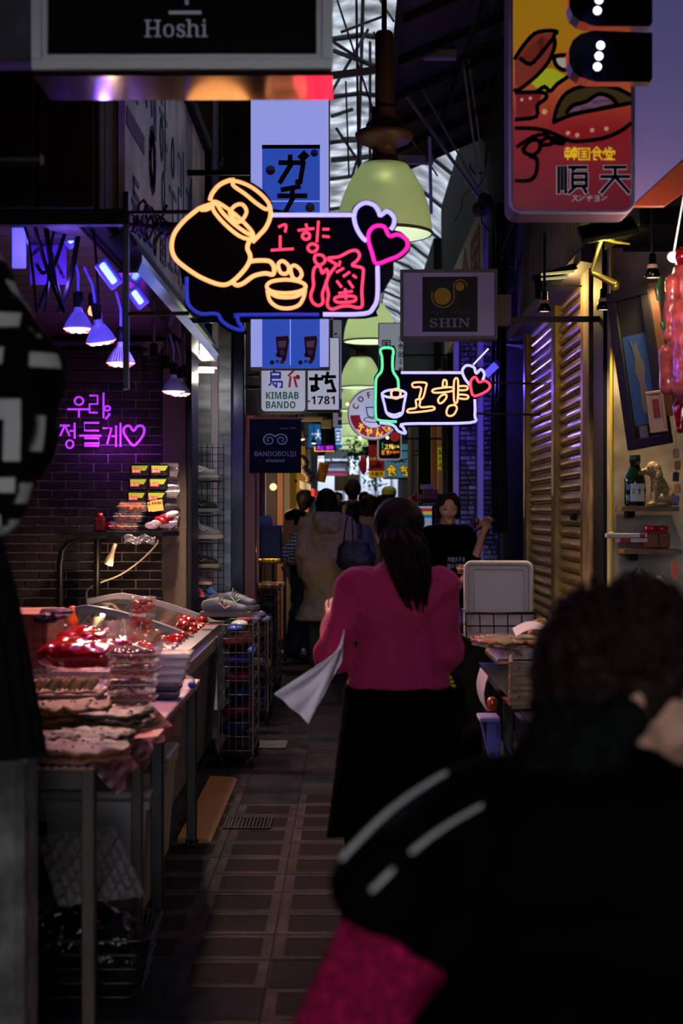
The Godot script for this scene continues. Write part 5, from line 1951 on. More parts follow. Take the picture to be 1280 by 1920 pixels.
		C(b, "printed_shape", f[1], s)
	for f in ["92,420 150,330 230,245 320,225 385,232 365,260 372,330 330,440 240,545 120,640 92,640", "130,420 200,460 270,390 350,290", "370,420 390,400 480,405 480,480 430,500 385,470 368,430", "365,870 390,760 460,660 600,612 780,622 905,680", "365,870 500,815 700,775 905,735", "455,800 500,750 590,725 680,672 760,690 805,735",
			"100,910 240,915 340,940 440,985 520,1005 700,985 830,935 905,880", "110,1040 220,970 330,950", "150,1060 200,1000 260,1000 265,1060 220,1100 165,1085 150,1060", "265,1010 330,975 350,1020 280,1030", "350,980 430,1000 420,1020 360,1010", "100,1280 190,1280 240,1230 245,1130 200,1110", "100,660 290,660 310,700 250,750 240,830 100,850", "250,650 300,620 340,650 390,600 470,545"]:
		b = B.new()
		b.line(curve(F2.call(f), false, 3), 7.5 * k, 0.007, 0.01)
		C(b, "printed_outline", "#0a0606", s)
	for q in [[300, 795, 5], [465, 945, 4], [530, 960, 4], [635, 925, 4], [735, 915, 4], [140, 710, 3], [200, 700, 3]]:
		b = B.new()
		var v: Vector2 = F2.call("%d,%d" % [q[0], q[1]])[0]
		b.disc(v, q[2] * k, 0.007, 0.01, Transform3D(), 12)
		C(b, "printed_spot", "*d8a078,0.5", s)
	b = B.new()
	for i in 4:
		var v: Vector2 = F2.call("%d,1045" % (445 + 88 * i))[0]
		glyph(b, ["kan", "koku", "shoku", "dou"][i], v, Vector2(22, 23) * k, 2.6 * k, Transform3D(), 0.007, 0.01)
	C(b, "lettering", "*d0b020,0.6", s)
	for pass_ in 2:
		b = B.new()
		for i in 2:
			var v: Vector2 = F2.call("%d,1165" % (375 + 300 * i))[0]
			glyph(b, ["jun", "ten"][i], v, Vector2(58, 53) * k, (9.0 if pass_ == 0 else 6.0) * k, Transform3D(), 0.007, 0.009 if pass_ == 0 else 0.012)
		C(b, "lettering", "*a8a0b0,0.4" if pass_ == 0 else "#08090c", s)
	b = B.new()
	for i in 5:
		var v: Vector2 = F2.call("%d,1385" % (490 + 52 * i))[0]
		glyph(b, ["su_k", "nn", "chi_k", "yo_k", "nn"][i], v, Vector2(12, 10) * k, 1.8 * k, Transform3D(), 0.007, 0.01)
	C(b, "lettering", "*a898a0,0.35", s)
	area(s, Vector3(0, hgt / 2 * k, 0.02), Vector3(0, 0, 1), 220 * k, hgt * k, "ff6a48", 0.14)
	# glossy black LED spotlights in front of it
	at = W(1150, 155, 4.9)
	k = 4.9 / 2800.0
	var led: Node3D
	for r in 2:
		var a := W(1150, 150 - 100 * r + (0 if r == 0 else -5), 4.9)
		s = thing("spotlight", ["lower black glossy LED lamp with a row of white beads before the restaurant sign", "upper black glossy LED lamp, cut by the top edge of the picture"][r], "light", a, "black LED lamps")
		b = B.new()
		var out := PackedVector2Array([Vector2(72, 0), Vector2(72, 88), Vector2(-40, 92), Vector2(-62, 86), Vector2(-77, 74), Vector2(-84, 58), Vector2(-84, 34), Vector2(-77, 16), Vector2(-64, 5), Vector2(-45, 0)])
		for i in out.size(): out[i] *= k
		b.prism(out, -0.08, 0.0)
		C(b, "housing", "black_gloss", s)
		b = B.new()
		b.prism(out * Transform2D(0, Vector2(0.86, 0.82), 0, Vector2(-0.012, 0.012)), 0.0, 0.008)
		C(b, "reflector", "led_dish", s)
		for i in 3:
			b = B.new()
			b.ell(Vector3((-30 + [-2, 1, 4][i]) * k, (22 + 20 * i) * k, 0.012), Vector3(8, 8, 4) * k, 12, 8)
			C(b, "led_bead", "*e4e2ff,2.2", s)
		spot(s, Vector3(-30 * k, 40 * k, 0.05), Vector3(-0.4, -1.0, 0.6), "a8b0ff", 0.15, 60)
	# blue-white banner with slanted orange lower edge
	at = W(1185, 390, 5.9)
	k = 5.9 / 2800.0
	s = thing("side_sign", "pale violet sign panel with slanted orange lower edge, far upper right", "sign", at)
	b = B.new()
	b.prism(PackedVector2Array([Vector2(0, 5), Vector2(130, 125), Vector2(130, 520), Vector2(0, 520)]) * Transform2D(0, Vector2(k, k), 0, Vector2.ZERO), -0.03, 0.0)
	C(b, "panel", "side_panel", s)
	b = B.new()
	b.prism(PackedVector2Array([Vector2(0, 3), Vector2(140, 130), Vector2(140, 60), Vector2(60, 3)]) * Transform2D(0, Vector2(k, k), 0, Vector2.ZERO), -0.03, 0.006)
	C(b, "band", "#b05a34", s)
	# white board with red characters farther down the right side
	at = Vector3(1.3, 3.5, -16.5)
	s = thing("side_board", "white board with red characters, seen edge-on above the recycle shop sign", "sign", at)
	b = B.new(at)
	b.prism(PackedVector2Array([Vector2(14.0, 3.55), Vector2(19.7, 3.55), Vector2(19.7, 4.42), Vector2(14.0, 4.42)]), -0.05, 0.0, Transform3D(Basis(Vector3(0, 0, -1), Vector3.UP, Vector3(1, 0, 0)).rotated(Vector3.UP, 0.0), Vector3(1.3, 0, 0)))
	C(b, "panel", "#a8aaa8", s)
	b = B.new(at)
	var xf := Transform3D(Basis(Vector3(0, 0, -1), Vector3.UP, Vector3(-1, 0, 0)), Vector3(1.25, 0, 0))
	for i in 3: glyph(b, ["koku", "shoku", "ki"][i], Vector2(14.3 + 1.3 * i, 4.3), Vector2(1.0, 0.7), 0.1, xf, 0.0, 0.006)
	C(b, "lettering", "#8a3a3a", s)
	# cloth bundle where the guy wires meet
	at = W(905, 385, 13.0)
	b = B.new(at)
	for i in 7: b.ell(at + Vector3(0.05 * sin(i * 2.1), 0.05 * cos(i * 1.7), 0.03 * sin(i)), Vector3(0.045, 0.06, 0.045), 10, 8)
	solo("rag_bundle", "grey rag bundle tied where the guy wires meet", "cloth", b, "~5c585c", at)
	# yellowish LED panel lamp on jointed arms, and track spots under the stall ceiling
	var D := 6.6
	at = W(1138, 440, D)
	s = thing("arm_lamp", "yellow lit LED panel lamp on jointed metal arms over the right stall", "light", at)
	b = B.new(at)
	var bs := Basis(Vector3.RIGHT, 0.5) * Basis(Vector3.BACK, 0.2)
	b.box(W(1138, 432, D), Vector3(0.25, 0.03, 0.17), 0.006, bs)
	C(b, "head", "black", s)
	b = B.new(at)
	b.box(W(1138, 432, D) + bs * Vector3(0, -0.018, 0), Vector3(0.2, 0.006, 0.13), 0.002, bs)
	C(b, "light_panel", "*b0b060,0.55", s)
	b = B.new(at)
	b.tube([W(1128, 447, D), W(1120, 470, D), W(1108, 510, D)], [0.01, 0.008, 0.008], 8)
	b.tube([W(1128, 447, D), W(1155, 455, D), W(1180, 458, D)], [0.011, 0.008, 0.004], 8)
	b.tube([W(1108, 512, D), W(1130, 522, D), W(1152, 532, D)], [0.008, 0.014, 0.016], 8)
	b.lathe([Vector2(0, -0.01), Vector2(0.02, 0), Vector2(0.026, 0.02), Vector2(0.02, 0.02), Vector2(0, 0.005)], W(1155, 540, D), 14, Basis(Vector3.BACK, 0.9))
	C(b, "arm", "brass_metal", s)
	omni(s, W(1130, 460, D - 0.05) - at, "e8e090", 0.03)
	at = W(1050, 527, 8.3)
	s = thing("bar_lamp", "black bar with pale yellow lit strips above the shutter", "light", at)
	b = B.new(at)
	b.bar(W(1005, 522, 8.3), W(1085, 497, 8.7), 0.05, 0.03)
	b.bar(W(1008, 520, 8.3), W(1010, 560, 8.3), 0.04, 0.04)
	C(b, "bar", "black", s)
	for i in 2:
		b = B.new(at)
		b.bar(W(1014, 524 - 9 * i, 8.25), W(1064 + 12 * i, 520 - 11 * i, 8.25), 0.02, 0.012)
		C(b, "light_strip", "*b4ae70,0.7", s)
	b = B.new(at)
	b.tube([W(1035, 532, 8.25), W(1090, 537, 8.25)], 0.005, 6)
	C(b, "rod", "brass_metal", s)
	omni(s, W(1046, 548, 8.9) - at, "ffd27c", 0.5, 0.06)
	var src: Node3D
	for q in [[1020, 575, 8.0, "left spot lamp under the black bar, over the shutter"], [1130, 572, 7.8, "middle spot lamp hanging before the black post"], [1222, 512, 6.8, "right spot lamp hanging above the red inflatable"]]:
		var a := W(q[0], q[1] + 10, q[2])
		if src == null:
			src = thing("spot_lamp", q[3], "spot lamp", a, "small spot lamps under the stall ceiling")
			b = B.new()
			b.lathe([Vector2(0.03, 0.0), Vector2(0.036, 0.008), Vector2(0.03, 0.03), Vector2(0.018, 0.05), Vector2(0.016, 0.11), Vector2(0.0, 0.115)], Vector3.ZERO, 18)
			C(b, "shade", "black_gloss", src)
			b = B.new()
			b.lathe([Vector2(0.0, 0.0), Vector2(0.031, 0.002)], Vector3(0, 0.002, 0), 18)
			C(b, "lens", "*f4d8b8,1.5", src)
			b = B.new()
			b.lathe([Vector2(0.02, 0.04), Vector2(0.026, 0.05), Vector2(0.02, 0.062)], Vector3.ZERO, 14)
			C(b, "collar", "#b89a88", src)
			b = B.new()
			b.tube([Vector3(0, 0.11, 0), Vector3(0, 0.42, 0)], 0.008, 6)
			C(b, "stem", "black_metal", src)
			spot(src, Vector3(0, -0.015, 0), Vector3(-0.05, -1, 0.05), "ffd9a0", 1.1, 58)
		else:
			var o := dup(src, a, q[3])
			if q[0] > 1200:
				for c in o.get_children():
					if c is Light3D: c.light_energy = 0.3
	at = W(1262, 482, 6.2)
	b = B.new(at)
	b.ell(at, Vector3(0.028, 0.024, 0.02), 8, 6)
	b.tube([at + Vector3(0, 0.02, 0), at + Vector3(0.06, 0.36, 0)], 0.004, 5)
	s = solo("lamp_bulb", "bare white glowing lamp at the far right edge", "light", b, "*c8ccc8,1.2", at)
	omni(s, Vector3(0, -0.05, 0.05), "ffe6c0", 0.14)

# ---------------------------------------------------------------- left stall
func lumps(b: B, c: Vector3, ext: Vector3, n: int, r: float, sd: int) -> void:
	var rng := RandomNumberGenerator.new()
	rng.seed = sd
	for i in n:
		var p := c + Vector3(rng.randf_range(-1, 1) * ext.x, rng.randf_range(-1, 1) * ext.y, rng.randf_range(-1, 1) * ext.z)
		var q := r * rng.randf_range(0.7, 1.3)
		b.ell(p, Vector3(q * rng.randf_range(0.9, 1.6), q * 0.75, q * rng.randf_range(0.8, 1.3)), 8, 6, Basis(Vector3.UP, rng.randf() * TAU) * Basis(Vector3.RIGHT, rng.randf_range(-0.5, 0.5)))

func clam_pack(label: String, at: Vector3, size: Vector3, food: String, group: String, sd: int, yaw := 0.0) -> Node3D:   # clear hinged food box
	var s := thing("food_pack", label, "food pack", at, group, yaw)
	var b := B.new()
	lumps(b, Vector3(0, size.y * 0.46, 0), Vector3(size.x * 0.36, size.y * 0.2, size.z * 0.36), 40, size.y * 0.25, sd)
	C(b, "contents", food, s)
	b = B.new()
	b.box(Vector3(0, size.y * 0.03, 0), Vector3(size.x * 0.9, size.y * 0.05, size.z * 0.9), 0.001)
	C(b, "tray", "clear_dim", s)
	b = B.new()
	b.box(Vector3(0, size.y * 0.52, 0), Vector3(size.x * 0.92, size.y * 0.9, size.z * 0.92), 0.012)
	C(b, "lid", "clear", s)
	b = B.new()
	frame2(b, size.x, size.z, 0.008, -0.0025, 0.0025)
	var m := C(b, "rim", "pack_rim", s)
	m.rotation.x = PI / 2
	m.position.y = size.y * 0.55
	return s

func pancake_mesh(r: float, th: float, sd: int) -> ArrayMesh:
	var nz := FastNoiseLite.new()
	nz.seed = sd; nz.frequency = 7.0
	var b := B.new()
	var prof := [Vector2(0, 0), Vector2(0.6, 0), Vector2(0.95, 0.1), Vector2(1.0, 0.5), Vector2(0.94, 0.92), Vector2(0.6, 1.0), Vector2(0.3, 1.0), Vector2(0, 1.0)]
	b.smooth(true)
	var P := func(i: int, k: int) -> Vector3:
		var a := TAU * k / 28
		var q: Vector2 = prof[i]
		var d := Vector3(cos(a), 0, -sin(a)) * q.x * r
		var e := 1.0 + 0.2 * nz.get_noise_2d(cos(a) * 0.4, sin(a) * 0.4) + 0.1 * nz.get_noise_2d(cos(a) * 1.3, sin(a) * 1.3) if q.x > 0.5 else 1.0
		return d * e + Vector3.UP * (q.y * th + 0.8 * th * nz.get_noise_2d(d.x * 3.0, d.z * 3.0) * (0.4 + q.x))
	for i in prof.size() - 1:
		for k in 28:
			b.quad(P.call(i, k), P.call(i, (k + 1) % 28), P.call(i + 1, (k + 1) % 28), P.call(i + 1, k))
	return b.mesh()

func left_stall() -> void:
	# near table: wooden legs, boards, checked cloth
	var at := Vector3(-1.17, 0, -4.85)
	var t := thing("stall_table", "wooden stall table in front, slim brown legs under a checked cloth", "table", at)
	var b := B.new()
	b.box(Vector3(0, 0.775, 0), Vector3(0.88, 0.02, 1.24), 0.004)
	C(b, "table_top", "board_wood", t)
	for q in [[0.42, 0.55], [0.42, -0.42], [-0.42, 0.55], [-0.42, -0.55], [0.22, 0.55]]:
		b = B.new()
		b.box(Vector3(q[0], 0.382, q[1]), Vector3(0.038, 0.764, 0.038), 0.003)
		C(b, "leg", "leg_wood", t)
	for z in [0.55, -0.42]:
		b = B.new()
		b.box(Vector3(0, 0.73, z), Vector3(0.84, 0.06, 0.02), 0.003)
		C(b, "apron_rail", "dark_wood", t)
	b = B.new(at)
	var y0 := 0.79
	b.sheet(func(u, v):      # drapes over the right edge
		var x: float = lerpf(-1.62, -0.61, u)
		var z: float = lerpf(-4.2, -5.46, v)
		var y: float = y0
		var e := maxf(0.0, x + 0.72)
		if e > 0.0:
			y -= e * 0.72 + 0.01 * sin(v * 18.0) * e * 8.0
			x = -0.72 + e * 0.6 + 0.01 * sin(v * 26.0) * e * 10.0
		var f := maxf(0.0, z + 4.23)
		y -= f * 0.35
		return Vector3(x, y + 0.002 * sin(u * 40.0 + v * 9.0), z), 44, 30, 0.003)
	solo("checked_cloth", "dark red and white checked cloth covering the front stall table", "tablecloth", b, "check_cloth", at)
	# pancakes on clear trays: five stacks
	var pc := [[130, 1338, 4.98, 0.15, 4, "pancake", "golden pancake %s of the back left pile"], [212, 1352, 4.9, 0.14, 3, "pancake_dark", "dark seaweed pancake %s of the back right pile"],
		[172, 1388, 4.55, 0.13, 2, "pancake_dark", "grey speckled pancake %s of the middle pile"], [96, 1392, 4.5, 0.09, 2, "pancake_dark", "dark pancake %s of the small pile half hidden by the skirt"], [150, 1418, 4.3, 0.15, 2, "pancake_pink", "pinkish pancake %s of the front pile"]]
	var names := [["lowest", "topmost"], ["lowest", "in the middle", "topmost"], ["lowest", "second up", "third up", "topmost"]]
	for q in pc:
		var p := W(q[0], q[1], q[2])
		for i in q[4]:
			var a := Vector3(p.x + 0.012 * sin(i * 2.3), 0.797 + i * 0.0165, p.z + 0.01 * cos(i * 1.9))
			var m := put("pancake", pancake_mesh(q[3] * (1.0 - 0.03 * i), 0.016, int(q[0]) + i), mt(q[5]), self)
			m.position = a
			var tp := B.new()
			var rg := RandomNumberGenerator.new()
			rg.seed = int(q[0]) + i
			for k in 34:      # scallions, seaweed and browned spots
				var an := rg.randf() * TAU
				var rr: float = sqrt(rg.randf()) * q[3] * 0.95
				tp.ell(Vector3(cos(an) * rr, 0.0165 + rg.randf_range(-0.004, 0.003), sin(an) * rr), Vector3(rg.randf_range(0.004, 0.011), 0.0025, rg.randf_range(0.002, 0.004)), 6, 4, Basis(Vector3.UP, an * 3.0))
			stuff(C(tp, "topping", ["#6a4c24", "#4c4c28", "#84461e"][(int(q[0]) + i) % 3], m))
			tag(m, q[6] % names[q[4] - 2][i], "pancake", "savoury pancakes piled on the checked cloth")
	for q in [[120, 1372, 4.72, "#b01828", "small red sheet between the pancake piles at the table's left"], [225, 1368, 4.75, "#d0504c", "pink-red sheet under the dark pancakes on the right"]]:
		var p := W(q[0], q[1], q[2]); p.y = 0.795
		b = B.new(p)
		b.sheet(func(u, v): return p + Vector3((u - 0.5) * 0.26, 0.004 * sin(u * 7.0), (0.5 - v) * 0.16), 6, 3, 0.002)
		solo("tray_liner", q[4], "liner", b, q[3], p)
	# grey tray with sliced food
	at = W(120, 1318, 5.25); at.y = 0.795
	t = thing("serving_tray", "grey plastic tray holding tan board and sliced food", "tray", at)
	b = B.new()
	b.lathe([Vector2(0.0, 0.0), Vector2(0.16, 0.0), Vector2(0.185, 0.03), Vector2(0.19, 0.05), Vector2(0.18, 0.05), Vector2(0.16, 0.02), Vector2(0, 0.015)], Vector3.ZERO, 4, Basis(Vector3.UP, PI / 4).scaled(Vector3(1.0, 1.0, 0.8)), true)
	b.box(Vector3(0, 0.03, 0), Vector3(0.27, 0.055, 0.2), 0.02)
	C(b, "tray", "#77707c", t)
	b = B.new()
	b.box(Vector3(0, 0.065, 0), Vector3(0.27, 0.015, 0.2), 0.004)
	C(b, "board", "pale_wood", t)
	var rng := RandomNumberGenerator.new()
	rng.seed = 2
	for i in 16:
		b = B.new()
		b.ell(Vector3(-0.1 + 0.014 * i, 0.1, 0.03 * sin(i * 1.3)), Vector3(0.03, 0.007, 0.024), 12, 6, Basis(Vector3.BACK, 0.95) * Basis(Vector3.UP, rng.randf()))
		C(b, "slice", "#b08444" if i % 3 else "#6a6438", t)
	b = B.new()
	b.box(Vector3(0.0, 0.11, -0.02), Vector3(0.26, 0.075, 0.17), 0.015)
	C(b, "clear_cover", "clear", t)
	# second table with a pale top
	at = Vector3(-1.13, 0, -6.12)
	t = thing("stall_table", "pale topped table on dark legs behind the checked cloth table", "table", at)
	b = B.new()
	b.box(Vector3(0, 0.727, 0), Vector3(0.9, 0.025, 1.35), 0.004)
	C(b, "table_top", "#6c627c", t)
	b = B.new()
	b.box(Vector3(0, 0.708, 0), Vector3(0.88, 0.014, 1.33))
	C(b, "edge_board", "board_wood", t)
	b = B.new()
	b.box(Vector3(0.0, 0.62, -0.3), Vector3(0.82, 0.16, 0.02), 0.003)
	b.box(Vector3(0.36, 0.62, 0.2), Vector3(0.02, 0.16, 0.9), 0.003)
	C(b, "apron_rail", "red_wood", t)
	for q in [[0.42, 0.6], [0.42, -0.6], [-0.42, 0.6], [-0.42, -0.6]]:
		b = B.new()
		b.box(Vector3(q[0], 0.35, q[1]), Vector3(0.045, 0.7, 0.045), 0.004)
		C(b, "leg", "black_metal", t)
		b = B.new()
		b.lathe([Vector2(0, 0), Vector2(0.022, 0.004), Vector2(0.03, 0.02), Vector2(0.02, 0.04), Vector2(0, 0.045)], Vector3(q[0], 0, q[1]), 10)
		C(b, "foot", "black", t)
	# stack of four clear kimchi packs at the corner of the checked cloth
	for i in 4:
		var p := W(244, 1320, 5.42)
		clam_pack("clear pack of red kimchi, %s of the stack of four at the cloth's corner" % ["lowest", "second up", "third up", "topmost"][i], Vector3(p.x + 0.004 * i, 0.795 + 0.054 * i, p.z - 0.006 * i), Vector3(0.19, 0.054, 0.15), "kimchi" if i % 2 else "kimchi_orange", "clear kimchi packs in the stack", 10 + i, 0.1 * sin(i * 2.0))
	# stack of packs with dark and silver bands on the pale table
	for i in 6:
		var p := W(300, 1306, 6.1)
		var a := Vector3(p.x + 0.01 * i, 0.74 + 0.032 * i, p.z - 0.006 * i)
		t = thing("banded_pack", "shiny %s pack, %s of the stack on the pale table" % ["dark" if i < 2 else "silver ribbed", ["lowest", "second up", "third up", "fourth up", "fifth up", "topmost"][i]], "food pack", a, "banded packs on the pale table", 0.05 * sin(i * 3.0))
		b = B.new()
		b.box(Vector3(0, 0.013, 0), Vector3(0.15, 0.024, 0.13), 0.006)
		C(b, "box", "#2c1e4c" if i < 2 else "!b8b0c8", t)
		b = B.new()
		b.box(Vector3(0, 0.027, 0), Vector3(0.165, 0.006, 0.145), 0.002)
		for k in 9: b.box(Vector3(-0.06 + k * 0.015, 0.024, 0.066), Vector3(0.006, 0.01, 0.006))
		C(b, "lid", "clear_dim", t)
	at = W(350, 1285, 6.35); at.y = 0.74
	t = thing("small_bottle", "small clear lying bottle with blue cap beside the silver packs", "bottle", at, "", 0.4)
	b = B.new()
	var lay := Basis(Vector3.RIGHT, PI / 2)
	b.lathe([Vector2(0, -0.06), Vector2(0.03, -0.058), Vector2(0.032, 0.02), Vector2(0.014, 0.05), Vector2(0.012, 0.07)], Vector3(0, 0.032, 0), 14, lay)
	C(b, "bottle", "clear_dim", t)
	b = B.new()
	b.lathe([Vector2(0, 0.085), Vector2(0.015, 0.082), Vector2(0.015, 0.065), Vector2(0, 0.064)], Vector3(0, 0.032, 0), 12, lay)
	C(b, "cap", "#1c3a9a", t)
	# red bags of kimchi on clear packs behind
	for i in 2:
		var p := W(150 + 30 * i, 1278, 5.9)
		clam_pack("clear pack under the red bag, %s one" % ["left", "right"][i], Vector3(p.x - 0.05 + 0.16 * i, 0.742, p.z - 0.1), Vector3(0.16, 0.09, 0.2), "kimchi_orange", "packs under the red bag", 40 + i)
	for q in [[150, 1228, 5.85, 0.17, 0.06, "large glossy red film bag of kimchi lying on the clear packs"], [160, 1200, 6.0, 0.12, 0.045, "smaller red bag lying on top of the large red bag"], [205, 1212, 6.05, 0.09, 0.04, "red bag tucked behind, right of the topmost one"]]:
		var p := W(q[0], q[1], q[2])
		var f := F.new(0.03)
		f.c(p + Vector3(-q[3] * 0.6, 0, 0), p + Vector3(q[3] * 0.6, 0, 0.02), q[4] * 1.1, -1, Vector3(1, 1.3, 0.8))
		f.c(p + Vector3(-q[3] * 0.4, 0.01, -0.05), p + Vector3(q[3] * 0.5, 0.0, -0.06), q[4])
		f.c(p + Vector3(0, q[4] * 0.6, 0), p + Vector3(q[3] * 0.2, q[4] * 1.0, -0.02), q[4] * 0.4, q[4] * 0.25)
		f.rough(0.007, 11.0, int(q[0]))
		var o := thing("kimchi_bag", q[5], "bag", p, "red kimchi bags")
		var m := put("bag", f.mesh(0.008), mt("red_film"), o)
		m.position = -p
	for i in 1:
		var p: Vector3 = W([205, 268][i], [1198, 1212][i], 5.75)
		b = B.new(p)
		for k in 3: b.sheet(func(u, v): return p + Vector3((u - 0.5) * 0.07 + 0.02 * k, v * 0.07, 0.02 * sin(u * 4.0 + k) - 0.02 * k), 5, 4, 0.001)
		solo("film_bag_end", "twisted clear film end standing up behind the %s packs" % ["red bag and", "kimchi"][i], "film", b, "clear_dim", p)
	# reddish crate at the left, with wrapped goods on it
	at = W(60, 1255, 6.3)
	b = B.new(at)
	b.box(at + Vector3(-0.05, 0.1, 0), Vector3(0.18, 0.24, 0.02), 0.004)
	b.box(at + Vector3(0.05, 0.1, -0.2), Vector3(0.02, 0.24, 0.4), 0.004)
	b.box(at + Vector3(-0.05, 0.225, -0.2), Vector3(0.22, 0.02, 0.42), 0.004)
	solo("wooden_crate", "reddish wooden crate at the left behind the red bags", "crate", b, "red_wood", at)
	for i in 3:
		var p := W(88 + 9 * i, 1160 - 6 * i, 6.3)
		b = B.new(p)
		b.box(p, Vector3(0.1, 0.03, 0.12), 0.01, Basis(Vector3.UP, 0.4 * i))
		solo("wrapped_pack", ["lowest dark wrapped pack on the red crate", "middle dark wrapped pack on the red crate", "topmost dark wrapped pack on the red crate"][i], "pack", b, ["foil_black", "#3a3050", "foil"][i], p)
	# small figurine-like sauce bottle behind the bags
	at = W(135, 1190, 6.9)
	b = B.new(at)
	b.lathe([Vector2(0, 0), Vector2(0.025, 0.0), Vector2(0.027, 0.07), Vector2(0.012, 0.1), Vector2(0.014, 0.13), Vector2(0, 0.135)], at, 12)
	solo("sauce_bottle", "small orange bottle behind the red bags, before the brick wall", "bottle", b, "!a8481c", at)
	# display stand of black tube with a shelf
	var D := 9.5
	at = W(240, 1150, D); at.y = 0.0
	t = thing("display_stand", "black tube stand with a small shelf before the brick wall", "stand", at)
	b = B.new(at)
	b.tube([W(112, 1290, D), W(112, 1060, D), W(116, 1032, D), W(130, 1016, D), W(160, 1010, D), W(200, 1009, D)], 0.02, 10)
	b.tube([W(180, 1290, D), W(182, 1010, D)], 0.022, 10)
	C(b, "tube_frame", "black_metal", t)
	b = B.new(at)
	b.prism(PackedVector2Array([Vector2(-0.1, 0), Vector2(0.47, 0), Vector2(0.54, 0.36), Vector2(-0.1, 0.36)]), 0.0, 0.03, Transform3D(Basis(Vector3.RIGHT, -PI / 2), W(165, 1006, D)))
	C(b, "shelf", "black_metal", t)
	b = B.new(at)
	b.tube([W(318, 992, D), W(330, 985, D + 0.2)], 0.008, 6)
	b.sheet(func(u, v): return W(232, 1004, D - 0.02) + Vector3(u * 0.2, -v * 0.05 + 0.01 * sin(u * 12.0), 0.01 * sin(u * 20.0 + v * 8.0)), 14, 4, 0.002)
	C(b, "film_edge", "foil", t)
	# goods on the stand
	var y1 := W(165, 1006, D).y + 0.03
	var z1 := -D - 0.08
	at = Vector3(W(192, 0, D).x, y1, z1)
	t = thing("sauce_jar", "dark red square jar with red cap on the black stand", "jar", at)
	b = B.new()
	b.box(Vector3(-0.03, 0.045, 0), Vector3(0.07, 0.09, 0.07), 0.01)
	C(b, "jar", "!3c0810", t)
	b = B.new()
	b.lathe([Vector2(0, 0.12), Vector2(0.02, 0.118), Vector2(0.022, 0.092), Vector2(0, 0.09)], Vector3(-0.03, 0, 0), 14)
	C(b, "cap", "!8a0e1c", t)
	b = B.new()
	b.ell(Vector3(0.045, 0.035, 0.0), Vector3(0.04, 0.034, 0.035), 12, 8)
	C(b, "pouch", "red_film", t)
	for i in 3:
		var p := Vector3(W(238 + 8 * (i - 1), 0, D).x, y1 + 0.064 * i, z1)
		clam_pack("clear tub of red side dish on the stand, %s of three" % ["lowest", "middle", "topmost"][i], p, Vector3(0.19, 0.064, 0.15), "kimchi" if i != 2 else "kimchi_orange", "clear tubs on the black stand", 70 + i)
	# seaweed packets hung two by three on a card
	var sw: Node3D
	for r in 3:
		for c in 2:
			var p := W(262 + 37 * c - 3 * r, 894 + 25.5 * r, 9.72)
			var lb := "green seaweed packet with red label, %s row, %s column" % [["top", "middle", "bottom"][r], ["left", "right"][c]]
			if sw == null:
				sw = thing("seaweed_packet", lb, "packet", p, "seaweed packets hanging above the stand", 0.1)
				sw.scale = Vector3.ONE * 1.17
				b = B.new()
				b.box(Vector3(0, 0.034, 0), Vector3(0.108, 0.072, 0.022), 0.009)
				C(b, "wrapper", "foil_black", sw)
				b = B.new()
				b.prism(PackedVector2Array([Vector2(-0.045, 0.034), Vector2(0.03, 0.034), Vector2(0.046, 0.062), Vector2(-0.045, 0.062)]), 0.011, 0.0125)
				C(b, "colour_field", "#7a8a1c", sw)
				b = B.new()
				b.prism(rrect(0.05, 0.022, 0.004), 0.0125, 0.014, Transform3D(Basis(), Vector3(-0.02, 0.032, 0)))
				C(b, "label", "#c01830", sw)
				b = B.new()
				for i in 3: glyph(b, ["deul", "u", "ri"][i], Vector2(-0.039 + 0.0135 * i, 0.039), Vector2(0.011, 0.013), 0.0018, Transform3D(), 0.014, 0.0155)
				C(b, "lettering", "#e8c8c8", sw)
			else: dup(sw, p, lb)
	at = W(318, 930, 9.7)
	b = B.new(at)
	b.sheet(func(u, v): return W(300 + 34 * u + 2 * sin(v * 19.0), 868 + 122 * v, 9.78) + Vector3(0, 0, 0.05 * sin(v * 14.0) * u + 0.02 * sin(v * 40.0)), 6, 26, 0.003)
	solo("silver_bag", "crumpled silver film hanging down beside the seaweed packets", "bag", b, "foil", at)
	for i in 2:
		var p: Vector3 = W([294, 282][i], [948, 950][i], 9.4 + 0.02 * i)
		t = thing("price_card", ["larger yellow price card with handwriting before the seaweed packets", "smaller yellow price card standing left of the larger one"][i], "card", p)
		b = B.new()
		b.box(Vector3.ZERO, [Vector3(0.075, 0.07, 0.002), Vector3(0.035, 0.06, 0.002)][i], 0, Basis(Vector3.BACK, 0.15))
		C(b, "card", "#e0b860", t)
		b = B.new()
		for k in [4, 2][i]: glyph(b, ["ri", "u", "ge", "go"][k], Vector2(-0.03 + 0.016 * k, 0.025), Vector2(0.013, 0.015), 0.0022, Transform3D(Basis(Vector3.BACK, 0.1), Vector3.ZERO), 0.0012, 0.002)
		C(b, "handwriting", "#18141c", t)
	for i in 5:
		var p := W(285 + 9 * i, 985 - 5 * i, 9.45)
		b = B.new(p)
		b.ell(p, Vector3(0.05, 0.024, 0.035), 10, 6, Basis(Vector3.BACK, 0.3 * sin(i * 2.0)))
		solo("small_packet", ["lilac packet", "white packet", "red packet", "crimson packet", "pale packet"][i] + " in the pile at the right end of the stand", "packet", b, ["!a890b8", "!c0b4c0", "!a01828", "!8a1838", "!b8a8b0"][i], p, "little packets at the stand's right end")
	# small clip lamp under the shelf, and its cord
	at = W(204, 1045, 9.3)
	t = thing("clip_lamp", "small silver clip lamp hanging under the black stand's shelf", "lamp", at)
	b = B.new()
	var tilt := Basis(Vector3.BACK, -0.35)
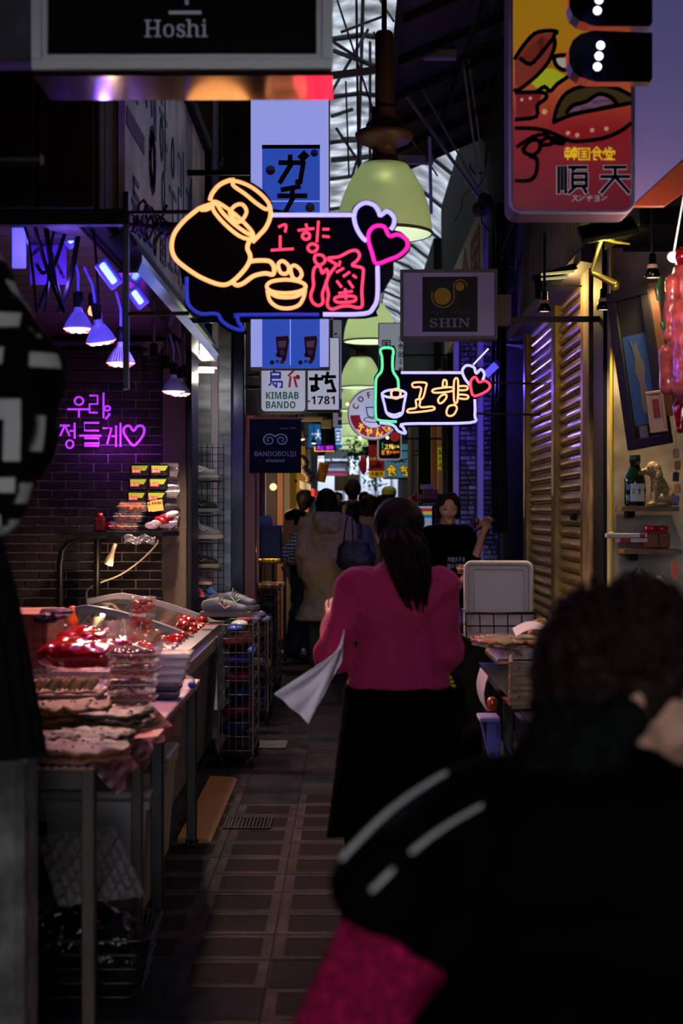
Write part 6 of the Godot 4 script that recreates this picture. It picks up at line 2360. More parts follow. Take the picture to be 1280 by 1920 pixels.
	b.lathe([Vector2(0.03, -0.05), Vector2(0.032, -0.045), Vector2(0.022, 0.0), Vector2(0.014, 0.03), Vector2(0.012, 0.09), Vector2(0, 0.09)], Vector3(0.01, 0, 0), 16, tilt)
	C(b, "shade", "brass_frame_pale", t)
	b = B.new()
	b.lathe([Vector2(0, -0.049), Vector2(0.028, -0.048)], Vector3(0.01, 0, 0), 16, tilt)
	C(b, "lamp_face", "*c8b890,0.5", t)
	omni(t, Vector3(0.02, -0.1, 0.05), "ffcfa0", 0.16)
	at = W(290, 1000, 9.6)
	b = B.new(at)
	var q2 := []
	for v in curve(pts2("296,1012 292,1022 262,1052 225,1078 185,1094 163,1108 165,1140 172,1178"), false, 5): q2.append(W(v.x, v.y, 9.62))
	b.tube(q2, 0.006, 6)
	solo("power_cable", "thin white cord running down from the stand across the bricks", "cord", b, "#c8bca8", at)
	# under the tables: clear bins, egg tray, bag in a basket
	for i in 2:
		var p := Vector3([-0.92, -0.95][i], 0.0, [-5.6, -6.4][i])
		t = thing("storage_bin", ["clear plastic storage bin standing under the stall tables, front one", "second clear storage bin behind it under the pale table"][i], "bin", p, "clear bins under the tables")
		b = B.new()
		b.lathe([Vector2(0, 0.02), Vector2(0.22, 0.02), Vector2(0.26, 0.42), Vector2(0.275, 0.42), Vector2(0.275, 0.45), Vector2(0.25, 0.45), Vector2(0.21, 0.03), Vector2(0, 0.03)], Vector3.ZERO, 4, Basis(Vector3.UP, PI / 4), true)
		C(b, "bin", "bin_plastic", t)
		b = B.new()
		b.box(Vector3(0, 0.47, 0), Vector3(0.4, 0.03, 0.4), 0.01)
		C(b, "lid", "bin_plastic", t)
	at = Vector3(-0.98, 0.62, -4.9)
	t = thing("egg_tray", "grey moulded egg tray leaning tilted under the front table", "tray", at)
	b = B.new()
	var k0 := W(67, 1570, 4.75); var k1 := W(215, 1552, 4.95); var k2 := W(272, 1680, 4.6); var k3 := W(110, 1700, 4.4)
	b.sheet(func(u, v):
		var q := k0.lerp(k1, u).lerp(k3.lerp(k2, u), v)
		var n := (k1 - k0).cross(k3 - k0).normalized()
		return q - at + n * 0.02 * sin(u * PI * 10.0) * sin(v * PI * 10.0), 50, 50, 0.003)
	C(b, "tray", "egg_tray", t)
	at = W(145, 1830, 4.7); at.y = 0.0
	t = thing("wire_basket", "dark wire basket on the floor under the front table", "basket", at)
	b = B.new()
	for i in 5:
		var pr := rrect(0.42 + 0.02 * i, 0.3 + 0.015 * i, 0.04)
		var q := []
		for v in pr: q.append(Vector3(v.x, 0.02 + 0.045 * i, v.y))
		b.tube(q, 0.004, 5, true)
	for i in 24:
		var v := rrect(0.42, 0.3, 0.04)[i % 24]
		b.tube([Vector3(v.x, 0.02, v.y), Vector3(v.x * 1.19, 0.2, v.y * 1.19)], 0.003, 5)
	C(b, "basket_wire", "black_metal", t)
	var f := F.new(0.04)
	f.c(at + Vector3(-0.08, 0.14, 0), at + Vector3(0.1, 0.15, 0), 0.1)
	f.c(at + Vector3(0, 0.22, 0.02), at + Vector3(0.05, 0.27, 0), 0.06, 0.03)
	f.rough(0.03, 12.0, 4)
	t = thing("plastic_bag", "crumpled dark plastic bag lying in the wire basket", "bag", at)
	var m := put("bag", f.mesh(0.012), mt("foil_black"), t)
	m.position = -at
	# rough pillar at the near left
	at = Vector3(-1.0, 0.0, -3.75)
	b = B.new(at)
	b.box(at + Vector3(0.0, 0.45, 0), Vector3(0.4, 0.9, 0.2), 0.02)
	solo("stone_block", "rough grey plastered block at the lower left corner", "block", b, "stucco", at)

func freezer() -> void:
	var at := Vector3(-1.19, 0, -8.1)
	var s := thing("chest_freezer", "lilac grey chest freezer with three curved arches and glass top", "freezer", at)
	var b := B.new()
	b.prism(PackedVector2Array([Vector2(-0.45, 0.08), Vector2(0.33, 0.08), Vector2(0.37, 0.7), Vector2(-0.45, 0.7)]), -1.25, 1.25)
	C(b, "body", "freezer_body", s)
	b = B.new()
	b.box(Vector3(-0.03, 0.74, 0), Vector3(0.9, 0.1, 2.58), 0.02)
	C(b, "rim", "freezer_rim", s)
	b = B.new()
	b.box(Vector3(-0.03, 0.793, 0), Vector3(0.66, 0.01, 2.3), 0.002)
	C(b, "well_shade", "black", s)  # black sheet stands in for the shade inside the freezer
	for z in [1.2, 0.0, -1.2]:
		b = B.new()
		var up := PackedVector2Array()
		for i in 13:
			var t := i / 12.0
			up.append(Vector2(-0.44 + 0.84 * t, 0.80 + 0.21 * pow(cos(t * PI * 0.5), 0.9) * minf(1.0, 0.75 + t)))
		for i in 13:
			var t := 1.0 - i / 12.0
			up.append(Vector2(-0.44 + 0.8 * t, 0.77 + 0.18 * pow(cos(t * PI * 0.5), 0.9) * minf(1.0, 0.75 + t)))
		b.prism(up, z - 0.035, z + 0.035)
		C(b, "arch", "freezer_rim", s)
	for k in 2:
		b = B.new()
		var z0: float = [1.17, -0.03][k]
		b.sheet(func(u, v): return Vector3(-0.42 + 0.8 * u, 0.79 + 0.2 * pow(cos(u * PI * 0.5), 0.9) * minf(1.0, 0.75 + u), z0 - v * 1.14), 12, 1, 0.004)
		C(b, "glass_lid", "glass_pane", s)
		b = B.new()
		for i in 7: b.box(Vector3(0.02 + 0.0 * i, 0.81, z0 - 0.12 - 0.15 * i), Vector3(0.62, 0.05, 0.11), 0.012)
		C(b, "stocked_pack", "kimchi" if k else "foil", s)
		b = B.new()
		lumps(b, Vector3(0.05, 0.84, z0 - 0.55), Vector3(0.25, 0.02, 0.5), 40, 0.035, 5 + k)
		stuff(C(b, "frozen_food", "kimchi", s))
	b = B.new()
	b.bar(Vector3(0.36, 0.81, 1.24), Vector3(0.36, 0.81, -1.24), 0.09, 0.025)
	C(b, "front_rail", "freezer_rim", s)
	for i in 3:
		b = B.new()
		b.box(Vector3(0.365, 0.826, -0.9 - 0.1 * i), Vector3(0.08, 0.004, 0.07))
		C(b, "sticker", ["#b83850", "#b8b0a8", "#6a8a50"][i], s)
	for q in [[0.33, 1.15], [0.33, -1.15], [-0.4, 1.15], [-0.4, -1.15]]:
		b = B.new()
		b.lathe([Vector2(0, 0), Vector2(0.03, 0), Vector2(0.03, 0.09), Vector2(0, 0.09)], Vector3(q[0], 0, q[1]), 10)
		C(b, "foot", "black", s)
	# two jars of kimchi on the glass
	for i in 2:
		var p := W(266, 1183, 7.9) + Vector3(0.004 * i, 0.09 * i, 0)
		var t := thing("kimchi_jar", ["lower round jar of orange kimchi on the freezer glass", "upper round jar of orange kimchi stacked on the other"][i], "jar", p, "kimchi jars on the freezer")
		b = B.new()
		b.lathe([Vector2(0, 0), Vector2(0.05, 0.0), Vector2(0.072, 0.02), Vector2(0.074, 0.055), Vector2(0.066, 0.07), Vector2(0.066, 0.088), Vector2(0, 0.088)], Vector3.ZERO, 22)
		C(b, "jar", "clear", t)
		b = B.new()
		lumps(b, Vector3(0, 0.042, 0), Vector3(0.046, 0.026, 0.046), 34, 0.018, 30 + i)
		C(b, "kimchi", "kimchi_orange", t)
		b = B.new()
		b.lathe([Vector2(0.0, 0.083), Vector2(0.069, 0.083), Vector2(0.07, 0.075), Vector2(0.071, 0.092), Vector2(0, 0.093)], Vector3.ZERO, 22)
		C(b, "lid", "clear_dim", t)

func heat_lamps() -> void:
	var src: Node3D
	var ls := [[146, 622, 6.7, "purple lit reflector lamp, leftmost of the row above the stall"], [190, 645, 6.55, "largest purple reflector lamp, tilted, middle of the row"], [226, 686, 6.9, "purple lit reflector lamp, lowest and rightmost of the near row"], [325, 738, 8.6, "dim reflector lamp before the plaster pillar"], [337, 742, 9.3, "reflector lamp behind the dim one at the pillar"]]
	for i in ls.size():
		var q = ls[i]
		var p := W(q[0], q[1], q[2])
		if src == null:
			src = thing("reflector_lamp", q[3], "lamp", p, "reflector lamps over the food")
			var b := B.new()
			var pr := []
			for k in 11:
				var t := k / 10.0
				pr.append(Vector2(lerpf(0.066, 0.022, pow(t, 0.8)), 0.012 + 0.075 * t))
			b.lathe(pr + [Vector2(0.02, 0.1), Vector2(0.016, 0.115), Vector2(0.0, 0.115)], Vector3.ZERO, 30)
			for k in 30:
				var a := TAU * k / 30
				b.tube([Vector3(cos(a) * 0.064, 0.018, sin(a) * 0.064), Vector3(cos(a) * 0.048, 0.05, sin(a) * 0.048), Vector3(cos(a) * 0.025, 0.085, sin(a) * 0.025)], 0.0025, 4)
			C(b, "reflector", "reflector_glass", src)
			b = B.new()
			b.lathe([Vector2(0.0, 0.002), Vector2(0.05, 0.003), Vector2(0.063, 0.01), Vector2(0.067, 0.014)], Vector3.ZERO, 30)
			C(b, "lens", "*ffd8d8,1.3", src)
			for k in 8:
				b = B.new()
				b.ell(Vector3(cos(TAU * k / 8) * 0.042, 0.003, sin(TAU * k / 8) * 0.042), Vector3(0.015, 0.006, 0.015), 8, 5)
				C(b, "led_bead", "*fff4ee,2.0" if k % 4 else "*ff4060,1.6", src)
			b = B.new()
			b.lathe([Vector2(0.0, 0.11), Vector2(0.021, 0.11), Vector2(0.023, 0.17), Vector2(0.014, 0.18), Vector2(0.0, 0.18)], Vector3.ZERO, 14)
			C(b, "socket", "black", src)
			b = B.new()
			b.tube([Vector3(0, 0.17, 0), Vector3(0.0, 0.26, 0.0), Vector3(-0.02, 0.34, 0.02)], 0.007, 6)
			C(b, "flex", "#6a64c0", src)
			spot(src, Vector3(0, -0.02, 0), Vector3(0.1, -1, 0.22), "ffa690", 2.2, 56)
		else:
			var o := dup(src, p, q[3])
			if i == 1: o.rotation = Vector3(0.2, 0, 0.12)
			if i >= 3:
				for c in o.get_children():
					if c is Light3D:
						c.light_energy = 3.0
						c.spot_angle = 75.0
						c.light_color = Color("ffdcb8")
	# violet strip lights, panels and brackets above
	var at := W(35, 460, 6.2)
	var s := thing("glow_box", "violet glowing textured light panel at the far left above the garments", "light", at)
	var b := B.new()
	b.box(Vector3(0, 0, 0), Vector3(0.058, 0.19, 0.012), 0.004)
	C(b, "panel", "*6a62ff,0.9", s)
	omni(s, Vector3(0.05, 0, 0.1), "6a60ff", 0.06)
	for q in [[203, 512, 6.3, 0.1, "slanting violet strip light before the thin post"], [130, 445, 6.5, 0.05, "short violet strip light among cables, upper left"], [258, 557, 6.9, 0.07, "violet strip light under the silver gutter's near end"]]:
		at = W(q[0], q[1], q[2])
		s = thing("strip_light", q[4], "light", at, "violet strip lights over the stall")
		b = B.new()
		var bs := Basis(Vector3.BACK, -0.95) * Basis(Vector3.RIGHT, 0.3)
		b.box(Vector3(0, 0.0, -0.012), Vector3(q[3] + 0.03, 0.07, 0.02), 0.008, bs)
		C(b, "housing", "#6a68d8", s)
		b = B.new()
		b.box(bs * Vector3(0, 0, 0.004), Vector3(q[3], 0.03, 0.014), 0.006, bs)
		C(b, "tube", "*9ab4ff,1.8", s)
		omni(s, Vector3(0, -0.22, 0.12), "7458ff", 0.18)
	at = W(172, 578, 6.75)
	s = thing("pear_bulb", "small warm glowing bulb in a black socket among the reflector lamps", "bulb", at)
	b = B.new()
	b.lathe([Vector2(0, -0.035), Vector2(0.016, -0.028), Vector2(0.02, -0.012), Vector2(0.012, 0.01), Vector2(0.0, 0.012)], Vector3.ZERO, 14)
	C(b, "glass", "*ffb868,1.5", s)
	b = B.new()
	b.lathe([Vector2(0, 0.01), Vector2(0.017, 0.01), Vector2(0.018, 0.065), Vector2(0, 0.07)], Vector3.ZERO, 12)
	C(b, "socket", "black", s)
	omni(s, Vector3(0, -0.01, 0.0), "ffb070", 0.02)
	at = W(90, 470, 6.6)
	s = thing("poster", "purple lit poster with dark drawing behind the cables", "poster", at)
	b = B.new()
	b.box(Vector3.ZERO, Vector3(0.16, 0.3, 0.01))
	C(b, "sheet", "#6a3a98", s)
	b = B.new()
	b.line(curve(pts2("-0.06,0.14 0.0,0.02 0.07,-0.12"), false), 0.014, 0.006, 0.008)
	b.line(curve(pts2("-0.07,-0.02 0.0,0.04 0.07,0.06"), false), 0.012, 0.006, 0.008)
	b.line(curve(pts2("-0.05,-0.06 -0.02,-0.1 0.03,-0.06"), false), 0.016, 0.006, 0.008)
	C(b, "drawing", "#1a0e28", s)
	# cables and a dark crossbar
	at = W(120, 405, 5.75)
	b = B.new(at)
	b.box(W(120, 408, 5.75), Vector3(0.5, 0.06, 0.06), 0.005)
	solo("cross_bar", "black crossbar carrying the stall lamps", "bar", b, "black", at)
	for i in 7:
		b = B.new(at)
		var q := []
		for k in 10:
			var t := k / 9.0
			q.append(W(40 + 22 * i + 60 * t * sin(i + 0.5), 415 + 170 * t - 40 * sin(PI * t) * cos(i * 2.0), 6.1 + 0.06 * i))
		b.tube(q, 0.006 + 0.003 * (i % 3), 6)
		solo("cable", "black cable looping down among the violet lights, %s from the left" % ["first", "second", "third", "fourth", "fifth", "sixth", "seventh"][i], "cable", b, "black", at, "cables over the left stall")
	for i in 3:
		var p: Vector3 = W([288, 312, 345][i], [650, 672, 690][i], [8.2, 9.0, 9.6][i])
		s = thing("lamp_socket", ["empty black lamp socket, nearest under the gutter", "second empty black lamp socket under the gutter", "third empty black lamp socket under the gutter"][i], "lamp socket", p, "empty sockets under the gutter")
		b = B.new()
		b.lathe([Vector2(0, -0.06), Vector2(0.022, -0.06), Vector2(0.024, 0.01), Vector2(0.012, 0.02), Vector2(0, 0.022)], Vector3.ZERO, 12)
		C(b, "socket", "black", s)
		b = B.new()
		b.tube([Vector3(0, 0.02, 0), Vector3(0, 0.2, 0)], 0.009, 6)
		C(b, "stem", "#403858", s)

# ---------------------------------------------------------------- shoes and racks
func sneaker(label: String, at: Vector3, yaw: float, up: String, sole: String, ln := 0.27, accent := "#8a8a90") -> Node3D:
	var s := thing("sneaker", label, "shoe", at, "shoes of the shoe stall", yaw)      # toe towards +X
	s.scale = Vector3.ONE * ln / 0.27
	var f := F.new(0.022)
	f.c(Vector3(-0.1, 0.06, 0), Vector3(-0.095, 0.09, 0), 0.036, 0.03)
	f.c(Vector3(-0.07, 0.05, 0), Vector3(0.09, 0.035, 0.0), 0.043, 0.03)
	f.c(Vector3(-0.06, 0.07, 0), Vector3(0.03, 0.055, 0), 0.035, 0.025)
	f.cuts.append(Plane(Vector3.DOWN, -0.024))
	f.cuts.append(Plane(Vector3(-0.25, 1, 0).normalized(), 0.112))
	put("upper", f.mesh(0.007), mt(up), s)
	var b := B.new()
	var pr := curve(pts2("-0.138,0 -0.13,0.034 -0.06,0.036 0.0,0.032 0.07,0.04 0.118,0.03 0.134,0.0 0.118,-0.032 0.06,-0.042 0.0,-0.03 -0.06,-0.034 -0.13,-0.033"), true, 3)
	b.prism(pr, 0.0, 0.026, Transform3D(Basis(Vector3.RIGHT, -PI / 2), Vector3.ZERO))
	b.prism(pr * Transform2D(0, Vector2(1.03, 1.06), 0, Vector2.ZERO), 0.006, 0.02, Transform3D(Basis(Vector3.RIGHT, -PI / 2), Vector3.ZERO))
	C(b, "sole", sole, s)
	b = B.new()
	for i in 5:
		var x := 0.045 - i * 0.02
		var y := 0.073 + i * 0.0085
		b.tube([Vector3(x, y - 0.016, 0.03), Vector3(x - 0.005, y, 0.014), Vector3(x, y + 0.001, -0.014), Vector3(x, y - 0.016, -0.03)], 0.003, 5)
	b.tube([Vector3(-0.04, 0.112, 0.0), Vector3(-0.03, 0.125, 0.02), Vector3(-0.025, 0.105, 0.033), Vector3(-0.02, 0.085, 0.04)], 0.0025, 5)
	C(b, "laces", sole, s)
	b = B.new()
	for sd in [-1, 1]:
		b.tube([Vector3(-0.08, 0.04, sd * 0.04), Vector3(-0.03, 0.07, sd * 0.036), Vector3(0.0, 0.045, sd * 0.042), Vector3(0.03, 0.06, sd * 0.034)], 0.004, 5)
	C(b, "side_stripe", accent, s)
	return s

func shoe_shop() -> void:
	# wall rack with five wire shelves
	var at := Vector3(-1.02, 0, -10.75)
	var rack := thing("shoe_rack", "dark wire shoe rack in the steel niche beside the plaster pillar", "rack", at)
	var ys := [898, 962, 1012, 1066, 1120]
	for i in 5:
		var p := W(385, ys[i], 10.75)
		var b := B.new()
		b.box(Vector3(-0.01, p.y - 0.012, 0), Vector3(0.2, 0.012, 0.26), 0.002)
		C(b, "shelf", "#55585e" if i < 3 else "#2a2a30", rack)
	var wb := B.new()
	for i in 6: wb.tube([Vector3(-0.1 + 0.04 * i, 0.5, -0.16), Vector3(-0.1 + 0.04 * i, 2.0, -0.16)], 0.003, 5)
	for i in 30: wb.tube([Vector3(-0.11, 0.52 + 0.05 * i, -0.16), Vector3(0.11, 0.52 + 0.05 * i, -0.16)], 0.0025, 5)
	stuff(C(wb, "wire_grid", "black_metal", rack))
	sneaker("pale grey laced sneaker on the top shelf of the niche", W(374, 897, 10.7), 0.1, "#8e929a", "#b8bcc0", 0.27, "#d0d4d8")
	sneaker("black low sneaker with pale sole on the second shelf", W(376, 960, 10.7), 0.15, "#141418", "#9498a0")
	sneaker("silver grey chunky sneaker on the third shelf", W(380, 1010, 10.65), 0.1, "#84888e", "#b4b0ac", 0.29, "#5c6066")
	sneaker("black sneaker with cream sole on the fourth shelf", W(376, 1064, 10.7), 0.12, "#121216", "#8e8878")
	sneaker("pink girl's shoe lying above the coloured pair", W(372, 1096, 10.72), 0.1, "#b87a80", "#c8a8a0", 0.2)
	sneaker("small magenta child's shoe, left of the coloured pair", W(375, 1119, 10.6), -1.2, "#a82858", "#c86878", 0.15)
	sneaker("small blue child's shoe, right of the coloured pair", W(398, 1119, 10.6), -1.1, "#2858b0", "#5088c8", 0.16)
	at = Vector3(-1.02, 2.5, -10.6)  # hidden tube added to brighten the shoes and the niche
	var tl := thing("added_tube_light", "short white unseen tube light added over the shoe rack", "light", at)
	var tb := B.new(at)
	tb.tube([at + Vector3(-0.09, 0, 0), at + Vector3(0.06, 0, 0)], 0.014, 10)
	C(tb, "tube", "*fff4e0,1.4", tl)
	tb = B.new(at)
	tb.box(at + Vector3(-0.01, 0.025, 0), Vector3(0.19, 0.02, 0.05), 0.004)
	C(tb, "fitting", "#8a8a8c", tl)
	omni(tl, Vector3(0.0, -0.05, 0.06), "fff0dc", 0.12, 0.03)
	# big display sneakers and a cap on a wire cage
	sneaker("large multicoloured running shoe with lime laces on the front cage", W(424, 1156, 8.6), -0.12, "#465062", "#6a5c58", 0.29, "#b06a54")
	sneaker("grey blue running shoe lying behind the large one", W(448, 1142, 8.9), -0.5, "#283050", "#484c58", 0.27, "#6a8a34")
	at = W(412, 1138, 9.1)
	var b := B.new(at)
	b.ell(at, Vector3(0.1, 0.085, 0.09), 16, 10)
	b.sheet(func(u, v): return at + Vector3((u - 0.5) * 0.14, -0.05, 0.07 + v * 0.06), 6, 3, 0.005)
	solo("knit_cap", "dark grey striped cap lying behind the large running shoe", "cap", b, "~3a3648", at)
	# wire cages on castors with folded clothes
	var cages := [[410, 474, 1172, 1440, 8.75, "nearest wire cage of socks standing after the freezer"], [452, 502, 1165, 1345, 10.6, "second wire cage with bright wrapped goods"], [476, 520, 1098, 1270, 12.4, "third dark wire cage under the snack trays"]]
	for q in cages:
		var d: float = q[4]
		var k := d / 2800.0
		var w: float = (q[1] - q[0]) * k
		var p := W((q[0] + q[1]) * 0.5, 960, d); p.y = 0.0
		var top := W(0, q[2], d).y
		var s := thing("wire_cage", q[5], "cage", p, "wire cages on castors")
		b = B.new()
		for sx in [-0.5, 0.5]:
			for sz in [0.0, -0.5]:
				b.tube([Vector3(sx * w, 0.08, sz), Vector3(sx * w, top, sz)], 0.008, 6)
		var n := int((top - 0.1) / 0.075)
		for i in n + 1:
			var y := 0.1 + (top - 0.1) * i / n
			b.tube([Vector3(-0.5 * w, y, 0), Vector3(0.5 * w, y, 0), Vector3(0.5 * w, y, -0.5), Vector3(-0.5 * w, y, -0.5)], 0.0035, 5, true)
		for i in 5: b.tube([Vector3(w * (-0.4 + 0.2 * i), 0.1, 0.002), Vector3(w * (-0.4 + 0.2 * i), top, 0.002)], 0.003, 5)
		C(b, "wire_frame", "wire_metal", s)
		b = B.new()
		b.box(Vector3(0, 0.09, -0.25), Vector3(w, 0.015, 0.5), 0.003)
		C(b, "base", "black", s)
		for sx in [-0.45, 0.45]:
			for sz in [-0.02, -0.46]:
				b = B.new()
				b.lathe([Vector2(0, -0.012), Vector2(0.035, -0.012), Vector2(0.038, 0), Vector2(0.035, 0.012), Vector2(0, 0.012)], Vector3(sx * w, 0.038, sz), 14, Basis(Vector3.BACK, PI / 2))
				b.box(Vector3(sx * w, 0.07, sz), Vector3(0.04, 0.03, 0.03), 0.003)
				C(b, "castor", "black", s)
		var rng := RandomNumberGenerator.new()
		rng.seed = int(q[0])
		var cols := ["~4a1430", "~141c50", "~3c4058", "~1a1a24", "~26266a", "~3a2c26", "~5a5868", "~3a1220"]
		for i in int(top / 0.11):      # folded garments stacked in the cage
			var y := 0.12 + i * 0.1
			if y > top + 0.08: break
			var g := B.new(p)
			g.box(p + Vector3(rng.randf_range(-0.01, 0.01), y, -0.22), Vector3(w * 0.8, 0.075, 0.36), 0.03, Basis(Vector3.UP, rng.randf_range(-0.15, 0.15)))
			solo("folded_garment", "folded cloth bundle, number %s up, in the %s" % [["one", "two", "three", "four", "five", "six", "seven", "eight", "nine", "ten"][mini(i, 9)], q[5].split(" ")[0] + " wire cage"], "clothes", g, cols[rng.randi() % 8], p, "folded clothes in the wire cages")
	for i in 7:      # wrapped goods heaped on top
		var p := W(440 + 9 * i, 1178 - 5 * (i % 3) - 3 * i, 9.6 + 0.25 * i)
		b = B.new(p)
		b.ell(p, Vector3(0.06, 0.03, 0.06), 8, 6, Basis(Vector3.UP, i))
		solo("wrapped_bundle", ["blue", "white", "crimson", "navy", "silver", "violet", "pale blue"][i] + " film wrapped bundle heaped on the wire cages", "bundle", b, ["!283ca0", "!a0a4b4", "!8a1c30", "!181c50", "foil", "!584890", "!7888b8"][i], p, "bundles heaped on the cages")
	for i in 5:
		var p: Vector3 = W([463, 470, 491, 500, 452][i], [1210, 1222, 1216, 1245, 1290][i], [9.7, 9.7, 11.6, 11.6, 9.3][i])
		b = B.new(p)
		b.ell(p, Vector3(0.04, 0.045, 0.04), 7, 5, Basis(Vector3.RIGHT, i))
		solo("wrapped_bundle", ["blue", "bright blue", "glossy white", "amber", "grey"][i] + " film bundle poking through the cage wires", "bundle", b, ["!2030a0", "!3048c8", "!c0c4d8", "!a07028", "!70748a"][i], p, "bundles poking through the cages")

func garments() -> void:
	# patterned jacket and dark pleated skirt on a hanger at the near left
	var at := Vector3(-0.93, 2.1, -3.3)
	var s := thing("hanging_jacket", "black and white block patterned knit jacket hanging at the left edge", "jacket", at)
	var f := F.new(0.04)
	f.c(at + Vector3(-0.15, -0.06, 0), at + Vector3(0.1, -0.08, 0), 0.07)
	f.c(at + Vector3(0, -0.15, 0), at + Vector3(-0.05, -0.62, 0), 0.15, 0.16, Vector3(1, 1, 1.4))
	f.c(at + Vector3(0.12, -0.12, 0), W(44, 690, 3.25), 0.075, 0.08)
	f.c(W(44, 690, 3.25), W(34, 830, 3.25), 0.08, 0.07)
	f.c(W(34, 830, 3.25), W(-10, 955, 3.2), 0.07, 0.06)
	f.rough(0.012, 7.0, 9)
	var m := put("jacket", f.mesh(0.012), mt("jacquard"), s)
	m.position = -at
	var b := B.new(at)
	b.tube([at + Vector3(0, 0.0, 0), at + Vector3(0, 0.1, 0), at + Vector3(0.03, 0.13, 0), at + Vector3(0.03, 0.17, 0)], 0.004, 6)
	C(b, "hanger_hook", "chrome", s)
	at = Vector3(-0.975, 1.5, -3.32)
	s = thing("pleated_skirt", "long black pleated skirt hanging below the patterned jacket", "skirt", at)
	b = B.new()
	b.sheet(func(u, v):
		var a: float = TAU * u
		var r: float = lerpf(0.13, 0.285, pow(v, 0.5)) * (1.0 + 0.05 * sin(u * TAU * 26.0) * v)
		return Vector3(sin(a) * r, 0.06 - 0.6 * v, cos(a) * r * 0.55), 208, 8, 0.004)
	C(b, "skirt", "pleats", s)
	at = Vector3(-0.93, 2.28, -3.3)
	b = B.new(at)
	b.tube([at + Vector3(-0.9, 0, 0), at + Vector3(0.25, 0, 0)], 0.012, 8)
	solo("clothes_rail", "dark rail carrying the hanging garments at the left", "rail", b, "black_metal", at)

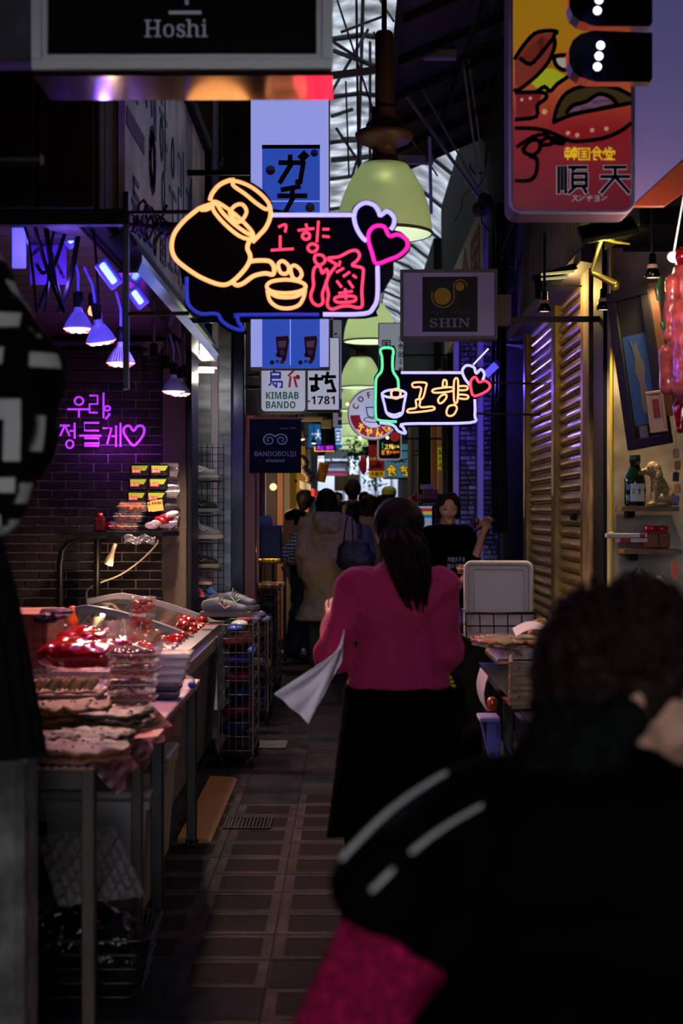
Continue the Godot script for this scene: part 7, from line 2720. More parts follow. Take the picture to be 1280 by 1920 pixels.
# ---------------------------------------------------------------- right stall
func right_stall() -> void:
	# long counter
	var at := Vector3(0.92, 0, -6.6)
	var s := thing("snack_counter", "dark metal snack counter with shiny edge on the right", "counter", at)
	var b := B.new()
	b.box(Vector3(0.1, 0.72, 0.2), Vector3(0.72, 0.03, 2.4), 0.004)
	C(b, "top", "steel_dark", s)
	for z in [1.3, 0.1, -0.95]:
		for x in [-0.23, 0.42]:
			b = B.new()
			b.box(Vector3(x, 0.35, z), Vector3(0.04, 0.7, 0.04), 0.003)
			C(b, "leg", "black_metal", s)
	for y in [0.5, 0.3]:
		b = B.new()
		b.bar(Vector3(-0.24, y, 1.3), Vector3(-0.24, y, -0.95), 0.02, 0.012)
		C(b, "rail", "chrome", s)
	b = B.new()
	b.bar(Vector3(-0.262, 0.72, 1.38), Vector3(-0.262, 0.72, -0.98), 0.008, 0.035)
	C(b, "edge_strip", "chrome", s)
	b = B.new()
	b.sheet(func(u, v): return Vector3(-0.275 - 0.02 * sin(v * 3.0), 0.735 - 0.16 * v, -0.75 + 0.4 * u), 5, 4, 0.004)
	C(b, "paper", "#8a84a0", s)
	# pale plastic lid standing upright
	at = W(934, 1190, 7.75)
	s = thing("plastic_board", "large pale plastic box lid standing upright against the shutter", "lid", at, "", -0.05)
	var k := 7.75 / 2800.0
	b = B.new()
	var o := rrect(120 * k, 140 * k, 10 * k)
	b.prism(o, -0.02, -0.006, Transform3D(Basis(), Vector3(0, 64 * k, 0)))
	C(b, "panel", "lid_plastic", s)
	b = B.new()
	var q := []
	for v in o: q.append(Vector3(v.x, v.y + 64 * k, -0.004))
	b.tube(q, 0.014, 8, true)
	q = []
	for v in rrect(98 * k, 120 * k, 6 * k): q.append(Vector3(v.x, v.y + 64 * k, -0.003))
	b.tube(q, 0.009, 6, true)
	C(b, "rim", "lid_plastic", s)
	b = B.new()
	for i in 4: b.disc(Vector2([-38, 38, -38, 38][i], 64 + [-42, -42, 46, 46][i]) * k, 6 * k, -0.006, -0.003)
	for i in 6: b.box(Vector3(3 * k, (50 + 5 * i) * k, -0.005), Vector3(7 * k, 2 * k, 0.004))
	C(b, "embossing", "lid_plastic", s)
	# wire basket behind it
	at = W(937, 1190, 7.6)
	s = thing("wire_basket", "black wire basket in front of the pale lid", "basket", at)
	b = B.new()
	for i in 3:
		var y := 0.0 + 0.065 * i - 0.02
		b.tube([Vector3(-0.17, y, 0), Vector3(0.18, y, 0), Vector3(0.18, y, -0.3), Vector3(-0.17, y, -0.3)], 0.004 if i < 2 else 0.007, 6, true)
	for i in 6:
		b.tube([Vector3(-0.17 + 0.07 * i, -0.02, 0), Vector3(-0.175 + 0.071 * i, 0.11, 0)], 0.0035, 5)
		b.tube([Vector3(-0.17 + 0.07 * i, -0.02, -0.3), Vector3(-0.175 + 0.071 * i, 0.11, -0.3)], 0.0035, 5)
	C(b, "basket_wire", "black_metal", s)
	# paper-lined trays of fried snacks and pancakes
	at = W(985, 1222, 6.3)
	b = B.new(at)
	b.box(at + Vector3(0.06, -0.02, 0), Vector3(0.42, 0.025, 0.5), 0.006)
	solo("steel_tray", "shiny tray under the fried snacks on the counter", "tray", b, "chrome", at)
	var rng := RandomNumberGenerator.new()
	rng.seed = 14
	var spots := [[1040, 1165, 6.2, 0.05], [1062, 1162, 6.15, 0.045], [1050, 1180, 6.05, 0.05], [1078, 1172, 6.1, 0.04], [1020, 1178, 6.3, 0.04], [1003, 1186, 6.35, 0.032], [985, 1183, 6.45, 0.03], [1012, 1172, 6.5, 0.033], [1072, 1188, 6.0, 0.04], [1030, 1192, 6.0, 0.035]]
	for i in spots.size():
		var sp = spots[i]
		var p := W(sp[0], sp[1], sp[2])
		var f := F.new(0.015)
		for j in 4: f.c(p + Vector3(rng.randf_range(-1, 1), rng.randf_range(-0.5, 0.5), rng.randf_range(-1, 1)) * sp[3] * 0.7, p + Vector3(rng.randf_range(-1, 1), rng.randf_range(-0.5, 0.6), rng.randf_range(-1, 1)) * sp[3] * 0.7, sp[3] * 0.5)
		f.rough(0.006, 40.0, i)
		var m := put("fried_snack", f.mesh(0.006), mt("fried"), self)
		var am: ArrayMesh = m.mesh
		tag(m, ["largest fried piece on top of the snack pile", "fried piece beside the largest, to its right", "fried piece under the largest one", "rightmost fried piece before the dark curly hair", "fried piece left below the pile's top", "small fried piece near the paper sheet", "leftmost small fried piece by the silver packs", "back fried piece behind the paper sheet", "low fried piece at the pile's right foot", "front fried piece on the pile's foot"][i], "snack", "fried snacks on the counter")
	for i in 4:
		var p: Vector3 = W([940, 975, 1005, 990][i], [1205, 1208, 1206, 1200][i], [6.25, 6.1, 6.0, 6.2][i])
		var m := put("flat_pancake", pancake_mesh(0.09, 0.014, 60 + i), mt(["pancake", "pancake_green", "pancake", "pancake_green"][i]), self)
		m.position = p
		tag(m, ["left yellow pancake on the counter", "green tinged pancake in the middle of the counter", "right yellow pancake next to the fried snacks", "green pancake tucked under the paper sheet"][i], "pancake", "pancakes on the snack counter")
	at = W(1000, 1190, 6.1)
	b = B.new(at)
	b.sheet(func(u, v): return at + Vector3((u - 0.5) * 0.16, 0.03 * sin(PI * u) + 0.02 * v, (0.5 - v) * 0.14), 8, 4, 0.002)
	solo("paper_sheet", "folded white paper sheet among pancakes and fried snacks", "paper", b, "white_cloth", at)
	for i in 4:
		var p := W(905 + 18 * i, 1196 + 4 * (i % 2), 6.9 - 0.12 * i)
		var cs := clam_pack("clear snack box on the counter, %s from the left" % ["first", "second", "third", "fourth"][i], p - Vector3(0, 0.03, 0), Vector3(0.11, 0.05, 0.12), ["kimchi_orange", "pancake_green", "fried", "pancake_green"][i], "clear snack boxes on the counter", 90 + i, 0.3 * i)
	# wooden box at the counter's near end
	at = W(998, 1325, 5.75)
	s = thing("wooden_box", "pale wooden box with slats at the counter's near end", "box", at, "", -0.12)
	for i in 3:
		b = B.new()
		b.box(Vector3(0.03, 0.03 + 0.058 * i, 0), Vector3(0.24, 0.054, 0.014), 0.003)
		C(b, "slat", "pale_wood", s)
		b = B.new()
		b.box(Vector3(-0.085, 0.03 + 0.058 * i, -0.15), Vector3(0.014, 0.054, 0.3), 0.003)
		C(b, "slat", "pale_wood", s)
	b = B.new()
	b.box(Vector3(0.03, -0.004, -0.15), Vector3(0.22, 0.012, 0.28))
	b.box(Vector3(0.13, 0.08, -0.15), Vector3(0.014, 0.16, 0.28))
	C(b, "base", "pale_wood", s)
	for x in [-0.05, 0.09]:
		for y in [0.04, 0.15]:
			b = B.new()
			b.ell(Vector3(x, y, 0.008), Vector3(0.004, 0.004, 0.002), 6, 4)
			C(b, "nail", "black", s)
	at = W(915, 1345, 6.6)
	s = thing("side_stool", "small violet folding stand beside the counter, near the floor", "stand", at)
	b = B.new()
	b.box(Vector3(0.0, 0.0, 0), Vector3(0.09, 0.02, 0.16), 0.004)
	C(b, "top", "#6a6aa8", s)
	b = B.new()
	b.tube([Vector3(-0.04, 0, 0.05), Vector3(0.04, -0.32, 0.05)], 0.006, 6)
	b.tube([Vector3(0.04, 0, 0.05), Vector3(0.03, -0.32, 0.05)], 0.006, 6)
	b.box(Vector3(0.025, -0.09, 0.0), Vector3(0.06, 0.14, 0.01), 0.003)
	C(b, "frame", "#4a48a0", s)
	at = W(922, 1320, 6.55)
	b = B.new(at)
	b.lathe([Vector2(0, -0.03), Vector2(0.02, -0.03), Vector2(0.022, 0.02), Vector2(0.014, 0.03), Vector2(0, 0.032)], at, 12)
	solo("orange_can", "small orange can on the violet stand", "can", b, "!8a3a18", at)
	# second freezer and jars in front of the shop woman
	at = W(850, 1125, 9.9); at.y = 0.0
	s = thing("chest_freezer", "small freezer with pale arches before the woman in black", "freezer", at)
	b = B.new()
	b.box(Vector3(0.1, 0.4, -0.4), Vector3(0.6, 0.7, 1.0), 0.02)
	C(b, "body", "black", s)
	for i in 2:
		b = B.new()
		var pr := []
		for j in 11:
			var t := j / 10.0
			pr.append(Vector3(-0.2 + 0.5 * t, 0.86 + 0.19 * sin(t * PI * 0.62), -0.1 * i + 0.05))
		b.tube(pr, 0.018, 8)
		C(b, "arch", "freezer_rim", s)
	b = B.new()
	b.box(Vector3(0.1, 0.77, -0.35), Vector3(0.58, 0.04, 0.9), 0.01)
	C(b, "rim", "#2a2a5c", s)
	for i in 3:
		var p: Vector3 = W([873, 880, 868][i], [1075, 1095, 1100][i], [9.4, 9.3, 9.35][i])
		clam_pack("clear pack of glossy red food, %s, before the woman in black" % ["topmost", "right lower", "left lower"][i], p, Vector3(0.12, 0.06, 0.1), "kimchi", "red food packs before the shop woman", 110 + i)

# ---------------------------------------------------------------- shelves, bottles, poster, inflatable
func right_shelf() -> void:
	var D := 7.8
	var k := D / 2800.0
	for i in 2:
		var at := W([1200, 1205][i], [950, 1030][i], D)
		var s := thing("wall_shelf", ["upper wooden wall shelf carrying green bottles and a dog", "lower wooden wall shelf carrying red capped jars"][i], "shelf", at, "wall shelves")
		var b := B.new()
		b.prism(PackedVector2Array([Vector2(-33 * k, 0.0), Vector2(-33 * k, -0.2), Vector2(15 * k, -0.26), Vector2(70 * k, -0.26), Vector2(70 * k, 0.0)]), -0.024, 0.0, Transform3D(Basis(Vector3.RIGHT, -PI / 2) * Basis().scaled(Vector3(1, 1, 1)), Vector3(0, 0, -0.23)))
		C(b, "board", "board_wood", s)
		b = B.new()
		b.box(Vector3(-14 * k, -0.04, -0.1), Vector3(0.04, 0.035, 0.1), 0.004)
		C(b, "bracket", "black", s)
	# two green bottles
	for i in 2:
		var p: Vector3 = W([1192, 1208][i], 936, D - 0.02 - 0.12 * i); p.z = -D - 0.02 - 0.11 * i
		p.y = W(0, 950, D).y + 0.002
		var s := thing("green_bottle", ["front green bottle with white label beside the dog figurine", "green bottle standing behind the labelled one"][i], "bottle", p, "green bottles on the shelf")
		var b := B.new()
		b.lathe([Vector2(0, 0), Vector2(0.05, 0.0), Vector2(0.056, 0.012), Vector2(0.056, 0.13), Vector2(0.05, 0.165), Vector2(0.03, 0.2), Vector2(0.026, 0.215), Vector2(0.026, 0.225), Vector2(0.03, 0.23), Vector2(0.03, 0.252 + 0.02 * i), Vector2(0.0, 0.254 + 0.02 * i)], Vector3.ZERO, 26)
		C(b, "glass", "green_glass", s)
		if i == 0:
			b = B.new()
			b.smooth(true)
			for j in 10:
				var a0 := -PI / 2 - 0.6 + 1.5 * j / 10.0
				var a1 := -PI / 2 - 0.6 + 1.5 * (j + 1) / 10.0
				var r := 0.0568
				b.quad(Vector3(cos(a0) * r, 0.025, -sin(a0) * r), Vector3(cos(a1) * r, 0.025, -sin(a1) * r), Vector3(cos(a1) * r, 0.118, -sin(a1) * r), Vector3(cos(a0) * r, 0.118, -sin(a0) * r))
			C(b, "label", "#c4c4c4", s)
			b = B.new()
			b.smooth(true)
			for j in 4:
				var a0 := -PI / 2 - 1.05 + 0.4 * j / 4.0
				var a1 := -PI / 2 - 1.05 + 0.4 * (j + 1) / 4.0
				var r := 0.0569
				for yy in [0.03, 0.085]:
					b.quad(Vector3(cos(a0) * r, yy, -sin(a0) * r), Vector3(cos(a1) * r, yy, -sin(a1) * r), Vector3(cos(a1) * r, yy + 0.03, -sin(a1) * r), Vector3(cos(a0) * r, yy + 0.03, -sin(a0) * r))
			C(b, "label_band", "#2458a8", s)
			b = B.new()
			for j in 3: glyph(b, ["go", "jeong", "hyang"][j], Vector2(-0.022 + 0.019 * j, 0.092), Vector2(0.015, 0.026), 0.003, Transform3D(Basis(Vector3.UP, -0.1 + 0.25 * j), Vector3(0, 0, 0)), 0.0572, 0.0582)
			C(b, "lettering", "#101418", s)
	# seated dog figurine, looking left
	var at := W(1234, 938, D - 0.05)
	at.y = W(0, 950, D).y + 0.002
	var s := thing("dog_figurine", "cream glazed figurine of a seated dog on the upper shelf", "figurine", at)
	var f := F.new(0.014)
	var V := func(x: float, y: float, z: float) -> Vector3: return at + Vector3(x, y, z)
	f.c(V.call(0.035, 0.045, -0.02), V.call(0.0, 0.12, 0.0), 0.05, 0.036)       # trunk
	f.c(V.call(0.0, 0.11, 0.0), V.call(-0.022, 0.175, 0.0), 0.034, 0.028)       # neck
	f.c(V.call(-0.022, 0.19, 0.0), V.call(-0.03, 0.2, 0.0), 0.036, 0.034)       # skull
	f.c(V.call(-0.045, 0.185, 0.0), V.call(-0.075, 0.178, 0.0), 0.022, 0.015)   # muzzle
	f.c(V.call(-0.079, 0.183, 0.0), V.call(-0.081, 0.183, 0.0), 0.008)
	for sz in [-1, 1]:
		f.c(V.call(-0.018, 0.11, 0.02 * sz), V.call(-0.026, 0.02, 0.022 * sz), 0.02, 0.013)   # fore legs
		f.c(V.call(-0.028, 0.012, 0.022 * sz), V.call(-0.046, 0.01, 0.022 * sz), 0.013, 0.011)
		f.c(V.call(0.045, 0.05, 0.03 * sz), V.call(0.015, 0.045, 0.04 * sz), 0.034, 0.024)    # thighs
		f.c(V.call(0.02, 0.012, 0.036 * sz), V.call(-0.004, 0.01, 0.036 * sz), 0.014, 0.011)
		f.c(V.call(-0.012, 0.205, 0.032 * sz), V.call(-0.004, 0.155, 0.04 * sz), 0.012, 0.019, Vector3(1, 1, 1.3))  # ears
	f.c(V.call(0.07, 0.02, -0.03), V.call(0.09, 0.012, 0.01), 0.014, 0.01)      # tail
	f.rough(0.003, 60.0, 6)
	var m := put("body", f.mesh(0.0045), mt("cream_glaze"), s)
	m.position = -at
	var b := B.new()
	b.ell(Vector3(-0.083, 0.184, 0.0), Vector3(0.006, 0.006, 0.008), 8, 6)
	C(b, "nose", "black", s)
	for sz in [-1, 1]:
		b = B.new()
		b.ell(Vector3(-0.058, 0.2, 0.018 * sz), Vector3(0.006, 0.006, 0.006), 8, 6)
		C(b, "eye", "black", s)
	# jars with red caps, long boxes
	for i in 2:
		var p := W(1222 + 22 * i, 0, D)
		p.y = W(0, 1030, D).y + 0.002; p.z = -D - 0.02 - 0.04 * i
		s = thing("spice_jar", ["left red capped brown jar on the lower shelf", "right red capped brown jar on the lower shelf, in shadow"][i], "jar", p, "red capped jars")
		b = B.new()
		b.box(Vector3(0, 0.045, 0), Vector3(0.075, 0.09, 0.075), 0.012)
		C(b, "jar", "!7a3c20", s)
		b = B.new()
		b.lathe([Vector2(0, 0.122), Vector2(0.036, 0.12), Vector2(0.038, 0.094), Vector2(0, 0.092)], Vector3.ZERO, 18)
		C(b, "cap", "!b00e28", s)
	for i in 2:
		var p: Vector3 = W([1180, 1190][i], [1004, 1013][i], D - 0.05)
		s = thing("flat_box", ["upper long white and red carton lying at the lower shelf's left end", "lower white carton with red end under it"][i], "box", p)
		b = B.new()
		b.box(Vector3(-0.02, 0, 0), Vector3(0.21 - 0.05 * i, 0.022, 0.05), 0.002)
		C(b, "carton", "#b8b0ac", s)
		b = B.new()
		b.box(Vector3([0.06, -0.055][i], 0, 0), Vector3([0.03, 0.06][i], 0.0225, 0.051), 0.002)
		C(b, "red_end", "#a01c28", s)
	at = W(1145, 1003, D)
	b = B.new(at)
	b.box(at, Vector3(0.025, 0.035, 0.02), 0.005)
	solo("yellow_clip", "small yellow clip on the wall edge beside the cartons", "clip", b, "!b8a818", at)
	# lower things: dried flowers, white cone shade, round fan, hanging packets
	at = W(1195, 1100, 7.6)
	s = thing("dried_plant", "dark curly leaved plant under the lower shelf", "plant", at)
	var rng := RandomNumberGenerator.new()
	rng.seed = 31
	for i in 26:
		b = B.new()
		var c := Vector3(rng.randf_range(-0.06, 0.06), rng.randf_range(-0.04, 0.06), rng.randf_range(-0.04, 0.04))
		var a := rng.randf() * TAU
		var e := rng.randf_range(0.5, 1.4)
		b.sheet(func(u, v): return c + Basis(Vector3.UP, a) * Vector3((u - 0.5) * 0.035 * sin(PI * (v * 0.9 + 0.05)), v * 0.02 + 0.02 * v * v * e, v * 0.045), 4, 5, 0.0015)
		C(b, "leaf", ["#3a4a2c", "#4a4a40", "#2a3824"][i % 3], s)
	b = B.new()
	b.lathe([Vector2(0, -0.12), Vector2(0.045, -0.12), Vector2(0.055, -0.04), Vector2(0.05, -0.04), Vector2(0, -0.05)], Vector3.ZERO, 16)
	C(b, "pot", "black", s)
	at = W(1243, 1118, 7.0)
	b = B.new(at)
	b.lathe([Vector2(0, 0), Vector2(0.062, 0.0), Vector2(0.06, 0.006), Vector2(0.014, 0.09), Vector2(0.006, 0.1), Vector2(0, 0.101)], at, 22, Basis(Vector3.BACK, 0.25))
	solo("white_cone", "white cone shaped shade below the shelves", "shade", b, "#a09c98", at)
	at = W(1264, 1068, 6.9)
	s = thing("paddle_fan", "salmon oval paddle fan hanging at the right edge", "fan", at)
	b = B.new()
	b.disc(Vector2.ZERO, 0.018, -0.003, 0.003, Transform3D(), 20, 0.045)
	C(b, "blade", "#c0624c", s)
	b = B.new()
	b.bar(Vector3(0, -0.045, 0), Vector3(0, -0.08, 0), 0.008, 0.004)
	C(b, "handle", "pale_wood", s)
	for i in 5:
		var p := W(1266 + 3 * (i % 2), 850 + 22 * i, 7.1)
		b = B.new(p)
		b.box(p, Vector3(0.03, 0.045, 0.012), 0.005, Basis(Vector3.BACK, 0.2 * sin(i * 3.0)))
		b.tube([p, p + Vector3(0.004, 0.06 if i else 1.3, 0)], 0.0015, 5)
		solo("hanging_packet", ["topmost pale packet", "second, amber packet", "third, dark packet", "fourth, tan packet", "lowest violet packet"][i] + " hanging in the strip at the right edge", "packet", b, ["!a09488", "!9a6c3a", "!2c2420", "!a88458", "!584c88"][i], p, "packets hanging at the right edge")
	# leaning framed poster and a small framed picture
	at = W(1197, 690, 6.9)
	k = 6.9 / 2800.0
	s = thing("framed_poster", "tilted dark framed poster with blue picture on the right wall", "poster", at)
	s.rotation = Vector3(0.0, -0.6, 0.15)
	b = B.new()
	frame2(b, 86 * k, 300 * k, 18 * k, -0.02, 0.02)
	C(b, "frame", "dark_frame", s)
	b = B.new()
	b.bar(Vector3(50 * k, 150 * k, 0), Vector3(50 * k, -100 * k, 0), 0.02, 0.04)
	C(b, "side_strip", "#5a3418", s)
	b = B.new()
	b.box(Vector3(0, 0, -0.008), Vector3(66 * k, 280 * k, 0.01))
	C(b, "print", "#060708", s)
	b = B.new()
	b.box(Vector3(0, -22 * k, 0.0), Vector3(48 * k, 170 * k, 0.006))
	C(b, "blue_field", "#1e4478", s)
	b = B.new()
	b.prism(curve(pts2("-10,55 -4,40 0,48 6,20 12,0 8,-30 14,-60 2,-90 -4,-66 -2,-30 -8,-5 -4,20") * Transform2D(0, Vector2(k, k), 0, Vector2.ZERO), true, 3), 0.003, 0.006)
	C(b, "printed_shape", "#5e5850", s)
	b = B.new()
	b.box(Vector3(-8 * k, -124 * k, 0.002), Vector3(16 * k, 30 * k, 0.006))
	C(b, "note", "#6c6870", s)
	at = W(1230, 772, 6.7)
	s = thing("small_picture", "small pale framed picture at the poster's lower corner", "picture", at)
	s.rotation = Vector3(0, -0.3, 0.12)
	b = B.new()
	frame2(b, 32 * k, 76 * k, 6 * k, -0.01, 0.008)
	C(b, "frame", "#a88c7c", s)
	b = B.new()
	b.box(Vector3(0, 0, -0.004), Vector3(28 * k, 70 * k, 0.004))
	C(b, "print", "#9a9090", s)
	b = B.new()
	b.box(Vector3(0, 6 * k, 0), Vector3(12 * k, 34 * k, 0.004))
	C(b, "printed_shape", "#7a2030", s)
	# glossy red pepper inflatables at the right edge
	at = W(1275, 640, 6.0)
	s = thing("pepper_inflatable", "cluster of glossy red and pink inflatable peppers at the right edge", "inflatable", at)
	k = 6.0 / 2800.0
	var lobes := [[26, 40, 22, -80, 52, 44, "chili_pink"], [-16, 110, -22, 10, 15, 13, "chili_pink"], [22, 120, 20, 60, 38, 34, "chili_pink"], [-26, -20, -20, -85, 14, 17, "chili_pink"], [4, 158, 24, 130, 17, 24, "chili"], [4, -125, -2, -165, 19, 9, "chili"], [34, -120, 30, -165, 22, 14, "chili"], [-22, 70, -6, 46, 10, 14, "chili"]]
	for i in lobes.size():
		var l = lobes[i]
		var g := F.new(0.02)
		g.c(at + Vector3(l[0] * k, l[1] * k, 0.02 * sin(i * 2.0)), at + Vector3(l[2] * k, l[3] * k, 0.03 * cos(i)), l[4] * k, l[5] * k)
		g.rough(0.004, 12.0, i)
		var mm := put("lobe", g.mesh(0.008), mt(l[6]), s)
		mm.position = -at
	for q in [[-44, 96, 5, 22], [-34, 30, 3, 9]]:
		b = B.new()
		b.tube([Vector3(q[0] * k, (q[1] - q[3]) * k, 0.03), Vector3((q[0] - 3) * k, q[1] * k, 0.03), Vector3((q[0] + 4) * k, (q[1] + q[3]) * k, 0.02)], [0.009, 0.012, 0.006], 8)
		C(b, "stem", "!1f6a28", s)
	for q in [[6, 0, 14], [-2, -44, 8]]:
		b = B.new()
		b.ell(Vector3(q[0] * k, q[1] * k, 0.075), Vector3(q[2] * 0.8, q[2], 8) * k, 12, 8)
		C(b, "dimple", "#4a1030", s)
	omni(s, Vector3(-0.2, 0.25, 0.35), "ffb0a0", 0.14, 0.05)  # light added to redden the right side; the inflatable itself is no lamp
	# red heap at the lower right edge
	at = W(1275, 1490, 3.6)
	b = B.new(at)
	lumps(b, at, Vector3(0.05, 0.05, 0.06), 40, 0.018, 77)
	solo("red_heap", "heap of glossy red food at the lower right edge", "food", b, "kimchi", at)

# ---------------------------------------------------------------- farther shops
func far_shops() -> void:
	# left: door frames and panels beyond the banner
	for q in [[481, 486, 14.0, "#a8a090", "trim_11"], [488, 497, 15.0, "red_paint2", "trim_12"], [498, 519, 17.5, "#3a2c28", "door_2"], [519, 531, 17.6, "#b07a5c", "trim_13"], [531, 544, 17.7, "#8a8478", "trim_14"], [544, 572, 18.2, "*c89818,0.08", "door_3"]]:
		var b := B.new()
		var x0 := W(q[0], 0, q[2]).x
		var x1 := W(q[1], 0, q[2]).x
		b.box(Vector3((x0 + x1) / 2, 1.15, -q[2]), Vector3(x1 - x0, 2.3, 0.08), 0.006)
		var d := struc(q[4], b, q[3])
		if q[4] == "door_3":
			b = B.new()
			b.ell(Vector3(x0 + 0.07, W(0, 902, q[2]).y, -q[2] + 0.05), Vector3(0.018, 0.018, 0.012), 8, 6)
			C(b, "door_handle", "#3a2418", d)
	# tray stand with sandwiches, cartons and a blue crate
	var at := W(505, 1065, 13.2); at.y = 0.0
	var s := thing("tray_stand", "dark stand with two trays of snacks in the open shop front", "stand", at)
	var b := B.new(at)
	b.box(W(507, 1054, 13.2), Vector3(0.21, 0.02, 0.3), 0.003)
	b.box(W(503, 1105, 13.2), Vector3(0.2, 0.02, 0.3), 0.003)
	C(b, "tray", "black_metal", s)
	b = B.new(at)
	b.tube([W(512, 1056, 13.2), W(512, 1240, 13.2)], 0.012, 8)
	b.tube([W(528, 1062, 13.3), W(534, 1075, 13.3), W(534, 1240, 13.3)], 0.012, 8)
	b.tube([W(488, 1062, 13.3), W(488, 1240, 13.3)], 0.012, 8)
	C(b, "tube_frame", "black_metal", s)
	omni(s, W(505, 1030, 13.0) - at, "ffd060", 0.06)
	for i in 8:
		var p := W(487 + 5.4 * i, 1049 + 2 * (i % 2), 13.15)
		b = B.new(p)
		b.box(p, Vector3(0.028, 0.02, 0.05), 0.005, Basis(Vector3.UP, 0.4 * i))
		solo("sandwich", ["first", "second", "third", "fourth", "fifth", "sixth", "seventh", "eighth"][i] + " wrapped snack from the left on the yellow tray", "snack", b, ["!c8a020", "!3a2c20"][i % 2], p, "wrapped snacks on the yellow tray")
	for i in 6:
		var p := W(486 + 8 * i, 1098 - 3 * (i % 2), 13.1)
		b = B.new(p)
		b.box(p, Vector3(0.045, 0.04, 0.08), 0.01, Basis(Vector3.UP, 0.2 * i))
		solo("pastry_pack", ["first", "second", "third", "fourth", "fifth", "sixth"][i] + " pale packed pastry from the left on the lower tray", "snack", b, ["!a89aa8", "!b88468", "!9a90a8", "!b07858", "!a898a8", "!b89080"][i], p, "pastries on the lower tray")
	at = W(508, 1050, 14.2); at.y = W(0, 1044, 14.2).y
	s = thing("blue_crate", "dark blue plastic crate behind the snack trays", "crate", at)
	b = B.new()
	b.box(Vector3(0, 0.14, 0), Vector3(0.2, 0.3, 0.24), 0.012)
	C(b, "box", "#14225a", s)
	b = B.new()
	b.box(Vector3(0, 0.29, 0.005), Vector3(0.215, 0.025, 0.25), 0.005)
	b.box(Vector3(-0.03, 0.2, 0.122), Vector3(0.07, 0.03, 0.006), 0.002)
	C(b, "rim", "#1c2c70", s)
	at = W(498, 1008, 14.3)
	s = thing("display_card", "pale blue rounded display card standing on the blue crate", "card", at, "", 0.15)
	b = B.new()
	b.prism(rrect(0.14, 0.22, 0.04), -0.006, 0.0, Transform3D(Basis(Vector3.BACK, 0.1), Vector3(0, 0.1, 0)))
	C(b, "card", "#4a7a98", s)
	b = B.new()
	b.prism(rrect(0.09, 0.1, 0.02), 0.0, 0.003, Transform3D(Basis(Vector3.BACK, 0.1), Vector3(0, 0.09, 0)))
	C(b, "printed_picture", "#7a5a5c", s)
	for i in 3:
		var p := Vector3(-1.0, 0.0, -14.0 - 1.3 * i); p.y = 0.0
		b = B.new(p)
		b.box(p + Vector3(0, 0.35, 0), Vector3(0.28, 0.7, 0.5), 0.01)
		b.box(p + Vector3(0, 0.71, 0), Vector3(0.3, 0.02, 0.52), 0.004)
		solo("shop_counter", ["nearest", "middle", "farthest"][i] + " wooden counter in the open shop front on the left", "counter", b, "pale_wood", p, "left shop counters")
	# lit shop interior behind, left
	at = W(512, 930, 16.5)
	s = thing("shop_lamp", "warm shop lamp glowing behind the banner's lower edge", "lamp", at)
	b = B.new()
	b.ell(Vector3(0, 0.1, 0), Vector3.ONE * 0.04, 10, 8)
	C(b, "bulb", "*ffd9a0,1.5", s)
	omni(s, Vector3(0, 0.1, 0), "ffd29a", 0.7, 0.03)
	hang(s, [0.0], 0.12)
	# beam and lintels left of the lamps
	b = B.new()
	b.box(W(585, 786, 17.0), Vector3(0.34, 0.05, 0.1), 0.006)
	b.box(W(612, 795, 16.9), Vector3(0.12, 0.1, 0.1), 0.006)
	struc("trim_15", b, "#8a8468")
	# blue sign with white character, black drape over it
	at = W(610, 828, 26.0)
	var k := 26.0 / 2800.0
	s = thing("blue_sign", "blue sign with a white kanji far down the left side", "sign", at)
	b = B.new()
	b.box(Vector3(0, 10 * k, 0), Vector3(62 * k, 44 * k, 0.1), 0.01)
	C(b, "panel", "*1a68b0,0.5", s)
	b = B.new()
	glyph(b, "dai", Vector2(-27 * k, 22 * k), Vector2(24 * k, 24 * k), 3 * k, Transform3D(), 0.05, 0.07)
	C(b, "lettering", "*c8d4e0,0.6", s)
	b = B.new()
	glyph(b, "koku", Vector2(16 * k, 26 * k), Vector2(14 * k, 30 * k), 3 * k, Transform3D(), 0.05, 0.07)
	C(b, "lettering", "*c8d4e0,0.6", s)
	arm(s, -0.6, 0.1)
	at = W(614, 820, 24.0)
	b = B.new(at)
	b.sheet(func(u, v): return at + Vector3((u - 0.5) * 0.22 + 0.02 * v, 0.22 - 0.46 * v, 0.03 * sin(u * 9.0)), 10, 4, 0.02)
	solo("black_banner", "black banner hanging before the blue sign", "banner", b, "black", at)
	# magenta LED sign with a yellow edge
	at = W(608, 840, 21.0)
	k = 21.0 / 2800.0
	s = thing("led_sign", "little magenta LED sign with yellow lower edge far down the alley", "sign", at)
	b = B.new()
	b.box(Vector3(0, 0, -0.03), Vector3(40 * k, 13 * k, 0.05), 0.004)
	C(b, "cabinet", "#180a1c", s)
	b = B.new()
	for i in 4: glyph(b, ["ten", "ni", "ge", "ri"][i], Vector2((-14 + 8 * i) * k, 4 * k), Vector2(6, 7) * k, 1.4 * k, Transform3D(), 0.0, 0.01)
	C(b, "lettering", "*b018e0,1.4", s)
	b = B.new()
	b.box(Vector3(0, -6 * k, 0), Vector3(38 * k, 1.5 * k, 0.02))
	b.box(Vector3(-18 * k, -1 * k, 0), Vector3(2.5 * k, 8 * k, 0.02))
	C(b, "led_edge", "*ffb040,1.0", s)
	arm(s, -0.6, 0.0)
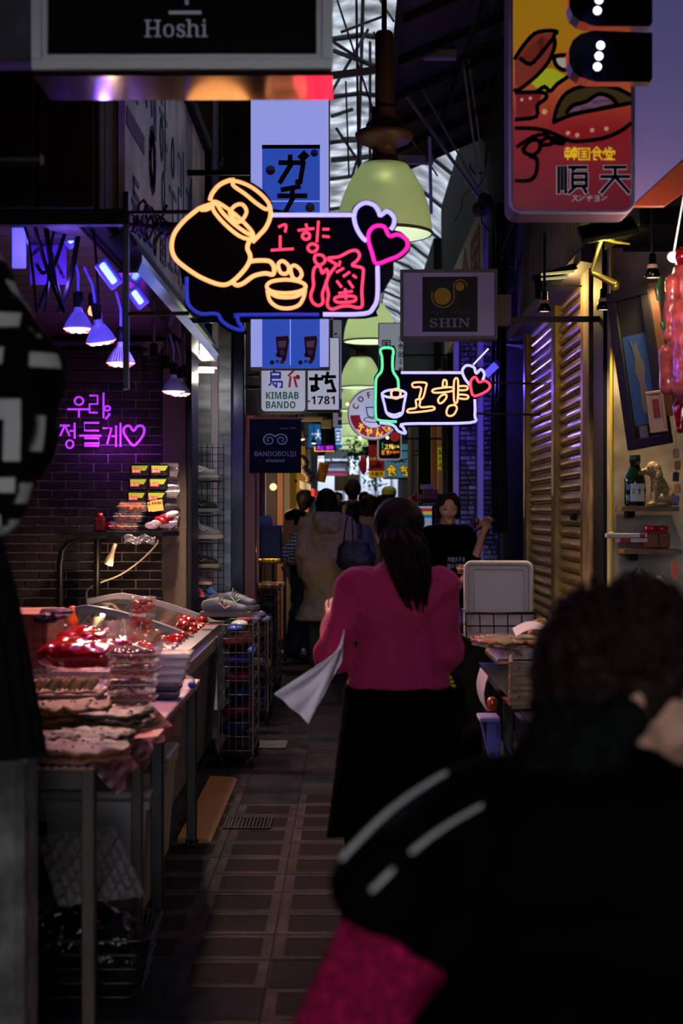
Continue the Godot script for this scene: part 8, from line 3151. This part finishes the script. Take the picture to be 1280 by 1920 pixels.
	# small warm lamps on the left
	for q in [[568, 845, 20, "lower warm shaded lamp right of the dark banner"], [588, 826, 22, "brass bell shaped lamp before the blue sign"], [566, 818, 19, "upper small warm lamp right of the dark banner"]]:
		at = W(q[0], q[1], q[2])
		s = thing("hanging_lamp", q[3], "lamp", at, "small warm lamps far down the left side")
		b = B.new()
		b.lathe([Vector2(0.05, -0.04), Vector2(0.04, -0.02), Vector2(0.02, 0.03), Vector2(0.008, 0.06), Vector2(0, 0.07)], Vector3.ZERO, 14)
		C(b, "shade", "brass_frame", s)
		b = B.new()
		b.ell(Vector3(0, -0.03, 0), Vector3(0.04, 0.02, 0.04), 10, 6)
		C(b, "bulb", "*ffd8a8,1.3", s)
		omni(s, Vector3(0, -0.08, 0.05), "ffc890", 0.1)
		hang(s, [0.0], 0.05)
	# knotted cloth roll, yellow paper cup sign, flags
	at = W(572, 878, 16.5)
	b = B.new(at)
	for i in 9: b.ell(at + Vector3(0.02 * sin(i * 1.1) + 0.01 * i - 0.03, 0.12 - 0.03 * i, 0.01 * cos(i)), Vector3(0.035 + 0.004 * i, 0.03, 0.035), 12, 6, Basis(Vector3.BACK, 0.4))
	solo("straw_bundle", "pale straw bundle hanging beside the dark banner", "decoration", b, "~a09078", at)
	at = W(604, 888, 19.0)
	k = 19.0 / 2800.0
	s = thing("paper_cup_sign", "giant yellow paper cup with printed bands hanging on the left", "sign", at)
	b = B.new()
	b.lathe([Vector2(0, -16 * k), Vector2(8 * k, -16 * k), Vector2(10 * k, 20 * k), Vector2(10.6 * k, 21 * k), Vector2(9 * k, 21 * k), Vector2(0, 19 * k)], Vector3.ZERO, 20, Basis(Vector3.BACK, -0.18))
	C(b, "cup", "#b89020", s)
	for i in 3:
		b = B.new()
		b.lathe([Vector2((9.3 + 0.25 * i) * k, (4 + 5 * i) * k), Vector2((9.4 + 0.27 * i) * k, (6 + 5 * i) * k)], Vector3.ZERO, 20, Basis(Vector3.BACK, -0.18))
		C(b, "printed_band", "#7a2c18", s)
	hang(s, [0.03], 19 * k)
	for q in [[594, 922, 17, "#b02838", "red and cream pennant above the crowd on the left"], [572, 908, 17.2, "#c8c8b8", "pale pennant left of the red one"]]:
		at = W(q[0], q[1], q[2])
		b = B.new(at)
		b.sheet(func(u, v): return at + Vector3((u - 0.5) * 0.13, (0.5 - v) * 0.09 - 0.05 * u, 0.02 * sin(u * 6.0)), 6, 3, 0.004)
		solo("pennant", q[4], "flag", b, q[3], at)
	# right: red and yellow food posters, octopus poster
	at = W(706, 865, 22.0)
	k = 22.0 / 2800.0
	s = thing("food_poster", "red and yellow food poster hanging below the round sign", "poster", at)
	b = B.new()
	b.box(Vector3(0, 0, -0.03), Vector3(30 * k, 62 * k, 0.05))
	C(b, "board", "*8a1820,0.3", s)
	b = B.new()
	b.box(Vector3(0, -24 * k, 0), Vector3(30 * k, 12 * k, 0.01))
	b.box(Vector3(0, 5 * k, 0), Vector3(24 * k, 5 * k, 0.01))
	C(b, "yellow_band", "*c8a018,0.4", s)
	b = B.new()
	lumps(b, Vector3(0, -7 * k, 0.0), Vector3(9 * k, 5 * k, 0.0), 9, 3 * k, 4)
	C(b, "printed_food", "#5a2014", s)
	b = B.new()
	for i in 3: glyph(b, ["ki", "ten", "ma"][i], Vector2((-11 + 8 * i) * k, 8 * k), Vector2(6, 6) * k, 1.2 * k, Transform3D(), 0.005, 0.012)
	for i in 3: glyph(b, ["dai", "koku", "ten"][i], Vector2((-11 + 8 * i) * k, -20 * k), Vector2(6, 7) * k, 1.2 * k, Transform3D(), 0.005, 0.012)
	C(b, "lettering", "#3a0c08", s)
	arm(s, 1.0, 20 * k)
	at = W(745, 865, 23.0)
	k = 23.0 / 2800.0
	s = thing("octopus_poster", "pale blue poster with red octopus and yellow characters", "poster", at)
	b = B.new()
	b.box(Vector3(0, 0, -0.03), Vector3(54 * k, 64 * k, 0.05))
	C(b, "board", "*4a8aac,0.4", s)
	b = B.new()
	for i in 6:
		var a := PI + 0.25 + (PI - 0.5) * i / 5.0
		b.line(curve(PackedVector2Array([Vector2(0, 4) * k, Vector2(cos(a) * 12, 4 + sin(a) * 6) * k, Vector2(cos(a) * 20, 2 + sin(a) * 5 + 5 * (i % 2)) * k]), false, 4), 2.4 * k, 0.0, 0.008)
	b.disc(Vector2(0, 9) * k, 8 * k, 0.0, 0.01)
	C(b, "printed_octopus", "#8a1418", s)
	for pass_ in 2:
		b = B.new()
		for i in 2: glyph(b, ["shoku", "chi"][i], Vector2((-22 + 24 * i) * k, -8 * k), Vector2(19, 18) * k, ([6.0, 3.2][pass_]) * k, Transform3D(), 0.0, [0.008, 0.012][pass_])
		C(b, "lettering", ["#141008", "*d0b428,0.5"][pass_], s)
	b = B.new()
	b.box(Vector3(0, -32 * k, 0), Vector3(54 * k, 3 * k, 0.02))
	C(b, "edge", "#0c1830", s)
	arm(s, 0.75, 20 * k)
	# red paper lantern
	at = W(681, 870, 24.0)
	k = 24.0 / 2800.0
	s = thing("paper_lantern", "dark red paper lantern between greenery and food poster", "lantern", at)
	b = B.new()
	var pr := []
	for i in 17: pr.append(Vector2((3.0 + 3.4 * pow(sin(PI * i / 16.0), 0.5) + 0.25 * (i % 2)) * k, (-17 + 34.0 * i / 16) * k))
	b.lathe(pr, Vector3.ZERO, 18)
	C(b, "paper", "*a01824,0.12", s)
	b = B.new()
	for sy in [-1, 1]: b.lathe([Vector2(0, -1.2 * k), Vector2(3.2 * k, -1.2 * k), Vector2(3.2 * k, 1.2 * k), Vector2(0, 1.2 * k)], Vector3(0, sy * 17.5 * k, 0), 12)
	C(b, "cap", "black", s)
	arm(s, 1.2, 18 * k)
	# greenery
	for q in [[658, 862, 30.0, 0.34, "leafy green garland hanging below the last pendant lamps"], [668, 848, 31.0, 0.22, "upper clump of green leaves near the last pendant lamps"], [702, 902, 30.0, 0.2, "small green plant before the bright alley end"]]:
		at = W(q[0], q[1], q[2])
		var mmi := MultiMeshInstance3D.new()
		var lf := B.new()
		lf.sheet(func(u, v): return Vector3((u - 0.5) * 0.05 * sin(PI * (0.05 + 0.9 * v)), 0.0 - 0.01 * v * v, v * 0.09), 2, 4, 0.002)
		var mm := MultiMesh.new()
		mm.transform_format = MultiMesh.TRANSFORM_3D
		mm.mesh = lf.mesh()
		mm.instance_count = 130
		var rng := RandomNumberGenerator.new()
		rng.seed = int(q[0])
		for i in 130:
			var p: Vector3 = Vector3(rng.randfn(), rng.randfn() * 1.5, rng.randfn()) * q[3] * 0.45
			mm.set_instance_transform(i, Transform3D(Basis(Vector3.UP, rng.randf() * TAU) * Basis(Vector3.RIGHT, rng.randf_range(-1, 1)), p))
		mmi.multimesh = mm
		mmi.material_override = mt("leaf")
		mmi.name = num("hanging_plant")
		add_child(mmi)
		mmi.position = at
		tag(mmi, q[4], "plant")
		stuff(mmi)
	# pale and pink awnings and banners at the far end, lit white beyond
	at = W(632, 862, 34.0)
	k = 34.0 / 2800.0
	s = thing("far_awning", "pale striped awning with pink edge at the alley's far left", "awning", at)
	for i in 4:
		b = B.new()
		b.box(Vector3(0, (8 - 9 * i) * k, 0.2 - 0.1 * i), Vector3(46 * k, 5 * k, 0.5), 0.01, Basis(Vector3.RIGHT, 0.5))
		C(b, "awning_strip", ["#a8b0c0", "#3a4458", "#98a0b4", "#c04a70"][i], s)
	omni(s, Vector3(0, -0.25, 0.9), "f4f4ff", 0.5)
	arm(s, -0.7, 0.05)
	at = W(650, 905, 36.0)
	b = B.new(at)
	b.box(at, Vector3(0.6, 0.4, 0.1), 0.01)
	solo("far_board", "brown board at the far end under the pale awning", "board", b, "#6a5040", at)
	at = W(700, 897, 52.0)
	b = B.new()
	b.box(Vector3(0.6, 2.2, -52.0), Vector3(9.0, 5.4, 0.2))
	var en := struc("wall_end", b, "#c8d0dc")
	for i in 4:
		b = B.new()
		b.box(Vector3(-0.2 + 0.55 * i, 1.8, -51.85), Vector3(0.06, 3.0, 0.08))
		C(b, "mullion", "#4a5058", en)
	area(self, Vector3(0.7, 4.4, -49.5), Vector3(0, -0.6, -0.8), 2.0, 1.0, "dce8ff", 6.0)  # light added in place of daylight on the end wall; no panel hangs there
	# right: shop fronts beyond the stone piers
	for q in [[764, 770, 20.0, "#5a5850"], [770, 776, 20.2, "#7a7660"], [784, 808, 19.0, "black"], [808, 820, 18.0, "#9a7440"], [820, 828, 17.8, "#c8a088"], [828, 838, 16.5, "#6a665e"], [838, 850, 16.0, "black"], [850, 860, 15.2, "#46505a"]]:
		b = B.new()
		var x0 := W(q[0], 0, q[2]).x
		var x1 := W(q[1], 0, q[2]).x
		b.box(Vector3((x0 + x1) / 2, 1.6, -q[2]), Vector3(x1 - x0, 3.2, 0.1), 0.006)
		struc("trim_16", b, q[3])
	at = W(824, 860, 17.72)
	s = thing("vertical_banner", "small yellow vertical banner with dark characters on the right", "banner", at)
	b = B.new()
	b.box(Vector3(0, 0, 0), Vector3(0.05, 0.26, 0.02), 0.003)
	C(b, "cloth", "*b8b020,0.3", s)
	b = B.new()
	for i in 3: glyph(b, ["deul", "u", "ri"][i], Vector2(-0.018, 0.11 - 0.08 * i), Vector2(0.036, 0.06), 0.008, Transform3D(), 0.01, 0.014)
	C(b, "lettering", "#181c10", s)
	at = W(787, 890, 19.5)
	s = thing("fire_cabinet", "slim lit column with coloured stickers on the right", "column", at)
	for i in 4:
		b = B.new()
		b.box(Vector3(0, 0.16 - 0.1 * i, 0), Vector3(0.05, 0.09, 0.05), 0.004)
		C(b, "sticker", ["#2a7a50", "#9ab8c0", "#a02030", "#a86030"][i], s)
	b = B.new()
	b.box(Vector3(0, -0.9, -0.03), Vector3(0.06, 2.3, 0.04), 0.004)
	C(b, "post", "#6a5a48", s)
	omni(s, Vector3(0, 0.1, 0.25), "ffb070", 0.05)
	# white stand-up sign with rainbow band
	at = W(793, 1060, 13.2)
	k = 13.2 / 2800.0
	s = thing("coffee_sign", "white upright coffee sign with rainbow band, right of the pink sweater", "sign", at, "", -0.2)
	b = B.new()
	b.box(Vector3(0, 55 * k, -0.02), Vector3(34 * k, 112 * k, 0.03), 0.004)
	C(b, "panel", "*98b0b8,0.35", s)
	for i in 3:
		b = B.new()
		b.box(Vector3(0, (104 - 6 * i) * k, -0.003), Vector3(33 * k, 5.6 * k, 0.004))
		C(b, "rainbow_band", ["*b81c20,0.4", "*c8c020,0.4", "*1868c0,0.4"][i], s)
	words(s, "coffee", Vector3(0, 44 * k, -0.003), 26 * k, 8 * k, "#101820", false, true)
	b = B.new()
	for i in 2: b.line(curve(PackedVector2Array([Vector2(-14, 8 + 8 * i) * k, Vector2(0, 13 + 8 * i) * k, Vector2(14, 8 + 8 * i) * k]), false, 5), 3 * k, -0.006, 0.0)
	C(b, "printed_swirl", "#20282c", s)
	b = B.new()
	b.box(Vector3(19 * k, 52 * k, -0.02), Vector3(5 * k, 116 * k, 0.04), 0.003)
	C(b, "edge_post", "black", s)
	# red cartons and baskets beside the shop woman
	at = W(803, 932, 14.6)
	for i in 3:
		var p := at + Vector3(0.02 * sin(i * 2.0), 0.05 * i, 0)
		b = B.new(p)
		b.box(p, Vector3(0.16 - 0.02 * i, 0.048, 0.14), 0.003)
		solo("carton", ["lowest", "middle", "topmost"][i] + " dark red carton stacked left of the woman in black", "box", b, ["#5a1420", "#4a101c", "#8a7078"][i], p, "cartons left of the shop woman")
	for i in 2:
		at = W(812, 965 + 30 * i, 14.5)
		s = thing("white_basket", ["upper", "lower"][i] + " white wire basket with red packets left of the woman in black", "basket", at, "white wire baskets")
		b = B.new()
		for j in 4: b.tube([Vector3(-0.09, 0.035 * j, 0), Vector3(0.09, 0.035 * j, 0), Vector3(0.09, 0.035 * j, -0.12), Vector3(-0.09, 0.035 * j, -0.12)], 0.003, 5, true)
		for j in 6: b.tube([Vector3(-0.09 + 0.036 * j, 0, 0), Vector3(-0.09 + 0.036 * j, 0.11, 0)], 0.0025, 5)
		C(b, "basket_wire", "#a8a4ac", s)
		b = B.new()
		for j in 4: b.box(Vector3(-0.06 + 0.04 * j, 0.03, -0.06), Vector3(0.032, 0.06, 0.05), 0.004, Basis(Vector3.BACK, 0.1 * j))
		C(b, "packet", "#8a1424", s)
	at = W(812, 1060, 14.75); at.y = 0.0
	b = B.new(at)
	b.box(at + Vector3(-0.02, 0.85, -0.02), Vector3(0.26, 1.66, 0.1), 0.006)
	for i in 3: b.box(at + Vector3(-0.02, [1.28, 1.44, 1.6][i], 0.09), Vector3(0.24, 0.012, 0.16), 0.003)
	solo("display_rack", "dark rack carrying red cartons and white baskets by the woman in black", "rack", b, "#2a2830", at)
	at = W(775, 935, 15.0)
	b = B.new(at)
	for i in 5: b.ell(at + Vector3(0.03 * cos(i * 1.3), 0.03 * sin(i * 2.1), 0.02 * sin(i)), Vector3.ONE * 0.028, 10, 8)
	solo("red_flowers", "bunch of shiny red balls behind the pink sweater woman's head", "decoration", b, "!a81828", at)

# ---------------------------------------------------------------- people
func people() -> void:
	var V := func(x: float, y: float, z: float) -> Vector3: return Vector3(x, y, z)
	# woman in the pink sweater, seen from behind
	var at := Vector3(0.17, 0, -5.2)
	var p := person("woman seen from behind in a magenta sweater and black trousers, long ponytail", at, PI - 0.12, 1.54, {
		"h": 0.011, "hh": 0.007, "top": "pink_knit", "ease": 0.02, "hem": 0.925, "wrinkle": 0.014, "wfreq": 8.0, "bottom": "black_cloth", "w": 1.0,
		"la": [V.call(0.24, 1.03, -0.01), V.call(0.258, 1.16, 0.18)], "ra": [V.call(-0.172, 1.05, 0.03), V.call(-0.12, 0.99, 0.22)], "sleeve": 0.9, "flare": 0.03,
		"ll": [V.call(0.1, 0.46, 0.02), V.call(0.11, 0.075, -0.03)], "rl": [V.call(-0.1, 0.47, 0.06), V.call(-0.11, 0.075, 0.06)],
		"hair": "hair_brown", "hair_kind": "pony", "head_yaw": 0.1, "strands": 150, "fh": 0.005, "palm": Vector3(0, 0.2, 1)})
	var b := B.new()
	var rng := RandomNumberGenerator.new()
	rng.seed = 4
	for i in 110:      # the ponytail
		var a := rng.randf() * TAU
		var r := sqrt(rng.randf()) * 0.042
		var q := []
		for k in 9:
			var t := k / 8.0
			var w := r * (0.5 + 1.5 * sin(PI * minf(1.0, t * 0.85 + 0.1)))
			q.append(Vector3(-0.005 - 0.075 * t + cos(a) * w + 0.006 * sin(i + k), 1.5 - (0.24 + 0.06 * sin(i * 7.3)) * t + 0.03 * sin(PI * t), -0.095 - 0.05 * sin(PI * t) + 0.0 * t + sin(a) * w))
		b.tube(q, [0.003, 0.005, 0.006, 0.006, 0.006, 0.005, 0.005, 0.004, 0.001], 5)
	C(b, "ponytail", "hair_brown", p)
	b = B.new()
	b.lathe([Vector2(0.02, -0.012), Vector2(0.027, 0), Vector2(0.02, 0.012)], Vector3(-0.008, 1.5, -0.108), 14, Basis(Vector3.RIGHT, 1.2))
	C(b, "hair_tie", "black", p)
	b = B.new()
	b.sheet(func(u, v):       # black apron round the hips
		var a: float = -PI * 0.98 + TAU * 0.98 * u
		var r: float = 0.175 + 0.06 * v + 0.012 * v * sin(u * 40.0)
		return Vector3(sin(a) * r * 1.12, 0.925 - (0.46 + 0.08 * sin(a)) * v, -cos(a) * r * 0.85), 60, 10, 0.005)
	C(b, "apron", "black_cloth", p)
	# the white cloth she carries
	var o := W(590, 1290, 5.0)
	b = B.new(o)
	b.sheet(func(u, v):
		var top := W(640, 1215, 5.0).lerp(W(645, 1180, 5.05), u)
		var bot := W(514, 1300, 4.9).lerp(W(578, 1356, 5.0), u)
		if u > 0.5: bot = W(578, 1356, 5.0).lerp(W(640, 1240, 5.15), (u - 0.5) * 2.0)
		else: bot = W(514, 1300, 4.9).lerp(W(578, 1356, 5.0), u * 2.0)
		return top.lerp(bot, v) + Vector3(0, 0.0, 0.05 * sin(u * 9.0 + v * 3.0) * sin(PI * minf(v + 0.1, 1.0)) + 0.014 * sin(u * 26.0 + v * 8.0)), 40, 24, 0.003)
	solo("white_cloth", "white cloth bag hanging from the arm of the woman in the magenta sweater", "cloth", b, "white_cloth", o)
	# woman bending in the foreground, right
	at = Vector3(0.255, 0, -1.64)
	var le := 0.72
	p = person("dark haired woman bending at the right front, black jacket with white piping", at, 2.82, 1.51, {
		"h": 0.011, "hh": 0.006, "lean": le, "w": 1.15, "top": "black_cloth", "ease": 0.018, "hem": 0.62, "skirt": 0.165, "wrinkle": 0.01, "wfreq": 6.0, "bottom": "black_cloth", "top_name": "jacket",
		"la": [V.call(0.245, 1.135, 0.0), V.call(0.16, 1.0, 0.2)], "ra": [V.call(-0.27, 0.97, 0.14), V.call(-0.18, 0.88, 0.36)], "neck": 1.365,
		"hair": "hair_brown", "hair_kind": "curly", "hair_amp": 0.012, "hair_freq": 45.0, "hair_h": 0.006, "face": true, "skin": "skin_dim", "head_yaw": -1.25, "head_pitch": -0.08, "fh": 0.005, "head_off": Vector3(0.0, 0.0, 0.02)})
	b = B.new()
	rng.seed = 9
	var hb := Basis(Vector3.UP, -1.25) * Basis(Vector3.RIGHT, -0.08 + le * 0.4)
	for i in 170:      # curls
		var a := rng.randf() * TAU
		var y := rng.randf_range(-0.3, 1.0)
		var rr := sqrt(maxf(0.0, 1 - y * y))
		var n := Vector3(cos(a) * rr, y, sin(a) * rr)
		if (n.z > 0.4 and n.y < 0.5) or (n.z > -0.25 and n.y < 0.25): continue
		var c: Vector3 = lean(Vector3(0, 1.475, 0.02), le) + Vector3(0, 0, 0.02) + hb * (Vector3(0, 0.04, -0.02) + n * Vector3(0.122, 0.128, 0.125))
		var q := []
		for k in 9:
			var t := k / 8.0 * TAU * 0.9
			q.append(c + hb * ((n.cross(Vector3.UP).normalized() * cos(t) + n * 0.3 * sin(t) + Vector3.UP * sin(t) * 0.9) * 0.018))
		b.tube(q, 0.005, 5)
	C(b, "curl", "hair_brown", p)
	b = B.new()
	for i in 110:      # fluffy dark scarf round the neck
		var a := TAU * i / 55.0
		if cos(a) < -0.25 or sin(a) > 0.5: continue
		var c := lean(Vector3(cos(a) * 0.11, 1.35 + 0.02 * sin(i * 2.4) - 0.02 * (i % 2), -0.01 + sin(a) * 0.1), le)
		b.ell(c, Vector3(0.034, 0.028, 0.034) * rng.randf_range(0.7, 1.15), 8, 6, Basis(Vector3.UP, i))
	C(b, "scarf", "charcoal_fleece", p)
	var elb := [V.call(0.245, 1.135, 0.0), V.call(-0.27, 0.97, 0.14)]
	for s in 2:      # white piping down the sleeves
		var sx := 1.0 - 2.0 * s
		var sh := lean(Vector3(0.175 * sx, 1.285, -0.012), le)
		for r in 2:
			b = B.new()
			var q := []
			for k in 12:
				var t := k / 11.0
				var off := (Vector3(0.4 * sx, 0.6, -0.7) if r == 0 else Vector3(-0.2 * sx, 0.2, -0.95)).normalized() * lerpf(0.09 + 0.012 * r, 0.074 + 0.008 * r, t)
				q.append(sh.lerp(elb[s], t * 1.02) + off + Vector3(0, 0.01 * sin(PI * t), -0.012 * sin(PI * t)))
			b.tube(q, 0.003, 6)
			C(b, "piping", "#b8b4b4", p)
	var bits := get_node("spot_lamp") as Node3D  # unseen spot lamp added to brighten the bending woman
	var fill_spot := dup(bits, Vector3(1.25, 2.15, -3.1), "unseen spot lamp added over the red food heap at the right front")
	for c in fill_spot.get_children():
		if c is Light3D:
			c.light_energy = 0.9
			c.light_color = Color("ff9a80")
	# magenta boucle bag under her arm
	o = W(690, 1800, 1.8)
	b = B.new(o)
	b.sheet(func(u, v):
		var a: float = lerpf(-PI * 0.98, PI * 0.98, u)
		var r := lerpf(0.048, 0.138, v)
		return W(760, 1640, 1.8) + Vector3(sin(a) * r - 0.06 * v, -0.32 * v, cos(a) * r * 0.45 + 0.012 * sin(u * 30.0) * v), 48, 14, 0.008)
	solo("boucle_wrap", "magenta nubbly cloth bag hanging beside the bending woman", "bag", b, "boucle", o)
	# khaki parka with hood and patterned shoulder bag
	at = W(612, 0, 14.5); at.y = 0
	p = person("woman from behind in a long khaki hooded parka with a patterned shoulder bag", at, PI + 0.1, 1.72, {
		"h": 0.02, "hh": 0.011, "top": "khaki", "top_name": "parka", "ease": 0.035, "hem": 0.42, "skirt": 0.17, "w": 1.15, "wrinkle": 0.02, "bottom": "~5c5450", "hair_kind": "bob", "hair": "hair", "hands": true, "fh": 0.009, "shoe": "#2a2a2c"})
	var f := F.new(0.03)
	f.c(V.call(-0.08, 1.34, -0.1), V.call(0.08, 1.34, -0.1), 0.06)
	f.c(V.call(-0.05, 1.27, -0.14), V.call(0.05, 1.27, -0.14), 0.065)
	f.rough(0.014, 12.0, 2)
	put("hood", f.mesh(0.018), mt("khaki"), p)
	b = B.new()
	var ring := []
	for i in 24: ring.append(Vector3(sin(TAU * i / 24) * 0.19, 0.93 + 0.008 * sin(i * 1.5), cos(TAU * i / 24) * 0.17))
	b.tube(ring, 0.009, 6, true)
	C(b, "waist_cord", "khaki", p)
	o = W(664, 1030, 14.1)
	var s := thing("shoulder_bag", "dark patterned shoulder bag hanging on the khaki parka", "bag", o)
	f = F.new(0.03)
	f.c(V.call(-0.06, 0, 0), V.call(0.07, 0, 0), 0.09, 0.09)
	f.c(V.call(-0.07, -0.1, 0), V.call(0.09, -0.1, 0), 0.1)
	f.rough(0.012, 10, 3)
	put("bag_body", f.mesh(0.014), mt("bag_print"), s)
	b = B.new()
	for i in 2: b.tube([Vector3(-0.1 + 0.09 * i, 0.07, 0.02), Vector3(-0.08 + 0.06 * i, 0.25, 0.06), Vector3(-0.05 + 0.03 * i, 0.36, 0.03), Vector3(-0.04, 0.37, -0.1)], 0.009, 6)
	C(b, "strap", "#1c1c30", s)
	# girl in stripes reaching left
	at = W(580, 0, 15.6); at.y = 0
	p = person("girl in a striped shirt and jeans with tied hair, reaching left", at, -1.75, 1.55, {
		"h": 0.02, "hh": 0.011, "lean": 0.28, "top": "stripes", "top_name": "striped_shirt", "hem": 0.84, "bottom": "denim", "shoe": "#a0a4ac", "hair_kind": "bun", "flare": 0.03, "face": true, "head_pitch": 0.2,
		"la": [V.call(0.21, 1.08, 0.25), V.call(0.12, 1.1, 0.45)], "ra": [V.call(-0.2, 1.05, 0.25), V.call(-0.1, 1.16, 0.46)], "fh": 0.007, "curl": 0.15, "palm": Vector3(0, -1, 0.2), "ll": [V.call(0.1, 0.46, 0.1), V.call(0.1, 0.075, 0.16)]})
	b = B.new()
	b.tube([V.call(0.05, 1.5, 0.08), V.call(0.06, 1.47, 0.1)], 0.012, 6)
	C(b, "hair_clip", "#9aa048", p)
	# the crowd behind
	var crowd := [
		[546, 18.8, 1.70, PI + 0.3, "short", "~2c4438", "green jacketed person in a grey cap, leftmost of the crowd", "~5a5c5c"],
		[572, 17.2, 1.75, PI - 0.5, "short", "~443c34", "dark haired man behind the girl in stripes", ""],
		[657, 16.3, 1.61, PI, "bob", "~8a84b4", "person in a pale violet top with a dark bob, right of the parka", ""],
		[661, 19.5, 1.92, PI, "short", "~18181c", "tallest man of the crowd, dark jacket and dark hair", ""],
		[692, 17.6, 1.70, PI + 0.1, "bob", "~7a6c68", "woman in a mottled pale top beside the magenta sweater woman", ""],
		[690, 21.5, 1.74, PI, "short", "~302c30", "brown haired person farther back between the taller heads", ""],
		[631, 27.0, 1.86, 0.2, "short", "~2c2c34", "man facing the camera far down the alley", ""],
		[683, 26.0, 1.85, PI, "short", "~24242a", "dark head far off before the bright end, left one", ""],
		[702, 27.0, 1.78, PI, "bob", "~2a2830", "dark head far off before the bright end, middle one", ""],
		[716, 25.0, 1.78, PI + 0.2, "short", "~303038", "dark head far off before the bright end, right one", ""],
		[729, 24.0, 1.88, PI, "short", "~3c3830", "person in a yellow cap far down on the right", "#a89440"],
		[616, 26.0, 1.72, 0.4, "bob", "~6a5458", "small pale faced person far down on the left", ""],
		[728, 20.0, 1.68, PI, "bob", "~28242c", "dark haired person just left of the ponytail woman's head", ""]]
	for i in crowd.size():
		var c = crowd[i]
		at = W(c[0], 0, c[1]); at.y = 0
		var d := {"h": 0.032 if i > 4 else 0.026, "hh": 0.018 if i > 4 else 0.014, "top": c[5], "ease": 0.025, "hem": 0.8, "bottom": "~22222a", "hair_kind": c[4], "hands": i < 5, "fh": 0.013, "hair_h": 0.017, "hair": "hair_brown" if i in [4, 5] else "hair"}
		if c[7]: d.cap = c[7]
		if c[3] < 1.0: d.face = true
		p = person(c[6], at, c[3], c[2], d)
		if i == 2:
			b = B.new()
			for sx in [-1, 1]: b.tube([V.call(0.1 * sx, 1.37, 0.03), V.call(0.11 * sx, 1.33, -0.1), V.call(0.1 * sx, 1.1, -0.15)], 0.018, 6)
			C(b, "backpack_strap", "#16182c", p)
	# the stall keeper in black, facing us, one arm raised
	at = W(839, 0, 11.8); at.y = 0
	p = person("stall keeper in a black shirt facing the camera, one forearm raised", at, 0.06, 1.64, {
		"h": 0.016, "hh": 0.007, "top": "black_cloth", "top_name": "shirt", "ease": 0.018, "hem": 0.8, "bottom": "black_cloth", "sleeve": 0.18, "hair_kind": "crop", "hair": "hair_brown", "hair_h": 0.009, "face": true, "skin": "skin_dim",
		"la": [V.call(0.17, 1.05, 0.18), V.call(0.235, 1.3, 0.24)], "ra": [V.call(-0.2, 1.03, 0.0), V.call(-0.15, 0.85, 0.15)], "fh": 0.0055, "curl": 0.75, "palm": Vector3(0.3, 0.2, 1)})
	b = B.new()
	for r in 2:
		for i in 6: glyph(b, ["ten", "koku", "dai", "ki", "shoku", "ma"][(i + r) % 6], Vector2(-0.02 + 0.028 * i, 1.12 - 0.05 * r), Vector2(0.022, 0.034), 0.006, Transform3D(), 0.142, 0.146)
	C(b, "printed_lettering", "#8a84a8", p)
	var g := W(893, 992, 11.5)
	b = B.new(g)
	b.tube([g + Vector3(-0.02, -0.02, 0), g + Vector3(0.04, 0.02, 0.02)], 0.012, 8)
	b.lathe([Vector2(0, -0.02), Vector2(0.02, -0.015), Vector2(0.022, 0.03), Vector2(0, 0.035)], g + Vector3(0.0, 0.05, 0.0), 12)
	solo("red_bottle", "small dark red bottle held up by the stall keeper", "bottle", b, "!5a1018", g)
	# masked person sitting low behind the magenta sweater woman
	at = Vector3(0.45, -0.685, -8.25)
	p = person("low crouching person in a grey face mask and lime knitted scarf", at, 0.5, 1.5, {
		"h": 0.02, "hh": 0.007, "top": "black_cloth", "top_name": "coat", "ease": 0.03, "hem": 0.84, "hair_kind": "short", "hair_h": 0.009, "face": true, "w": 0.9, "waist": 1.3, "bottom": "black_cloth",
		"la": [V.call(0.17, 1.05, 0.06), V.call(0.05, 1.0, 0.2)], "ra": [V.call(-0.17, 1.05, 0.06), V.call(-0.05, 1.0, 0.2)],
		"ll": [V.call(0.1, 1.04, 0.34), V.call(0.1, 0.81, 0.2)], "rl": [V.call(-0.1, 1.04, 0.34), V.call(-0.1, 0.81, 0.2)], "fh": 0.008})
	b = B.new()
	var hp := Vector3(0, 1.475, 0.02)
	b.sheet(func(u, v):
		var a := lerpf(-1.25, 1.25, u)
		return hp + Vector3(sin(a) * 0.078, 0.0 - 0.105 * v + 0.012 * cos(a), -0.005 + cos(a) * (0.102 + 0.012 * sin(PI * v) - 0.02 * v)), 14, 8, 0.003)
	C(b, "face_mask", "#8a9298", p)
	b = B.new()
	for i in 5:
		var q := []
		for k in 20: q.append(V.call(sin(TAU * k / 20) * (0.085 + 0.012 * i), 1.4 - 0.024 * i, cos(TAU * k / 20) * (0.085 + 0.008 * i) + 0.01))
		b.tube(q, 0.015, 6, true)
	C(b, "scarf", "~8a8a20", p)
